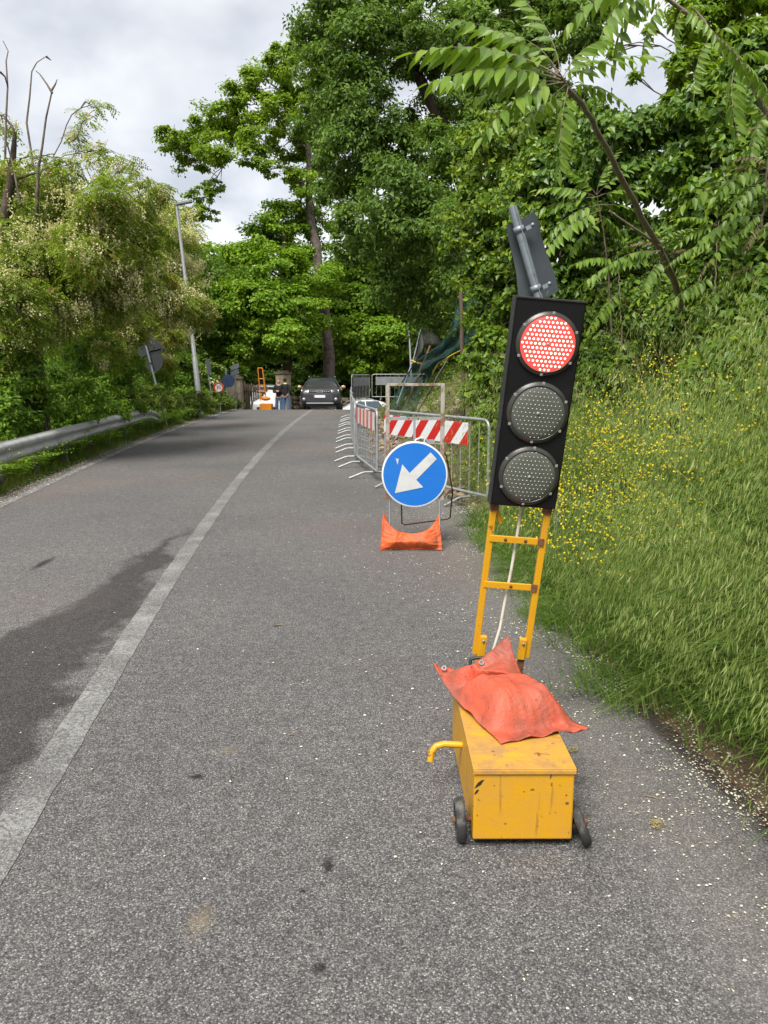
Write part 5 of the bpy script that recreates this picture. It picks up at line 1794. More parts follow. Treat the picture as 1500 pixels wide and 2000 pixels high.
# rubble and clods on the broken bank behind the barriers
rr = np.random.default_rng(11)
V, F = [], []
ico = bmesh.new(); bmesh.ops.create_icosphere(ico, subdivisions=1, radius=1.0)
iv = np.array([v.co[:] for v in ico.verts]); if_ = np.array([[v.index for v in f.verts] for f in ico.faces]); ico.free()
nst = 900
ry_ = rr.uniform(9.6, 29, nst)
rx_ = re_x(ry_) + rr.normal(0.35, 0.55, nst)
keep = rx_ > np.interp(ry_, [9, 11, 13.3, 28], [0.9, 0.25, -0.25, -0.85])
ry_, rx_ = ry_[keep], rx_[keep]
for x, y in zip(rx_, ry_):
    s = 0.02 + 0.11 * rr.random() ** 2.2
    k = len(V) * 12 if False else sum(len(a) for a in V)
    vv = iv * (1 + rr.uniform(-0.25, 0.25, (12 if len(iv) == 12 else len(iv), 1))) * np.array([s, s * rr.uniform(0.6, 1), s * rr.uniform(0.4, 0.8)])
    an = rr.uniform(0, 6.28)
    vv = vv @ np.array([[math.cos(an), -math.sin(an), 0], [math.sin(an), math.cos(an), 0], [0, 0, 1]])
    V.append(vv + np.array([x, y, h1(x, y) + s * 0.25])); F.append(if_ + k)
M['rubble'] = worn('rubble', (0.21, 0.155, 0.10), (0.33, 0.28, 0.21), 4, 0.5, 0.62, 0.95, bmp=0.5)
tag(np_mesh('rubble', np.concatenate(V), np.concatenate(F), M['rubble']), 'stones and clods of earth on the broken bank behind the barriers', 'rubble', None, 'stuff')

# ================================================================== VEGETATION
def unit(a): return a / np.maximum(np.linalg.norm(a, axis=1, keepdims=True), 1e-9)


def leaf_faces(C, A, N, L, W, fold=0.25, shape='rhomb'):
    """Leaves as folded diamonds: C centres of the leaf base, A axis, N normal, L length, W width."""
    A = unit(A)
    N = unit(N - (N * A).sum(1, keepdims=True) * A)
    B = np.cross(A, N)
    L = L[:, None]; W = W[:, None]
    base, tip = C, C + A * L - N * (L * 0.10)
    mid = C + A * (L * 0.42) + N * (W * fold)
    v = np.stack([base, mid - N * (W * fold * 1.0) + B * (W * 0.5) + N * W * fold * 0.8, tip, mid - N * (W * fold) - B * (W * 0.5) + N * W * fold * 0.8], 1)
    n = len(C)
    f = np.arange(n * 4).reshape(n, 4)
    return v.reshape(-1, 3), f


def clump_pts(rng, c, r, n, sub=16, flat=0.62, lo=0.5, tight=0.34, up=0.25):
    """n points gathered into tufts over an ellipsoid; returns points and outward directions."""
    d = unit(rng.normal(size=(sub, 3)) + np.array([0, 0, up]))
    rad = rng.uniform(lo, 1.0, (sub, 1)) ** 0.6
    sc = np.asarray(r)
    ctr = d * rad * sc
    w = rng.uniform(0.4, 1.6, sub); w /= w.sum()
    k = rng.choice(sub, n, p=w)
    size = tight * rng.uniform(0.6, 1.35, sub)
    g = rng.normal(size=(n, 3)) * 0.62
    p = ctr[k] + g * (size[k])[:, None] * sc * np.array([1, 1, flat])
    out = unit(d[k] * 0.8 + g * 0.6)
    return p + np.asarray(c), out


def foliage(name, clumps, n, ll, lw, mats, parent, origin, seed, sub=16, flat=0.62, tight=0.34, lo=0.5, up_w=0.8, droop=0.25, fracs=None, fold=0.2):
    """clumps: (centre, radii). Leaves shared out by clump size."""
    rng = np.random.default_rng(seed)
    vol = np.array([(r[0] * r[2]) for _, r in clumps]); vol = vol / vol.sum()
    Ps, Os = [], []
    for (c, r), v in zip(clumps, vol):
        k = max(20, int(n * v))
        p, o = clump_pts(rng, c, r, k, max(6, sub), flat, lo, tight)
        Ps.append(p); Os.append(o)
    Pt, Ot = np.concatenate(Ps), np.concatenate(Os)
    m = len(Pt)
    N = unit(Ot * 0.6 + np.array([0, 0, up_w]) + rng.normal(size=(m, 3)) * 0.45)
    A = unit(np.cross(N, rng.normal(size=(m, 3)))) + np.array([0, 0, -droop]) + Ot * 0.2
    s = rng.uniform(0.65, 1.3, m)
    V, F = leaf_faces(Pt, A, N, ll * s, lw * s, fold)
    if fracs is None:
        o = np_mesh(name, V, F, mats, parent, origin)
    else:
        o = np_mesh(name, V, F, mats, parent, origin, midx=(rng.random(m) < fracs).astype(np.int32))
    return o


def limbs(name, trunk, radii, clumps, parent, origin, mat, seed, r_limb=0.3, n_side=7, wig=0.12, minr=0.012, sides=6):
    """Tapered trunk, then a limb to each clump, each springing from the nearest suitable node."""
    rr = random.Random(seed)
    mb = MB()
    trunk = [Vector(t) for t in trunk]
    tk = []
    for a, b2 in zip(trunk, trunk[1:]):
        for q in range(4): tk.append(a.lerp(b2, q / 4))
    tk.append(trunk[-1])
    rad = list(np.interp(np.linspace(0, len(trunk) - 1, len(tk)), range(len(trunk)), radii))
    jit = [p + Vector((rr.uniform(-1, 1), rr.uniform(-1, 1), 0)) * (rad[i] * 0.25) for i, p in enumerate(tk)]
    mb.tube(jit, [r * rr.uniform(0.93, 1.07) for r in rad], 12)
    nodes = [(p, r) for p, r in zip(jit, rad)][len(jit) // 3:]
    top = jit[-1]
    order = sorted(clumps, key=lambda cr: min((Vector(cr[0]) - p).length for p, _ in nodes))
    for c, r in order:
        c = Vector(c)
        best = min(nodes, key=lambda pr: (c - pr[0]).length + 1.3 * max(0, pr[0].z - c.z + 0.2 * (c - pr[0]).length) + 0.0)
        p0, r0 = best
        d = c - p0
        L = d.length
        if L < 0.05: continue
        rs = max(minr, min(r0 * 0.72, r_limb * L * 0.09 + minr))
        k = 7
        pts, rads = [], []
        ph = Vector((rr.uniform(-1, 1), rr.uniform(-1, 1), rr.uniform(-0.5, 1)))
        for i in range(k + 1):
            t = i / k
            q = p0 + d * t + ph * (wig * L * math.sin(math.pi * t)) + Vector((0, 0, 0.12 * L * math.sin(math.pi * t)))
            q += Vector((rr.uniform(-1, 1), rr.uniform(-1, 1), rr.uniform(-1, 1))) * 0.025 * L * (0 < i < k)
            pts.append(q); rads.append(rs + (max(minr, rs * 0.3) - rs) * t)
        mb.tube(pts, rads, sides)
        for i in range(2, k + 1): nodes.append((pts[i], rads[i]))
        for q in range(4):                                     # twigs into the clump
            t = rr.uniform(0.55, 1.0)
            i = int(t * k)
            e = c + Vector((rr.uniform(-1, 1) * r[0], rr.uniform(-1, 1) * r[1], rr.uniform(-0.5, 1) * r[2])) * 0.8
            mid = pts[i].lerp(e, 0.5) + Vector((0, 0, 0.08 * (e - pts[i]).length))
            mb.tube([pts[i], mid, e], [max(minr, rads[i] * 0.5), minr * 0.9, minr * 0.5], 4, cap=False)
    return mb.build(name, mat, parent, origin)


def pc(lst, depth_scale=1.0, squash=0.85, jitter=0.0, seed=1):
    """(px, py, distance, radius in px) -> clump list with real centre and radii in metres."""
    rr = random.Random(seed)
    out = []
    for (x, y, d, r) in lst:
        d2 = d + rr.uniform(-1, 1) * jitter
        R_ = r * d2 / FPX
        out.append((np.array(P(x, y, d2)), np.array([R_, R_ * depth_scale, R_ * squash])))
    return out


def tree(name, label, base, trunk, radii, clumps, n, ll, lw, leaf, bark, seed, cat='tree', group=None, **kw):
    rt = empty(name, base, 0, label, cat, group)
    kl = {k: kw.pop(k) for k in list(kw) if k in ('r_limb', 'wig', 'minr')}
    limbs('trunk', trunk, radii, clumps, rt, base, bark, seed, **kl)
    foliage('crown', clumps, n, ll, lw, leaf, rt, base, seed + 50, **kw)
    return rt


def on_ground(px, py, d):
    p = P(px, py, d); p.z = h1(p.x, p.y); return p


# ---- the tall oak in the middle (spreading limbs against the sky)
D = 45.6
b0 = on_ground(645, 740, D)
cl = pc([(345, 285, D, 34), (330, 262, D - 1, 22), (372, 262, D, 42), (405, 235, D + 1, 40), (415, 285, D - 1, 44), (375, 318, D, 30), (455, 265, D + 1, 44), (440, 215, D, 38), (490, 205, D, 42),
         (480, 170, D, 36), (530, 165, D + 1, 44), (555, 120, D, 36), (590, 150, D, 46), (575, 95, D, 26), (540, 225, D - 1, 42), (590, 225, D, 46), (500, 260, D - 2, 40), (555, 285, D, 42), (615, 290, D + 1, 46),
         (490, 310, D - 1, 30), (600, 355, D, 40), (395, 385, D - 1, 26), (378, 410, D - 1, 24), (405, 420, D - 1, 18), (420, 362, D - 1, 20), (640, 190, D, 46), (645, 340, D + 1, 42), (640, 420, D + 1, 40), (560, 350, D + 1, 26), (660, 250, D + 2, 46),
         (530, 330, D - 2, 20), (620, 110, D + 1, 40)], 1.1, 0.75, 1.2, 4)
tree('oak_tree', 'tall spreading oak with bare limbs showing against the sky, above the grey car', b0,
     [b0 - Vector((0, 0, 0.3)), P(640, 660, D), P(633, 600, D), P(620, 500, D), P(605, 410, D), P(603, 330, D), P(600, 250, D)], [0.40, 0.31, 0.285, 0.26, 0.225, 0.16, 0.09],
     cl, 56000, 0.18, 0.125, M['oak_leaf'], M['bark_grey'], 21, r_limb=0.33, wig=0.10, minr=0.022, sub=12, tight=0.27)

# ---- maples beside it
D = 43.6
b0 = on_ground(560, 770, D + 1)
cl = pc([(560, 425, D + 2, 42), (520, 465, D + 1, 48), (590, 470, D + 2, 44), (480, 520, D, 52), (545, 530, D - 1, 56), (605, 545, D, 48), (450, 585, D, 52), (515, 600, D - 1.5, 58), (585, 605, D - 1.5, 54), (430, 640, D, 46), (490, 660, D - 1, 52), (555, 655, D - 2, 40),
         (435, 690, D, 34), (470, 705, D, 32), (530, 690, D + 1, 36), (590, 690, D, 26)], 1.0, 0.75, 1.2, 5)
tree('maple_tree', 'broad bright green maple behind the distant orange traffic light', b0,
     [b0 - Vector((0, 0, 0.3)), P(560, 700, D + 1), P(556, 610, D + 1), P(552, 520, D + 1), P(555, 450, D + 1)], [0.28, 0.24, 0.2, 0.14, 0.08], cl, 64000, 0.18, 0.14, M['maple_leaf'], M['bark'], 22, minr=0.015, sub=18, tight=0.32)
D = 49.5
b0 = on_ground(700, 770, D)
cl = pc([(690, 590, D, 50), (655, 620, D, 42), (735, 610, D, 50), (700, 650, D - 1.5, 52), (760, 655, D - 1, 48), (665, 690, D - 1, 38), (720, 700, D - 2, 42), (775, 700, D - 1, 38), (800, 680, D, 36), (740, 560, D + 1, 44), (690, 540, D + 2, 40), (680, 725, D - 1, 26), (735, 735, D - 1, 28), (775, 735, D - 1, 26), (820, 720, D, 30), (840, 660, D, 36), (805, 630, D, 36)], 1.0, 0.8, 1.2, 6)
tree('maple_tree', 'bushy green maple to the right of the oak trunk behind the barriers', b0,
     [b0 - Vector((0, 0, 0.3)), P(702, 700, D), P(706, 640, D), P(712, 570, D)], [0.22, 0.19, 0.14, 0.07], cl, 48000, 0.22, 0.17, M['maple_leaf'], M['bark'], 23, minr=0.015, sub=18)

# ---- background trees (one crown mesh of each kind, copied and turned)
def generic_tree(seed, leaf, bark, n, ll, lw, h=11.0, rad=4.0):
    rr = random.Random(seed)
    cl = []
    for k in range(20):
        a = k * 2.4; t = (k + 0.5) / 20
        z = h * (0.14 + 0.80 * t)
        ro = rad * (math.sin(math.pi * (0.12 + 0.80 * t)) ** 0.7) * rr.uniform(0.55, 0.85)
        q = rad * rr.uniform(0.34, 0.5)
        cl.append((np.array([math.cos(a) * ro, math.sin(a) * ro, z]), np.array([q, q, q * 0.75])))
    rt = empty('background_tree')
    limbs('trunk', [(0, 0, -0.5), (0.1, 0, h * 0.3), (-0.1, 0.1, h * 0.6), (0, 0, h * 0.85)], [0.24, 0.19, 0.12, 0.05], cl, rt, (0, 0, 0), bark, seed, minr=0.02)
    foliage('crown', cl, n, ll, lw, leaf, rt, (0, 0, 0), seed, sub=16, tight=0.36)
    return rt


gA = generic_tree(31, M['oak_leaf'], M['bark'], 26000, 0.27, 0.20)
gB = generic_tree(32, M['maple_leaf'], M['bark'], 24000, 0.28, 0.22, 12, 4.4)
gC = generic_tree(33, M['dark_leaf'], M['bark'], 24000, 0.28, 0.20, 12, 4.2)
bgs = [(gC, 395, 50, 0.95, 'dark green tree standing behind the leaning street lamp'),
       (gB, 445, 54, 1.0, 'light green tree rising behind the maple, left of the oak'),
       (gA, 505, 57, 1.05, 'tree behind the pillars with its top just left of the oak trunk'),
       (gC, 590, 52, 0.75, 'dark tree in the shade behind the pale gate pillar'),
       (gB, 625, 60, 1.05, 'tree far behind the oak trunk'),
       (gA, 690, 56, 1.15, 'tree far behind the maple on the right of the oak'),
       (gC, 760, 54, 1.2, 'dark tree behind the distant slim street lamp'),
       (gC, 838, 46, 1.15, 'dark tree behind the grey netting'),
       (gA, 915, 44, 1.1, 'tree on the slope behind the ivy hedge'),
       (gC, 300, 42, 0.85, 'tree behind the flowering acacias, left of the lamp'),
       (gA, 215, 36, 0.8, 'tree hidden behind the flowering acacias on the left'),
       (gC, 120, 30, 0.72, 'dark tree behind the left acacia trunk'),
       (gA, 20, 27, 0.68, 'tree at the far left edge behind the acacia')]
used = set()
for k, (src, px, d, s, lab) in enumerate(bgs):
    o = src if src.name not in used else copy_tree(src)
    used.add(src.name)
    d = d + (6 if d > 43 else 0)
    s = s * (1.1 if d > 43 else 1)
    p = on_ground(px, 760, d)
    o.location = p; o.scale = (s, s, s * (0.92 + 0.1 * math.sin(k * 2.2))); o.rotation_euler = (0, 0, k * 1.9)
    tag(o, lab, 'tree', 'background trees')

# ---- tall dark trees leaning in from the right
D = 23.0
b0 = on_ground(985, 720, 22.0)
cl = pc([(640, 30, D, 58), (700, 25, D, 62), (620, 75, D, 46), (680, 95, D, 62), (745, 75, D + 1, 54), (640, 140, D, 52), (700, 165, D, 62), (665, 215, D, 58), (730, 235, D, 58), (790, 30, D, 58), (850, 45, D, 56), (815, 115, D + 1, 44), (880, 110, D, 46), (760, 150, D, 44), (690, 285, D, 62), (650, 300, D + 1, 46), (755, 300, D - 1, 62), (700, 360, D - 1, 62), (655, 375, D + 1, 40),
         (800, 285, D, 52), (840, 230, D, 46), (770, 375, D - 2, 66), (830, 330, D - 2, 60), (715, 430, D - 1, 56), (685, 470, D, 42), (780, 450, D - 2, 62), (840, 420, D - 3, 62), (880, 360, D - 3, 56), (740, 500, D, 48), (800, 520, D - 2, 56), (855, 500, D - 3, 56), (880, 560, D - 3, 46), (820, 580, D - 1, 50), (760, 560, D, 42), (890, 430, D - 4, 50), (880, 270, D - 2, 52), (900, 190, D - 1, 46), (930, 50, D, 56), (950, 130, D, 48), (960, 230, D - 2, 50), (910, 300, D - 3, 50),
         (860, 620, D - 1, 40), (830, 640, D, 36), (610, 240, D + 1, 36)], 1.1, 0.85, 1.5, 7)
tree('dark_oak_tree', 'tall dark green oak overhanging the road in the middle right', b0,
     [b0 - Vector((0, 0, 0.3)), P(965, 560, 22), P(930, 420, 22.5), P(890, 300, 23), P(845, 200, 23), P(800, 120, 23.5), P(770, 40, 23.5)], [0.34, 0.30, 0.27, 0.23, 0.18, 0.13, 0.08],
     cl, 105000, 0.13, 0.064, M['dark_leaf'], M['bark'], 24, r_limb=0.35, minr=0.012, sub=20, tight=0.30, droop=0.5, up_w=0.6)
D = 17.0
b0 = on_ground(1120, 640, D)
cl = pc([(975, 30, D, 60), (1050, 40, D, 60), (1000, 110, D, 55), (1070, 130, D, 55), (1120, 60, D, 54), (1030, 190, D, 50), (960, 170, D + 1, 45), (1110, 235, D, 50), (1040, 260, D, 60), (1180, 255, D, 36), (1150, 20, D, 34)], 1.1, 0.85, 1.0, 8)
tree('dark_oak_tree', 'dark oak crown rising behind the ivy hedge at the top', b0,
     [b0 - Vector((0, 0, 0.3)), P(1100, 400, D), P(1085, 250, D), P(1050, 120, D), P(1030, 20, D)], [0.28, 0.24, 0.2, 0.13, 0.07], cl, 34000, 0.12, 0.06, M['dark_leaf'], M['bark'], 25, minr=0.012, sub=16, tight=0.28, droop=0.4)
D = 14.0
b0 = on_ground(1420, 600, D)
cl = pc([(1370, 40, D, 55), (1440, 30, D, 70), (1490, 90, D, 60), (1400, 110, D, 55), (1350, 130, D, 40), (1480, 170, D, 70), (1330, 30, D, 22), (1420, 190, D, 70), (1320, 210, D, 30), (1240, 150, D, 9), (1200, 100, D, 8), (1270, 60, D, 8)], 1.1, 0.85, 0.8, 9)
tree('dark_oak_tree', 'leafy tree at the upper right corner behind the ailanthus', b0,
     [b0 - Vector((0, 0, 0.3)), P(1425, 400, D), P(1420, 200, D), P(1430, 60, D)], [0.2, 0.17, 0.13, 0.06], cl, 26000, 0.12, 0.065, M['oak_leaf'], M['bark'], 26, minr=0.01, sub=14, tight=0.30)

# ---- flowering acacias on the left
def acacia(label, base, trunk, radii, clumps, n, nb, seed, dry=0.12, ll=0.062, lw=0.030, group='flowering acacias'):
    rt = empty('acacia_tree', base, 0, label, 'tree', group)
    limbs('trunk', trunk, radii, clumps, rt, base, M['bark'], seed, minr=0.008, r_limb=0.28, wig=0.14)
    rng = np.random.default_rng(seed)
    clumps = clumps + [(c + rng.normal(size=3) * r * np.array([0.8, 0.8, 0.75]), r * rng.uniform(0.3, 0.6)) for c, r in clumps for _ in range(2)]
    vol = np.array([(r[0] * r[2]) for _, r in clumps])
    cz = np.array([c[2] for c, _ in clumps])
    vol = vol * np.where(cz > np.quantile(cz, 0.62), 0.5, 1.0) * rng.uniform(0.5, 1.4, len(vol)); vol = vol / vol.sum()
    Cs, As, Ns, Ls, Ws, Ms = [], [], [], [], [], []
    Bv, Bd = [], []
    for (c, r), v in zip(clumps, vol):
        k = max(6, int(n * v / 11))                            # pinnate leaves of eleven leaflets
        p, o = clump_pts(rng, c, r, k, 14, 0.7, 0.4, 0.36)
        ax = unit(np.cross(rng.normal(size=(k, 3)), np.array([0, 0, 1.0])) + np.array([0, 0, -0.45]) + o * 0.4)
        up = unit(np.array([0, 0, 1.0]) + rng.normal(size=(k, 3)) * 0.4)
        sd = unit(np.cross(ax, up))
        dr = (rng.random(k) < dry).astype(int)
        for j in range(11):
            t = (j // 2) / 5.0
            s_ = 1 if j % 2 else -1
            if j == 10: s_ = 0
            q = p + ax * (0.05 + 0.17 * t) * (ll / 0.062) + np.array([0, 0, -0.05]) * t * t
            Cs.append(q); As.append(sd * s_ + ax * (0.35 if s_ else 1) + np.array([0, 0, -0.25])); Ns.append(up)
            sz = rng.uniform(0.7, 1.25, k)
            Ls.append(ll * sz); Ws.append(lw * sz); Ms.append(dr)
        kb = int(nb * v)
        pb_, ob_ = clump_pts(rng, c, r * 1.03, max(2, kb), 10, 0.7, 0.6, 0.4)
        Bv.append(pb_)
    V, F = leaf_faces(np.concatenate(Cs), np.concatenate(As), np.concatenate(Ns), np.concatenate(Ls), np.concatenate(Ws), 0.15)
    np_mesh('crown', V, F, [M['acacia_leaf'], M['acacia_dry']], rt, base, midx=np.concatenate(Ms))
    pb_ = np.concatenate(Bv)                                   # hanging racemes of pale blossom
    k = len(pb_)
    C2, A2, N2, L2 = [], [], [], []
    for j in range(6):
        t = j / 5
        C2.append(pb_ + np.array([0, 0, -0.13 * t]) * (ll / 0.062) + rng.normal(size=(k, 3)) * 0.018 * (1.2 - t) * (ll / 0.062))
        A2.append(rng.normal(size=(k, 3)) + np.array([0, 0, -0.6])); N2.append(rng.normal(size=(k, 3)))
        L2.append(rng.uniform(0.030, 0.048, k) * (ll / 0.062) * (1.1 - 0.4 * t))
    L2 = np.concatenate(L2)
    V, F = leaf_faces(np.concatenate(C2), np.concatenate(A2), np.concatenate(N2), L2, L2 * 0.8, 0.3)
    np_mesh('blossom', V, F, M['blossom'], rt, base)
    return rt


D = 13.6
b0 = on_ground(70, 760, D)
cl = pc([(15, 330, D, 24), (70, 310, D, 16), (85, 345, D + 0.5, 24), (180, 205, D + 1, 13), (165, 235, D + 1, 16), (150, 270, D + 1, 16), (200, 300, D + 1, 26), (240, 335, D + 1, 30), (130, 335, D, 30), (285, 375, D + 1.5, 28), (320, 372, D + 1.5, 14), (30, 400, D, 62), (110, 410, D, 62), (190, 400, D + 0.5, 62), (250, 430, D + 1, 46),
         (40, 490, D - 0.5, 66), (130, 500, D, 68), (215, 500, D + 0.6, 62), (290, 470, D + 1.5, 42), (20, 580, D - 1, 60), (100, 590, D - 0.5, 62), (180, 590, D + 0.5, 60), (250, 570, D + 1.2, 48), (10, 660, D - 1.5, 48), (300, 410, D + 1.6, 28), (5, 240, D, 20)], 1.2, 0.9, 0.8, 10)
acacia('large flowering acacia on the far left with a thick dark trunk', b0,
       [b0 - Vector((0, 0, 0.3)), P(58, 690, D), P(50, 620, D), P(25, 540, D), P(5, 450, D), P(20, 360, D), P(30, 260, D)], [0.22, 0.19, 0.16, 0.12, 0.10, 0.07, 0.03], cl, 84000, 6500, 41, 0.05)
D = 19.6
b0 = on_ground(245, 760, D)
cl = pc([(290, 540, D, 48), (325, 580, D, 44), (388, 610, D + 1, 34), (285, 615, D + 5, 50), (335, 640, D + 5, 40), (240, 610, D, 40), (230, 640, D - 1, 50), (310, 680, D + 6, 44), (220, 560, D, 40), (180, 660, D - 1, 44), (260, 500, D, 40)], 1.1, 0.85, 0.9, 11)
acacia('flowering acacia with browned leaves between the triangular sign and the street lamp', b0,
       [b0 - Vector((0, 0, 0.3)), P(248, 690, D), P(252, 600, D), P(256, 535, D), P(300, 500, D)], [0.12, 0.10, 0.09, 0.07, 0.04], cl, 72000, 5000, 42, 0.22, 0.072, 0.036)
D = 33.0
b0 = on_ground(330, 770, D)
cl = pc([(290, 440, D, 40), (330, 420, D, 34), (265, 470, D, 40), (350, 470, D, 36), (300, 500, D, 46), (270, 540, D, 46), (355, 540, D, 40), (310, 570, D, 46), (260, 430, D, 26), (365, 430, D, 22), (235, 500, D, 36)], 1.1, 0.9, 1.2, 12)
acacia('pale blossoming acacia behind the street lamp', b0, [b0 - Vector((0, 0, 0.3)), P(325, 680, D), P(318, 560, D), P(310, 460, D)], [0.2, 0.17, 0.12, 0.05], cl, 34000, 5000, 43, 0.05, 0.11, 0.06)

# dead bare branches above the left acacia
D = 13.4
bb = P(75, 330, D)
rt = empty('dead_tree', on_ground(78, 760, D), 0, 'bare dead branches sticking up above the left acacia into the sky', 'tree')
O = rt.location
mb = MB()
mb.tube([O - Vector((0, 0, 0.2)), P(74, 640, D + 0.3), P(66, 500, D + 0.3), P(72, 400, D), bb, P(82, 290, D), P(90, 230, D), P(100, 185, D), P(102, 172, D)], [0.05, 0.045, 0.04, 0.03, 0.022, 0.018, 0.015, 0.012, 0.006], 6)
mb.build('trunk', M['bark_grey'], rt, O)
for br in ([(102, 182), (92, 165), (78, 145), (70, 138)], [(100, 178), (108, 165), (112, 155)], [(66, 330), (52, 240), (58, 190), (62, 140), (72, 122), (90, 110)], [(90, 110), (100, 118)], [(10, 310), (12, 230), (15, 170), (12, 120), (16, 100), (6, 80)], [(0, 140), (10, 150), (16, 175)], [(40, 400), (25, 320), (8, 260), (-10, 220)]):
    mb = MB()
    k = len(br)
    mb.tube([P(x, y, D + 0.05 * i) for i, (x, y) in enumerate(br)], [0.020 - 0.014 * i / (k - 1) for i in range(k)], 5)
    mb.build('branch', M['bark_grey'], rt, O)

# ---- shrubs behind the guardrail
def shrub(name, label, lst, n, ll, lw, leaf, seed, group='shrubs behind the guardrail', **kw):
    cl = pc(lst, 1.0, 0.85, 0.4, seed)
    c0 = cl[0][0]
    base = Vector((c0[0], c0[1], h1(c0[0], c0[1])))
    rt = empty(name, base, 0, label, 'shrub', group)
    top = Vector(c0)
    limbs('stem', [base - Vector((0, 0, 0.1)), base.lerp(top, 0.5), top], [0.035, 0.025, 0.012], cl, rt, base, M['bark'], seed, minr=0.006)
    foliage('leaves', cl, n, ll, lw, leaf, rt, base, seed, **kw)
    return rt


shrub('shrub', 'dark green elder shrub at the left edge behind the guardrail', [(30, 740, 13, 62), (0, 690, 13, 50), (60, 790, 13, 46), (10, 800, 12.6, 48), (40, 830, 13, 40)], 9000, 0.085, 0.042, M['shrub_leaf'], 61)
shrub('shrub', 'dark elder shrub under the acacia right of its trunk', [(140, 720, 15.2, 60), (190, 690, 15.5, 46), (110, 670, 15.5, 46), (160, 780, 15.2, 46), (100, 780, 15, 40), (130, 815, 15, 40)], 9000, 0.085, 0.042, M['shrub_leaf'], 62)
shrub('shrub', 'leafy shrub left of the triangular sign', [(225, 740, 18.5, 46), (190, 770, 18, 40), (250, 780, 19, 36), (240, 700, 19, 36), (220, 800, 18, 34)], 8000, 0.085, 0.045, M['shrub_leaf'], 63)
shrub('shrub', 'deep green shrub between the triangular sign and the street lamp', [(345, 720, 30.5, 34), (330, 750, 29.5, 34), (365, 755, 31, 28), (310, 745, 26, 26), (375, 715, 31.5, 26)], 9000, 0.11, 0.07, M['shrub_leaf'], 64)
shrub('shrub', 'low weedy bush at the end of the guardrail', [(300, 775, 22.2, 30), (330, 785, 23.4, 26), (275, 790, 21.2, 26), (355, 790, 25, 24)], 7000, 0.08, 0.035, M['weed'], 65)
shrub('shrub', 'low weedy bush at the road edge beyond the guardrail', [(385, 785, 27, 24), (410, 783, 29, 22), (365, 790, 26, 22), (430, 780, 31, 20)], 7000, 0.09, 0.04, M['weed'], 66)
shrub('shrub', 'low weeds below the speed limit sign', [(445, 785, 33, 16), (425, 788, 31.5, 16), (462, 788, 35, 12), (405, 793, 29.5, 14)], 5000, 0.10, 0.04, M['weed'], 67)
shrub('shrub', 'pale blossoming bush behind the edge-on sign', [(415, 728, 33, 22), (425, 745, 33, 18), (400, 740, 32, 18)], 4000, 0.12, 0.08, [M['shrub_leaf'], M['blossom']], 68, fracs=0.22)

# ---- undergrowth that fills the slope behind the guardrail
rng = np.random.default_rng(69)
n = 80000
y = 6.0 + 27 * rng.random(n) ** 1.15
gxr = np.minimum(np.interp(y, gl[:, 1], gl[:, 0]) - 0.25, le_x(y) - 0.75)
u = 5.5 * rng.random(n) ** 1.15
x = gxr - u
top = (0.55 + 0.35 * wob(x * 0.8, y * 0.7, 1.3) + 0.18 * wob(x * 2.1, y * 1.9, 1.6)) * np.clip(0.7 + u * 1.1, 0.7, 2.9)
z = H(x, y) + top * rng.random(n) ** 0.5
V, F = leaf_faces(np.stack([x, y, z], 1), rng.normal(size=(n, 3)) + np.array([0.4, -0.4, -0.1]), np.array([0.35, -0.35, 0.8]) + rng.normal(size=(n, 3)) * 0.4, 0.085 * rng.uniform(0.6, 1.4, n), 0.042 * rng.uniform(0.6, 1.3, n))
tag(np_mesh('undergrowth', V, F, [M['shrub_leaf'], M['fern']], midx=(wob(x * 0.6, y * 0.5, 1.0) > 0.1).astype(np.int32)), 'dense brambles and nettles filling the slope behind the guardrail', 'undergrowth', None, 'stuff')

# ---- ivy-covered slope on the right
rng = np.random.default_rng(71)
ivl = [(1000, 275, 10.5, 66), (960, 330, 10.8, 56), (1060, 290, 10, 70), (930, 400, 11, 46), (990, 390, 10.3, 66), (1060, 370, 9.6, 72), (920, 470, 11, 44), (980, 470, 10.3, 60), (1050, 460, 9.6, 66), (950, 540, 10.6, 48), (1010, 545, 10, 60), (960, 610, 10.3, 48), (1020, 620, 9.6, 56),
       (960, 680, 10, 44), (985, 740, 9.7, 46), (950, 760, 10.2, 40), (960, 820, 9.9, 40), (985, 800, 9.5, 38), (965, 870, 9.6, 34), (930, 700, 10.6, 30)]
ivr = [(1130, 280, 9.4, 76), (1130, 370, 9.0, 72), (1210, 290, 8.8, 74), (1200, 370, 8.7, 66), (1290, 290, 8.3, 76), (1290, 370, 8.3, 66), (1370, 240, 8.0, 76), (1380, 330, 7.8, 76), (1450, 210, 7.7, 74), (1460, 300, 7.5, 80), (1400, 400, 7.7, 70), (1480, 390, 7.2, 80), 
       (1130, 450, 9.2, 58), (1460, 470, 7.2, 66), (1500, 130, 7.6, 70), (1400, 470, 7.8, 50), (1120, 520, 9.4, 50), (1190, 500, 10.4, 50), (1270, 500, 10.2, 46), (1340, 500, 9.8, 46), (1530, 300, 7.0, 80), (1540, 430, 6.8, 80), (1100, 560, 9.3, 50), (1180, 460, 12, 56), (1240, 470, 11.6, 60), (1300, 480, 11.4, 60), (1350, 470, 11, 56), (1235, 545, 11.5, 54), (1300, 545, 11, 54), (1370, 530, 10.4, 50), (1170, 540, 11.6, 50)]
c0 = on_ground(1120, 560, 9.8)
rt = empty('ivy_hedge', c0, 0, 'tall overgrown hedge of ivy and climbers on the right bank', 'hedge')
clL, clR = pc(ivl, 0.9, 0.9, 0.25, 1), pc(ivr, 0.9, 0.9, 0.25, 2)
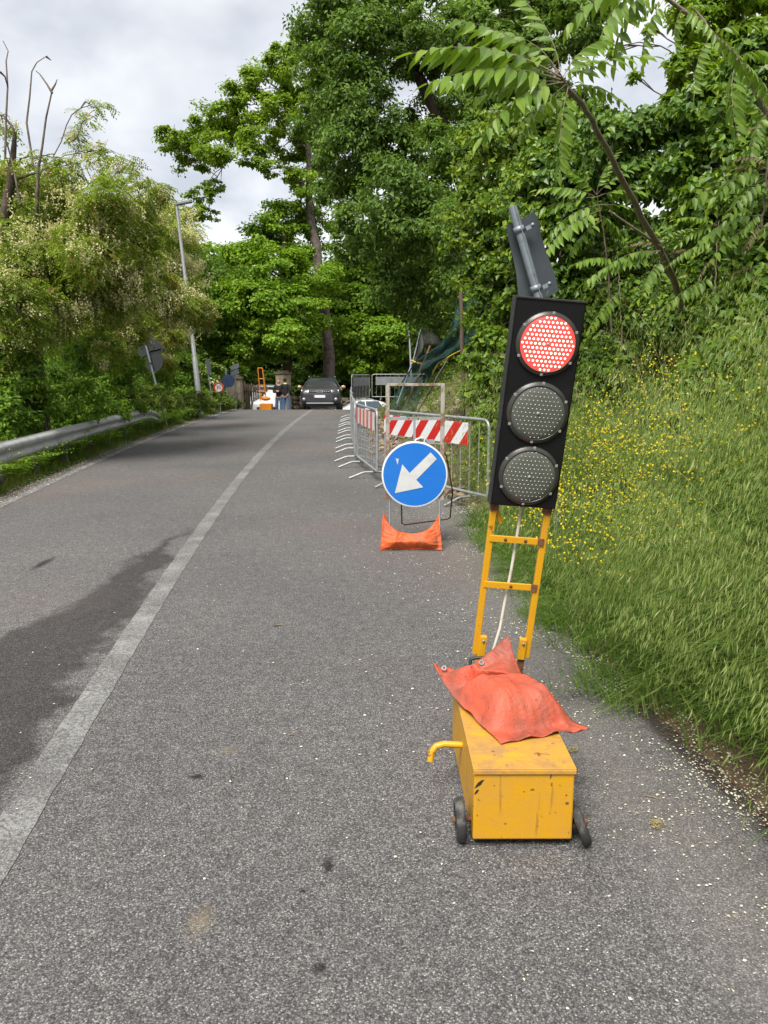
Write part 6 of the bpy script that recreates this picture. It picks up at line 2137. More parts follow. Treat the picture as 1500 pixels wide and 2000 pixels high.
limbs('stems', [c0 - Vector((0, 0, 0.2)), c0 + Vector((0, 0.1, 1.2)), c0 + Vector((0.1, 0, 2.4)), c0 + Vector((0.3, 0, 3.4))], [0.06, 0.05, 0.035, 0.02], clL + clR, rt, c0, M['bark'], 72, minr=0.006, r_limb=0.12)
foliage('leaves', clL, 46000, 0.072, 0.052, [M['ivy_leaf'], M['ivy_bright']], rt, c0, 73, sub=22, tight=0.30, up_w=0.35, droop=0.7, fracs=0.55, lo=0.55)  # larger share of bright leaves paints the hedge's sunlit left side
foliage('leaves', clR, 52000, 0.078, 0.055, [M['ivy_leaf'], M['ivy_bright']], rt, c0, 74, sub=22, tight=0.30, up_w=0.35, droop=0.7, fracs=0.12, lo=0.55)
# thin climbing shoots reaching out to the left
for k, seg in enumerate([[(940, 240), (915, 262), (900, 275)], [(960, 320), (925, 300), (895, 322), (880, 330)], [(945, 400), (915, 408), (885, 430), (868, 428)], [(930, 430), (890, 425), (855, 422)], [(930, 480), (900, 465), (880, 470)], [(990, 230), (960, 215), (935, 222)], [(940, 540), (905, 560), (880, 548)]]):
    pts = [P(x, y, 10.3) for x, y in seg]
    fine = resample(pts, 14)
    mb = MB(); mb.tube(fine, 0.006, 4)
    sh = mb.build('shoot', M['twig'], rt, c0)
    C_ = np.array([list(p) for p in fine for _ in range(4)]) + rng.normal(size=(56, 3)) * 0.03
    A_ = rng.normal(size=(56, 3)) + np.array([0, 0, -0.5])
    V, F = leaf_faces(C_, A_, rng.normal(size=(56, 3)) + np.array([0, -0.3, 0.8]), np.full(56, 0.075), np.full(56, 0.05))
    np_mesh('leaves', V, F, M['ivy_bright'], sh, c0)

# ---- bramble and low leafy growth at the foot of the hedge
def ground_pts(rng, n, ylo, yhi, t0, t1):
    y = rng.uniform(ylo, yhi, n); t = rng.uniform(t0, t1, n)
    x = re_x(y) + t
    return np.stack([x, y, H(x, y)], 1)


g = ground_pts(rng, 52000, 3.2, 12.0, 1.05, 3.8)
sel = (0.8 * wob(g[:, 0], g[:, 1], 1.9) + 1.0 * (g[:, 0] - re_x(g[:, 1]) - 1.45)) > 0.0
g = g[sel]; k = len(g)
bh = 0.75 + 0.35 * wob(g[:, 0] * 1.6, g[:, 1] * 1.4, 1.7)
g[:, 2] += rng.random(k) ** 0.9 * bh
V, F = leaf_faces(g, rng.normal(size=(k, 3)) + np.array([-0.5, -0.5, -0.2]), np.array([-0.35, -0.35, 0.8]) + rng.normal(size=(k, 3)) * 0.35, 0.085 * rng.uniform(0.6, 1.3, k), 0.052 * rng.uniform(0.7, 1.2, k))
tag(np_mesh('brambles', V, F, [M['ivy_leaf'], M['ivy_bright']], midx=(rng.random(k) < 0.3).astype(np.int32)), 'low leafy brambles along the foot of the ivy hedge', 'brambles', None, 'stuff')
g = ground_pts(rng, 9000, 9.6, 28, 0.2, 2.6); k = len(g)
g[:, 2] += rng.random(k) ** 1.6 * 0.35
V, F = leaf_faces(g, rng.normal(size=(k, 3)) + np.array([-0.4, -0.4, 0.3]), np.array([-0.3, -0.4, 0.8]) + rng.normal(size=(k, 3)) * 0.4, 0.08 * rng.uniform(0.6, 1.4, k), 0.03 * rng.uniform(0.7, 1.2, k))
tag(np_mesh('weeds', V, F, M['weed']), 'sparse weeds on the broken bank behind the barriers', 'weeds', None, 'stuff')


def bush(label, lst, n, seed):
    cl = pc(lst, 1.0, 0.85, 0.15, seed)
    c0 = cl[0][0]
    base = Vector((c0[0], c0[1], h1(c0[0], c0[1])))
    rt = empty('bramble_bush', base, 0, label, 'bush', 'leafy bushes on the upper bank')
    limbs('stem', [base - Vector((0, 0, 0.1)), base.lerp(Vector(c0), 0.5), Vector(c0)], [0.02, 0.014, 0.008], cl, rt, base, M['bark'], seed, minr=0.004)
    foliage('leaves', cl, n, 0.068, 0.046, [M['ivy_leaf'], M['ivy_bright']], rt, base, seed, sub=18, tight=0.34, up_w=0.45, droop=0.5, fracs=0.3)


bush('leafy bramble bush just right of the red lens', [(1175, 690, 8.7, 40), (1175, 640, 8.8, 44), (1225, 615, 8.8, 46), (1150, 700, 8.6, 36), (1205, 720, 8.4, 34), (1140, 610, 9, 40), (1170, 585, 9.1, 40), (1150, 745, 8.4, 28), (1235, 670, 8.5, 36)], 9000, 301)
bush('leafy bramble bush under the leaning ailanthus stem', [(1300, 660, 7.7, 38), (1290, 615, 7.9, 46), (1335, 585, 7.9, 44), (1260, 650, 8.2, 40), (1320, 640, 7.6, 36), (1265, 580, 8.3, 42), (1360, 620, 7.5, 34)], 8500, 302)
bush('leafy bramble bush at the right edge above the grass', [(1420, 600, 7.2, 40), (1410, 560, 7.4, 48), (1460, 545, 7.2, 48), (1375, 575, 7.5, 42), (1505, 550, 7.0, 46), (1455, 590, 7.0, 36), (1390, 520, 7.6, 42)], 8500, 303)


# ---- grass
def blades(root, h, w, lean, droop, rng, segs=3):
    """Curved tapering blades; lean (N,3) horizontal push, droop pulls the tips down."""
    n = len(root)
    side = unit(np.cross(lean + rng.normal(size=(n, 3)) * 0.7, np.array([0, 0, 1.0])))
    V = np.zeros((n, (segs + 1) * 2, 3))
    for i in range(segs + 1):
        t = i / segs
        c = root + np.array([0, 0, 1.0]) * (h * (t - droop * t ** 2.6))[:, None] + lean * (h * t ** 1.7)[:, None]
        ww = (w * max(0.06, (1 - t) ** 0.8))[:, None] * 0.5
        V[:, 2 * i] = c - side * ww; V[:, 2 * i + 1] = c + side * ww
    k = (segs + 1) * 2
    b_ = np.arange(n)[:, None] * k
    F = np.concatenate([b_ + np.array([[2 * i, 2 * i + 1, 2 * i + 3, 2 * i + 2]]) for i in range(segs)], 0)
    return V.reshape(-1, 3), F


rng = np.random.default_rng(81)
nt, per = 2700, 26
ty = 1.0 + 9.8 * rng.random(nt) ** 1.3
tt_ = 0.10 + 3.0 * rng.random(nt) ** 0.9
foot = rng.random(nt) < 0.10
tt_ = np.where(foot & (ty > 3.3) & (ty < 8), rng.uniform(-0.24, 0.10, nt), tt_)
tx = re_x(ty) + tt_
gone = ((ty > 4.9) & (tt_ > 1.0 + 0.25 * wob(tx * 2, ty * 2, 1.3)) & (rng.random(nt) < 0.88)) | ((tt_ < 0.26) & (ty < 3.4) & (rng.random(nt) < 0.8)) | ((tt_ > 1.7) & (rng.random(nt) < 0.7)) | ((ty > 8.0) & (tt_ < 0.9) & (rng.random(nt) < 0.85))
ex_y = rng.uniform(0.9, 3.9, 190); ex_t = rng.uniform(0.16, 0.62, 190)
ty = np.concatenate([ty[~gone], ex_y]); tt_ = np.concatenate([tt_[~gone], ex_t]); tx = re_x(ty) + tt_
nt = len(ty)
th = rng.uniform(0.45, 1.08, nt) * np.clip(0.52 + tt_ * 0.7, 0.35, 1.0)
tl_ = np.stack([-0.60 + 0.28 * wob(tx * 1.3 + 2, ty * 1.1, 1.4) + rng.normal(0, 0.22, nt), -0.12 + rng.normal(0, 0.26, nt), np.zeros(nt)], 1)
k_ = np.repeat(np.arange(nt), per)
n = len(k_)
x = tx[k_] + rng.normal(0, 0.055, n); y = ty[k_] + rng.normal(0, 0.055, n); t = np.maximum(0.02, x - re_x(y))
root_ = np.stack([x, y, H(x, y) - 0.02], 1)
hh = th[k_] * rng.uniform(0.55, 1.1, n)
lean = tl_[k_] + np.stack([rng.normal(0, 0.16, n), rng.normal(0, 0.16, n), np.zeros(n)], 1)
V, F = blades(root_, hh, rng.uniform(0.004, 0.009, n), lean, rng.uniform(0.3, 0.95, n), rng, 3)
nb_ = 16000
yb_ = 1.0 + 9.6 * rng.random(nb_) ** 1.3; tb_ = 0.05 + 2.6 * rng.random(nb_); xb_ = re_x(yb_) + tb_
ok = ~((tb_ < 0.24) & (yb_ < 3.8)) & ~((yb_ > 8.0) & (tb_ < 0.8))
xb_, yb_ = xb_[ok], yb_[ok]; nb_ = len(xb_)
V2, F2 = blades(np.stack([xb_, yb_, H(xb_, yb_) - 0.02], 1), rng.uniform(0.15, 0.4, nb_), rng.uniform(0.006, 0.012, nb_), np.stack([rng.normal(-0.3, 0.35, nb_), rng.normal(-0.1, 0.35, nb_), np.zeros(nb_)], 1), rng.uniform(0.1, 0.6, nb_), rng, 3)
tag(np_mesh('bank_grass', np.concatenate([V, V2]), np.concatenate([F, F2 + len(V)]), M['grass']), 'tall wild grass covering the bank on the right', 'grass', None, 'stuff')
# oat panicles: thin stems with hanging pale spikelets
n2 = 8200
idx = rng.choice(n, n2, replace=False)
idx = idx[(t[idx] > 0.12)]
n2 = len(idx)
r2 = root_[idx]; h2 = hh[idx] * 1.15 + 0.1; l2 = lean[idx] * 0.9 + np.array([-0.1, 0, 0])
dr2 = rng.uniform(0.2, 0.5, n2)
Vs, Fs = blades(r2, h2, np.full(n2, 0.003), l2, dr2, rng, 4)
Cs, As, Ns, Ls = [], [], [], []
for j in range(16):
    tt = rng.uniform(0.55, 1.0, n2)
    c = r2 + np.array([0, 0, 1.0]) * (h2 * (tt - dr2 * tt ** 2.6))[:, None] + l2 * (h2 * tt ** 1.7)[:, None]
    c = c + rng.normal(size=(n2, 3)) * 0.028
    Cs.append(c); As.append(np.array([0, 0, -1.0]) + rng.normal(size=(n2, 3)) * 0.17 + l2 * 0.35); Ns.append(rng.normal(size=(n2, 3))); Ls.append(rng.uniform(0.022, 0.052, n2))
Ls = np.concatenate(Ls)
V, F = leaf_faces(np.concatenate(Cs), np.concatenate(As), np.concatenate(Ns), Ls, Ls * 0.135, 0.2)
tag(np_mesh('oat_panicles', np.concatenate([Vs, V]), np.concatenate([Fs, F + len(Vs)]), M['oat']), 'drooping pale oat spikelets over the bank grass', 'grass', None, 'stuff')
# long bleached stalks arching through the grass
ns = 620
sy = 1.6 + 7 * rng.random(ns) ** 1.2; st_ = rng.uniform(0.3, 1.8, ns); sx2 = re_x(sy) + st_
V, F = blades(np.stack([sx2, sy, H(sx2, sy)], 1), rng.uniform(0.7, 1.25, ns), rng.uniform(0.003, 0.006, ns), np.stack([rng.normal(-0.55, 0.35, ns), rng.normal(-0.1, 0.5, ns), np.zeros(ns)], 1), rng.uniform(0.1, 0.6, ns), rng, 6)
tag(np_mesh('dry_stalks', V, F, M['straw']), 'long bleached stalks arching through the bank grass', 'grass', None, 'stuff')
# broad-leaved weeds low in the bank
n3 = 4200
g = ground_pts(rng, n3, 1.8, 7.5, 0.12, 1.5)
g[:, 2] += rng.random(n3) * 0.28
V, F = leaf_faces(g, rng.normal(size=(n3, 3)) * 0.6 + np.array([-0.8, -0.3, -0.25]), np.array([-0.3, -0.4, 0.9]) + rng.normal(size=(n3, 3)) * 0.3, 0.07 * rng.uniform(0.5, 1.3, n3), 0.034 * rng.uniform(0.6, 1.2, n3), 0.2)
tag(np_mesh('broadleaf_weeds', V, F, M['ivy_leaf']), 'broad-leaved weeds low in the bank grass', 'weeds', None, 'stuff')

# yellow flowers on thin branching stems
ncl = 30
cy_ = rng.uniform(4.0, 7.4, ncl); ct_ = np.clip(rng.normal(0.62, 0.33, ncl), 0.12, 1.5)
NF = 330
kk = rng.integers(0, ncl, NF)
fy = cy_[kk] + rng.normal(0, 0.17, NF); ft = np.clip(ct_[kk] + rng.normal(0, 0.12, NF), 0.08, 1.7)
nf = len(fy)
fx = re_x(fy) + ft
fr = np.stack([fx, fy, H(fx, fy)], 1)
fh = rng.uniform(0.55, 0.95, nf); fl = np.stack([rng.normal(-0.3, 0.25, nf), rng.normal(-0.15, 0.2, nf), np.zeros(nf)], 1)
Vs, Fs = blades(fr, fh, np.full(nf, 0.004), fl, np.full(nf, 0.15), rng, 3)
Cs, As, Ns = [], [], []
for j in range(9):
    tt = rng.uniform(0.72, 1.02, nf)
    c = fr + np.array([0, 0, 1.0]) * (fh * (tt - 0.15 * tt ** 2.6))[:, None] + fl * (fh * tt ** 1.7)[:, None] + rng.normal(size=(nf, 3)) * 0.05
    nn = unit(np.array([-0.3, -0.7, 0.7]) + rng.normal(size=(nf, 3)) * 0.35)
    a0 = unit(np.cross(nn, rng.normal(size=(nf, 3)))); a1 = np.cross(nn, a0)
    for q in range(4):
        an = q * math.pi / 2
        ax = a0 * math.cos(an) + a1 * math.sin(an)
        Cs.append(c); As.append(ax); Ns.append(nn)
m_ = sum(len(a) for a in Cs)
V, F = leaf_faces(np.concatenate(Cs), np.concatenate(As), np.concatenate(Ns), 0.0085 * rng.uniform(0.6, 1.25, m_), 0.007 * rng.uniform(0.7, 1.2, m_), 0.1)
rt_f = np_mesh('yellow_wildflowers', np.concatenate([Vs, V]), np.concatenate([Fs, F + len(Vs)]), [M['weed'], M['flower']], midx=np.concatenate([np.zeros(len(Fs)), np.ones(len(F))]))
tag(rt_f, 'yellow mustard flowers on thin stems in the bank grass', 'wildflowers', None, 'stuff')

# left verge: short dry grass, then ferns and nettles behind the rail
n = 40000
y = 5 + 29 * rng.random(n) ** 1.3
u = 0.02 + 1.5 * rng.random(n) ** 0.8
x = le_x(y) - 0.15 - u
r_ = np.stack([x, y, H(x, y) - 0.01], 1)
hh = rng.uniform(0.14, 0.46, n) * np.clip(0.22 + 1.7 * u, 0.22, 1.15)
ln_ = np.stack([rng.normal(0.1, 0.35, n), rng.normal(-0.1, 0.35, n), np.zeros(n)], 1)
V, F = blades(r_, hh, rng.uniform(0.008, 0.016, n), ln_, rng.uniform(0.1, 0.5, n), rng, 2)
tag(np_mesh('verge_grass', V, F, M['weed']), 'short weedy grass along the left road verge', 'grass', None, 'stuff')
n = 2600
y = 6.5 + 20 * rng.random(n) ** 1.2
gxr = np.interp(y, gl[:, 1], gl[:, 0]) - 0.12
u = 2.6 * rng.random(n) ** 1.2
x = np.minimum(gxr, le_x(y) - 0.5) - u
r_ = np.stack([x, y, H(x, y)], 1)
hh = rng.uniform(0.5, 0.95, n); an = rng.uniform(0, 6.28, n)
ln_ = np.stack([np.cos(an) * 0.6 + 0.2, np.sin(an) * 0.6 - 0.2, np.zeros(n)], 1); dr = rng.uniform(0.3, 0.6, n)
Cs, As, Ns, Ls = [], [], [], []
for j in range(18):
    tt = 0.25 + 0.75 * (j // 2) / 9
    s_ = 1 if j % 2 else -1
    c = r_ + np.array([0, 0, 1.0]) * (hh * (tt - dr * tt ** 2.2))[:, None] + ln_ * (hh * tt ** 1.5)[:, None]
    tang = unit(ln_ + np.array([0, 0, 0.4 - 0.9 * tt]))
    sd = unit(np.cross(tang, np.array([0, 0, 1.0])))
    Cs.append(c); As.append(sd * s_ + tang * 0.45); Ns.append(np.tile(np.array([0, 0, 1.0]), (n, 1)) + rng.normal(size=(n, 3)) * 0.2); Ls.append(0.17 * (1.1 - tt) + 0.03 + 0 * hh)
V, F = leaf_faces(np.concatenate(Cs), np.concatenate(As), np.concatenate(Ns), np.concatenate(Ls), np.concatenate(Ls) * 0.30, 0.1)
tag(np_mesh('ferns', V, F, M['fern']), 'ferns and nettles growing behind the guardrail', 'ferns', None, 'stuff')
n = 1500
y = rng.uniform(14, 31, n); x = le_x(y) - 0.5 - 1.2 * rng.random(n)
c = np.stack([x, y, H(x, y) + 0.35 + 0.5 * rng.random(n)], 1)
c = c[wob(x * 0.7, y * 0.4, 1.0) > 0.1]; n = len(c)
V, F = leaf_faces(c, rng.normal(size=(n, 3)), rng.normal(size=(n, 3)) + np.array([0.3, -0.6, 0.8]), np.full(n, 0.035), np.full(n, 0.03))
tag(np_mesh('verge_flowers', V, F, M['flower']), 'small yellow flowers in the weeds at the left road edge', 'wildflowers', None, 'stuff')

# ---- ailanthus saplings with large pinnate leaves
def frond_mesh(seed, L=0.62, pairs=9, mats=None, ll=0.145, lw=0.055):
    rr = random.Random(seed)
    V, F, MI = [], [], []

    dq, sw = rr.uniform(0.22, 0.5), rr.uniform(-0.12, 0.12)

    def rach(t): return Vector((L * t * (1 - 0.10 * t), sw * L * t * t, -dq * L * t ** 2.1))
    mb = MB()
    mb.tube([rach(i / 8) for i in range(9)], [0.0035 - 0.0026 * i / 8 for i in range(9)], 4)
    for j in range(pairs * 2 + 1):
        t = 0.20 + 0.80 * (j // 2) / pairs
        s = 1 if j % 2 else -1
        if j == pairs * 2: s = 0; t = 1.0
        p = rach(t)
        tg = (rach(min(1, t + 0.03)) - rach(t - 0.03)).normalized()
        sd = Vector((0, s, 0))
        ax = (sd + tg * (0.28 + 0.5 * t + rr.uniform(-0.2, 0.2)) + Vector((rr.uniform(-0.1, 0.1), 0, -0.65 - 0.6 * rr.random()))).normalized() if s else tg
        if rr.random() < 0.05: continue
        k = (0.75 + 0.35 * math.sin(math.pi * min(1, t + 0.05))) * rr.uniform(0.88, 1.1)
        nr = Vector((tg.x * 0.1, -s * 0.0, 1)) - ax * ax.z
        nr = (Vector((0, 0, 1)) - ax * ax.z).normalized()
        nr = (nr + ax.cross(nr) * rr.uniform(-0.45, 0.45)).normalized()
        b_ = ax.cross(nr).normalized()
        q = []
        l_, w_ = ll * k, lw * k
        q.append(p)
        for (f, wf) in ((0.16, 0.40), (0.40, 0.50), (0.72, 0.30)):
            c = p + ax * (l_ * f) - nr * (l_ * 0.10 * f * f)
            q += [c + b_ * (w_ * wf) + nr * (w_ * 0.14), c - nr * 0.0, c - b_ * (w_ * wf) + nr * (w_ * 0.14)]
        q.append(p + ax * l_ - nr * (l_ * 0.14))
        fs = [(0, 1, 2), (0, 2, 3), (1, 4, 5, 2), (2, 5, 6, 3), (4, 7, 8, 5), (5, 8, 9, 6), (7, 10, 8), (8, 10, 9)]
        mb.add(q, fs, 1, False)
    me = bpy.data.meshes.new('frond')
    me.from_pydata([tuple(v) for v in mb.v], [], mb.f)
    for m_ in mats: me.materials.append(m_)
    me.polygons.foreach_set('material_index', mb.m)
    me.update()
    return me


FG = [frond_mesh(k, 0.60 + 0.06 * (k % 5), 7 + k % 4, (M['twig'], M['frond'])) for k in range(9)]
FR = [frond_mesh(20 + k, 0.45, 8, (M['twig'], M['frond_red']), 0.09, 0.032) for k in range(3)]


def put_frond(rt, O, p, direction, roll, sc, red, rr):
    me = (FR if red else FG)[rr.randrange(3 if red else 9)]
    o = link('frond', me, rt)
    d = Vector(direction).normalized()
    up = Vector((0, 0, 1))
    y_ = up.cross(d).normalized() if abs(d.z) < 0.98 else Vector((0, 1, 0))
    z_ = d.cross(y_).normalized()
    Mx = frame_matrix(Vector(p) - O, d, y_, z_) @ Matrix.Rotation(roll, 4, 'X') @ Matrix.Scale(sc, 4)
    o.matrix_local = Mx
    return o


def ailanthus(label, stem, r0, fronds, seed, sc=1.0, extra_stems=()):
    rr = random.Random(seed)
    pts = [P(*s) for s in stem]
    base = pts[0].copy()                                      # carry the stem on in its own direction until it meets the bank
    dn = (pts[0] - pts[1]).normalized() + Vector((0, 0, -0.35))
    for _ in range(60):
        if base.z <= h1(base.x, base.y): break
        base += dn * 0.05
    base.z = h1(base.x, base.y)
    rt = empty('ailanthus_sapling', base, 0, label, 'sapling', 'ailanthus saplings on the bank')
    fine = resample(pts, 24)
    fine = [p + Vector((rr.uniform(-1, 1), rr.uniform(-1, 1), 0)) * 0.008 for p in fine]
    mb = MB(); mb.tube([base - Vector((0, 0, 0.1)), base.lerp(fine[0], 0.6)] + fine, [r0 * 1.1, r0 * 1.05] + [r0 * (1 - 0.6 * i / 23) for i in range(24)], 8)
    mb.build('stem', M['twig'], rt, base)
    for es in extra_stems:
        q = [P(*s) for s in es]
        mb = MB(); mb.tube(q, [r0 * 0.5 * (1 - 0.5 * i / (len(q) - 1)) for i in range(len(q))], 6)
        mb.build('side_branch', M['twig'], rt, base)
    for (a, b2, d, red) in fronds:                             # a = attachment pixel, b2 = tip pixel
        p = P(a[0], a[1], d); q = P(b2[0], b2[1], d - rr.uniform(-0.15, 0.25))
        v = q - p
        L = v.length
        put_frond(rt, base, p, v + Vector((0, 0, 0.16 * L)), rr.uniform(-0.35, 0.35), max(0.3, L / 0.66), red, rr)
    return rt


# main leaning sapling: stem from (1320,560) to (1110,170), its top spray hangs over the road
ailanthus('leaning ailanthus sapling whose leafy top hangs over the traffic light',
          [(1322, 562, 7.2), (1285, 480, 6.7), (1240, 400, 6.1), (1190, 300, 5.3), (1150, 225, 4.7), (1110, 172, 4.1), (1085, 140, 3.8)], 0.028,
          [((1095, 150), (830, 40), 3.7, 0), ((1095, 155), (865, 120), 3.6, 0), ((1100, 160), (895, 225), 3.6, 0), ((1105, 165), (1000, 270), 3.7, 0), ((1090, 140), (900, 10), 3.9, 0), ((1090, 140), (980, -20), 3.8, 0), ((1095, 140), (1060, -30), 3.8, 0),
           ((1100, 150), (1180, 20), 3.9, 0), ((1105, 160), (1230, 90), 4.0, 0), ((1110, 170), (1220, 160), 4.1, 0), ((1110, 170), (1080, 300), 3.9, 0), ((1100, 160), (940, 170), 4.0, 0), ((1090, 140), (1010, 60), 4.0, 0), ((1090, 150), (880, 80), 4.1, 0),
           ((1100, 155), (1160, 80), 4.2, 0), ((1120, 190), (1010, 215), 4.2, 0), ((1290, 490), (1160, 500), 6.6, 0), ((1290, 490), (1150, 525), 6.6, 0), ((1300, 510), (1235, 545), 6.7, 0), ((1295, 500), (1330, 430), 6.7, 0), ((1290, 480), (1210, 450), 6.6, 1), ((1300, 500), (1360, 470), 6.7, 1), ((1285, 470), (1340, 440), 6.6, 0), ((1300, 520), (1260, 590), 6.7, 0)], 91,
          extra_stems=[[(1285, 478, 6.7), (1230, 440, 6.5), (1190, 412, 6.4)]])
ailanthus('ailanthus sapling with wide leaves just right of the leaning grey sign',
          [(1190, 560, 8.5), (1185, 500, 8.4), (1175, 430, 8.3), (1165, 380, 8.2)], 0.012,
          [((1165, 385), (1040, 405), 8.1, 0), ((1165, 385), (1060, 350), 8.1, 0), ((1170, 400), (1045, 440), 8.0, 0), ((1175, 410), (1060, 470), 8.0, 0), ((1165, 380), (1180, 290), 8.2, 0), ((1165, 385), (1280, 350), 8.2, 0), ((1170, 400), (1270, 410), 8.1, 0), ((1175, 430), (1090, 500), 8.1, 0), ((1165, 380), (1240, 310), 8.2, 0), ((1165, 380), (1110, 320), 8.2, 0), ((1170, 420), (1240, 460), 8.1, 0)], 92)
ailanthus('ailanthus sapling with reddish young leaves at the right edge',
          [(1475, 600, 6.5), (1480, 520, 6.5), (1490, 420, 6.4), (1500, 330, 6.3), (1505, 250, 6.2)], 0.015,
          [((1495, 330), (1380, 350), 6.2, 0), ((1495, 340), (1350, 375), 6.2, 0), ((1500, 320), (1420, 270), 6.1, 1), ((1500, 330), (1400, 300), 6.1, 1), ((1495, 350), (1420, 400), 6.2, 0), ((1490, 420), (1330, 450), 6.3, 0), ((1490, 430), (1370, 500), 6.2, 0), ((1485, 440), (1440, 480), 6.2, 1), ((1505, 250), (1470, 190), 6.1, 0), ((1505, 245), (1450, 160), 6.1, 0),
           ((1480, 520), (1390, 540), 6.3, 1), ((1480, 520), (1430, 560), 6.3, 0), ((1490, 420), (1440, 440), 6.2, 0), ((1505, 250), (1440, 230), 6.1, 1), ((1480, 520), (1360, 570), 6.4, 0), ((1500, 300), (1550, 250), 6.1, 0)], 93)
ailanthus('ailanthus stem crossing the bright gap at the upper right corner',
          [(1560, 420, 6.2), (1500, 220, 6.0), (1440, 115, 5.8), (1390, 65, 5.7), (1330, 20, 5.6), (1300, -5, 5.5), (1270, -40, 5.4)], 0.027,
          [((1390, 65), (1480, 40), 5.5, 0), ((1440, 115), (1520, 70), 5.5, 0), ((1400, 80), (1370, 10), 5.6, 0), ((1430, 110), (1500, 130), 5.4, 1), ((1300, -5), (1250, 30), 5.4, 0), ((1300, -10), (1200, 10), 5.4, 0), ((1460, 150), (1420, 200), 5.6, 0), ((1330, 20), (1400, 0), 5.5, 0), ((1470, 170), (1540, 200), 5.5, 0), ((1480, 190), (1400, 130), 5.7, 0), ((1275, -35), (1130, 35), 4.6, 0), ((1275, -35), (1150, 105), 4.6, 0), ((1300, -5), (1215, 120), 4.8, 0), ((1330, 20), (1285, 125), 5.0, 0), ((1390, 65), (1335, 165), 5.2, 0), ((1440, 115), (1400, 235), 5.3, 0), ((1440, 110), (1510, 180), 5.2, 0), ((1500, 220), (1440, 300), 5.5, 0), ((1390, 65), (1470, 120), 4.9, 0), ((1275, -40), (1060, 10), 4.5, 0), ((1330, 20), (1440, 60), 4.9, 0)], 94,
          extra_stems=[[(1395, 78, 5.7), (1375, 40, 5.7), (1350, 10, 5.7)]])

ailanthus('low ailanthus sapling with many small leaves under the leaning stem',
          [(1400, 640, 7.0), (1398, 560, 7.0), (1400, 470, 7.0), (1405, 430, 7.0)], 0.010,
          [((1400, 440), (1320, 450), 6.9, 0), ((1400, 440), (1330, 410), 6.9, 0), ((1402, 450), (1470, 420), 6.9, 0), ((1400, 470), (1310, 500), 6.8, 0), ((1400, 480), (1480, 500), 6.9, 0), ((1400, 500), (1330, 550), 6.8, 1), ((1400, 520), (1460, 560), 6.9, 0), ((1400, 540), (1310, 580), 6.9, 0), ((1400, 430), (1420, 370), 7.0, 0), ((1400, 560), (1350, 620), 6.8, 0), ((1400, 560), (1455, 615), 6.8, 1)], 95)
ailanthus('small ailanthus sapling beside the upper corner of the signal head',
          [(1215, 660, 8.2), (1212, 600, 8.2), (1208, 540, 8.2), (1205, 500, 8.2)], 0.009,
          [((1205, 510), (1130, 500), 8.1, 0), ((1205, 510), (1140, 540), 8.1, 0), ((1207, 520), (1270, 510), 8.1, 0), ((1208, 540), (1150, 590), 8.1, 0), ((1208, 545), (1270, 570), 8.1, 0), ((1210, 570), (1160, 630), 8.1, 0), ((1210, 575), (1280, 620), 8.1, 1), ((1205, 505), (1230, 450), 8.2, 0)], 96)

# ---- fallen petals, litter, straw
rng = np.random.default_rng(101)


def flat_bits(name, x, y, z, size, asp, mat, label, cat, tilt=0.25):
    k = len(x)
    c = np.stack([x, y, z], 1)
    an = rng.uniform(0, 6.28, k)
    A_ = np.stack([np.cos(an), np.sin(an), rng.normal(0, tilt, k) * 0.5], 1)
    N_ = np.stack([rng.normal(0, tilt, k), rng.normal(0, tilt, k), np.ones(k)], 1)
    V, F = leaf_faces(c, A_, N_, size, size * asp, 0.12)
    V[:, 2] = np.maximum(V[:, 2], np.repeat(z, 4) - 0.001)
    return tag(np_mesh(name, V, F, mat), label, cat, None, 'stuff')


n = 26000
y = 1.0 + 12 * rng.random(n) ** 1.25
dd = np.where(rng.random(n) < 0.62, rng.exponential(0.14, n) - 0.10, rng.exponential(0.42, n))
x = re_x(y) - dd
cl_ = wob(x * 3.1, y * 2.7, 1.7)
keep = (rng.random(n) < np.clip(0.45 + 0.6 * cl_, 0.08, 1)) & (x > cl_x(y) + 0.3)
x, y = x[keep], y[keep]
sz = (0.005 + 0.012 * rng.random(len(x)) ** 1.5) * np.clip(0.45 + y * 0.16, 0.6, 1.0)
flat_bits('fallen_petals', x, y, np.maximum(0, H(x, y)) + 0.006, sz, 0.7, M['petal'], 'white acacia petals scattered along the right road edge', 'petals')
n = 7000
y = 6 + 27 * rng.random(n); u = np.abs(rng.normal(0.25, 0.2, n))
x = le_x(y) - u + 0.1
sz = rng.uniform(0.012, 0.026, n)
flat_bits('fallen_petals', x, y, np.maximum(-0.0, H(x, y)) + 0.006, sz, 0.7, M['petal'], 'pale petals drifted along the left edge line', 'petals')
n = 900
y = 2 + 26 * rng.random(n); x = cl_x(y) - 2.5 + rng.random(n) * (re_x(y) - cl_x(y) + 2.3)
flat_bits('road_specks', x, y, np.full(n, 0.006), rng.uniform(0.006, 0.014, n), 0.7, M['petal'], 'single petals and specks strewn over the asphalt', 'petals')
n = 5200
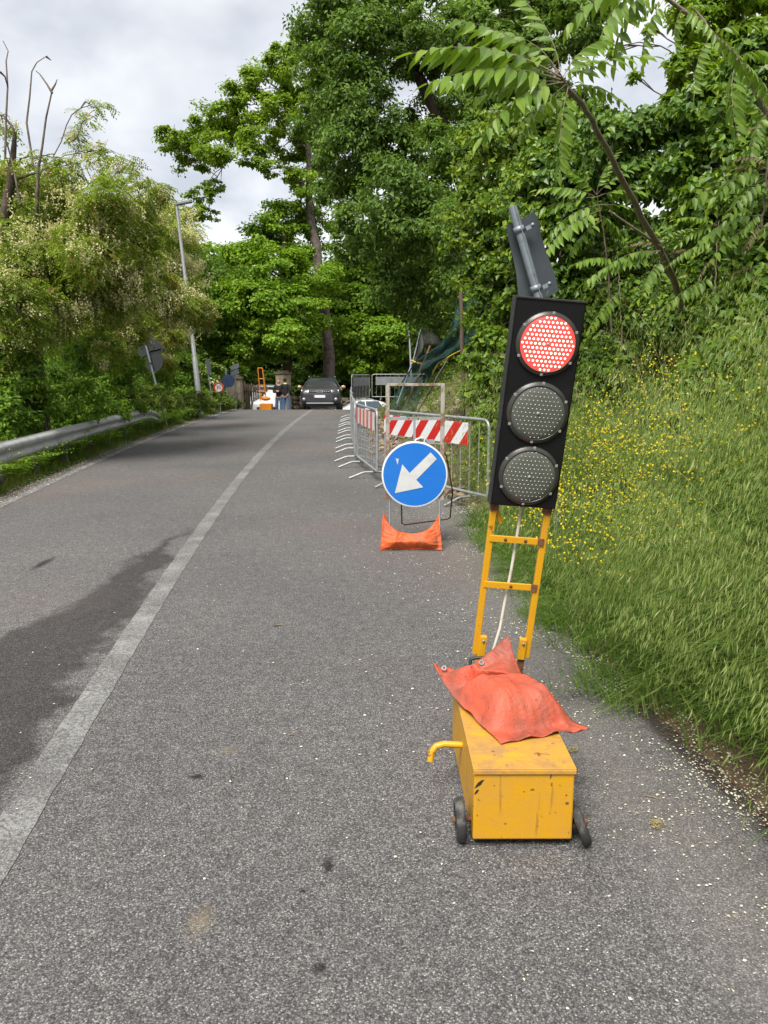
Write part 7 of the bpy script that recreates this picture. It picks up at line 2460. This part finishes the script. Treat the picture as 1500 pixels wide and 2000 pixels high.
y = 1.2 + 6 * rng.random(n) ** 1.2; x = re_x(y) + rng.normal(0.14, 0.17, n)
keep = (x > re_x(y) - 0.08); x, y = x[keep], y[keep]
flat_bits('dry_litter', x, y, H(x, y) + 0.008, rng.uniform(0.03, 0.09, len(x)), 0.05, M['litter'], 'brown needles and dry litter at the foot of the bank', 'litter', 0.4)
n = 500
y = 6 + 26 * rng.random(n); x = le_x(y) - np.abs(rng.normal(0.4, 0.25, n))
flat_bits('dry_leaves', x, y, H(x, y) + 0.012, rng.uniform(0.03, 0.06, n), 0.6, M['litter'], 'brown dry leaves on the left verge', 'litter', 0.4)


def straw(px, py, size, nst, label, seed):
    rr = random.Random(seed)
    c = G(px, py)
    mb = MB()
    for k in range(nst):
        a = rr.uniform(0, 6.28); s = size * rr.uniform(0.5, 1)
        off = Vector((rr.uniform(-1, 1), rr.uniform(-1, 1), 0)) * size * 0.35
        pts = [c + off + Vector((math.cos(a + i * rr.uniform(0.4, 1.1)) * s * 0.5, math.sin(a + i * 0.9) * s * 0.5, 0.006 + 0.012 * rr.random())) for i in range(6)]
        mb.tube(pts, 0.0011, 3, cap=False)
    o = mb.build('straw_tangle', M['straw'], None, c); o.location = c
    return tag(o, label, 'straw')


straw(1281, 1612, 0.045, 16, 'tangle of dry straw on the asphalt right of the wheel', 1)
straw(1118, 1468, 0.035, 12, 'tangle of pale straw beside the battery box', 2)
for k, (px, py, dx, dy) in enumerate(((1275, 1560, 0.05, -0.03), (570, 1437, 0.03, 0.01), (548, 1222, 0.06, 0.0))):
    c = G(px, py)
    mb = MB(); mb.tube([c + Vector((-dx / 2, -dy / 2, 0.004)), c + Vector((0, 0.004, 0.006)), c + Vector((dx / 2, dy / 2, 0.004))], [0.002, 0.003, 0.0015], 5)
    o = mb.build('twig', M['twig'], None, c); o.location = c
    tag(o, ('short dry twig on the asphalt below the straw tangle', 'tiny twig on the asphalt in the middle of the lane', 'small curled twig on the asphalt left of the orange sandbag')[k], 'twig')
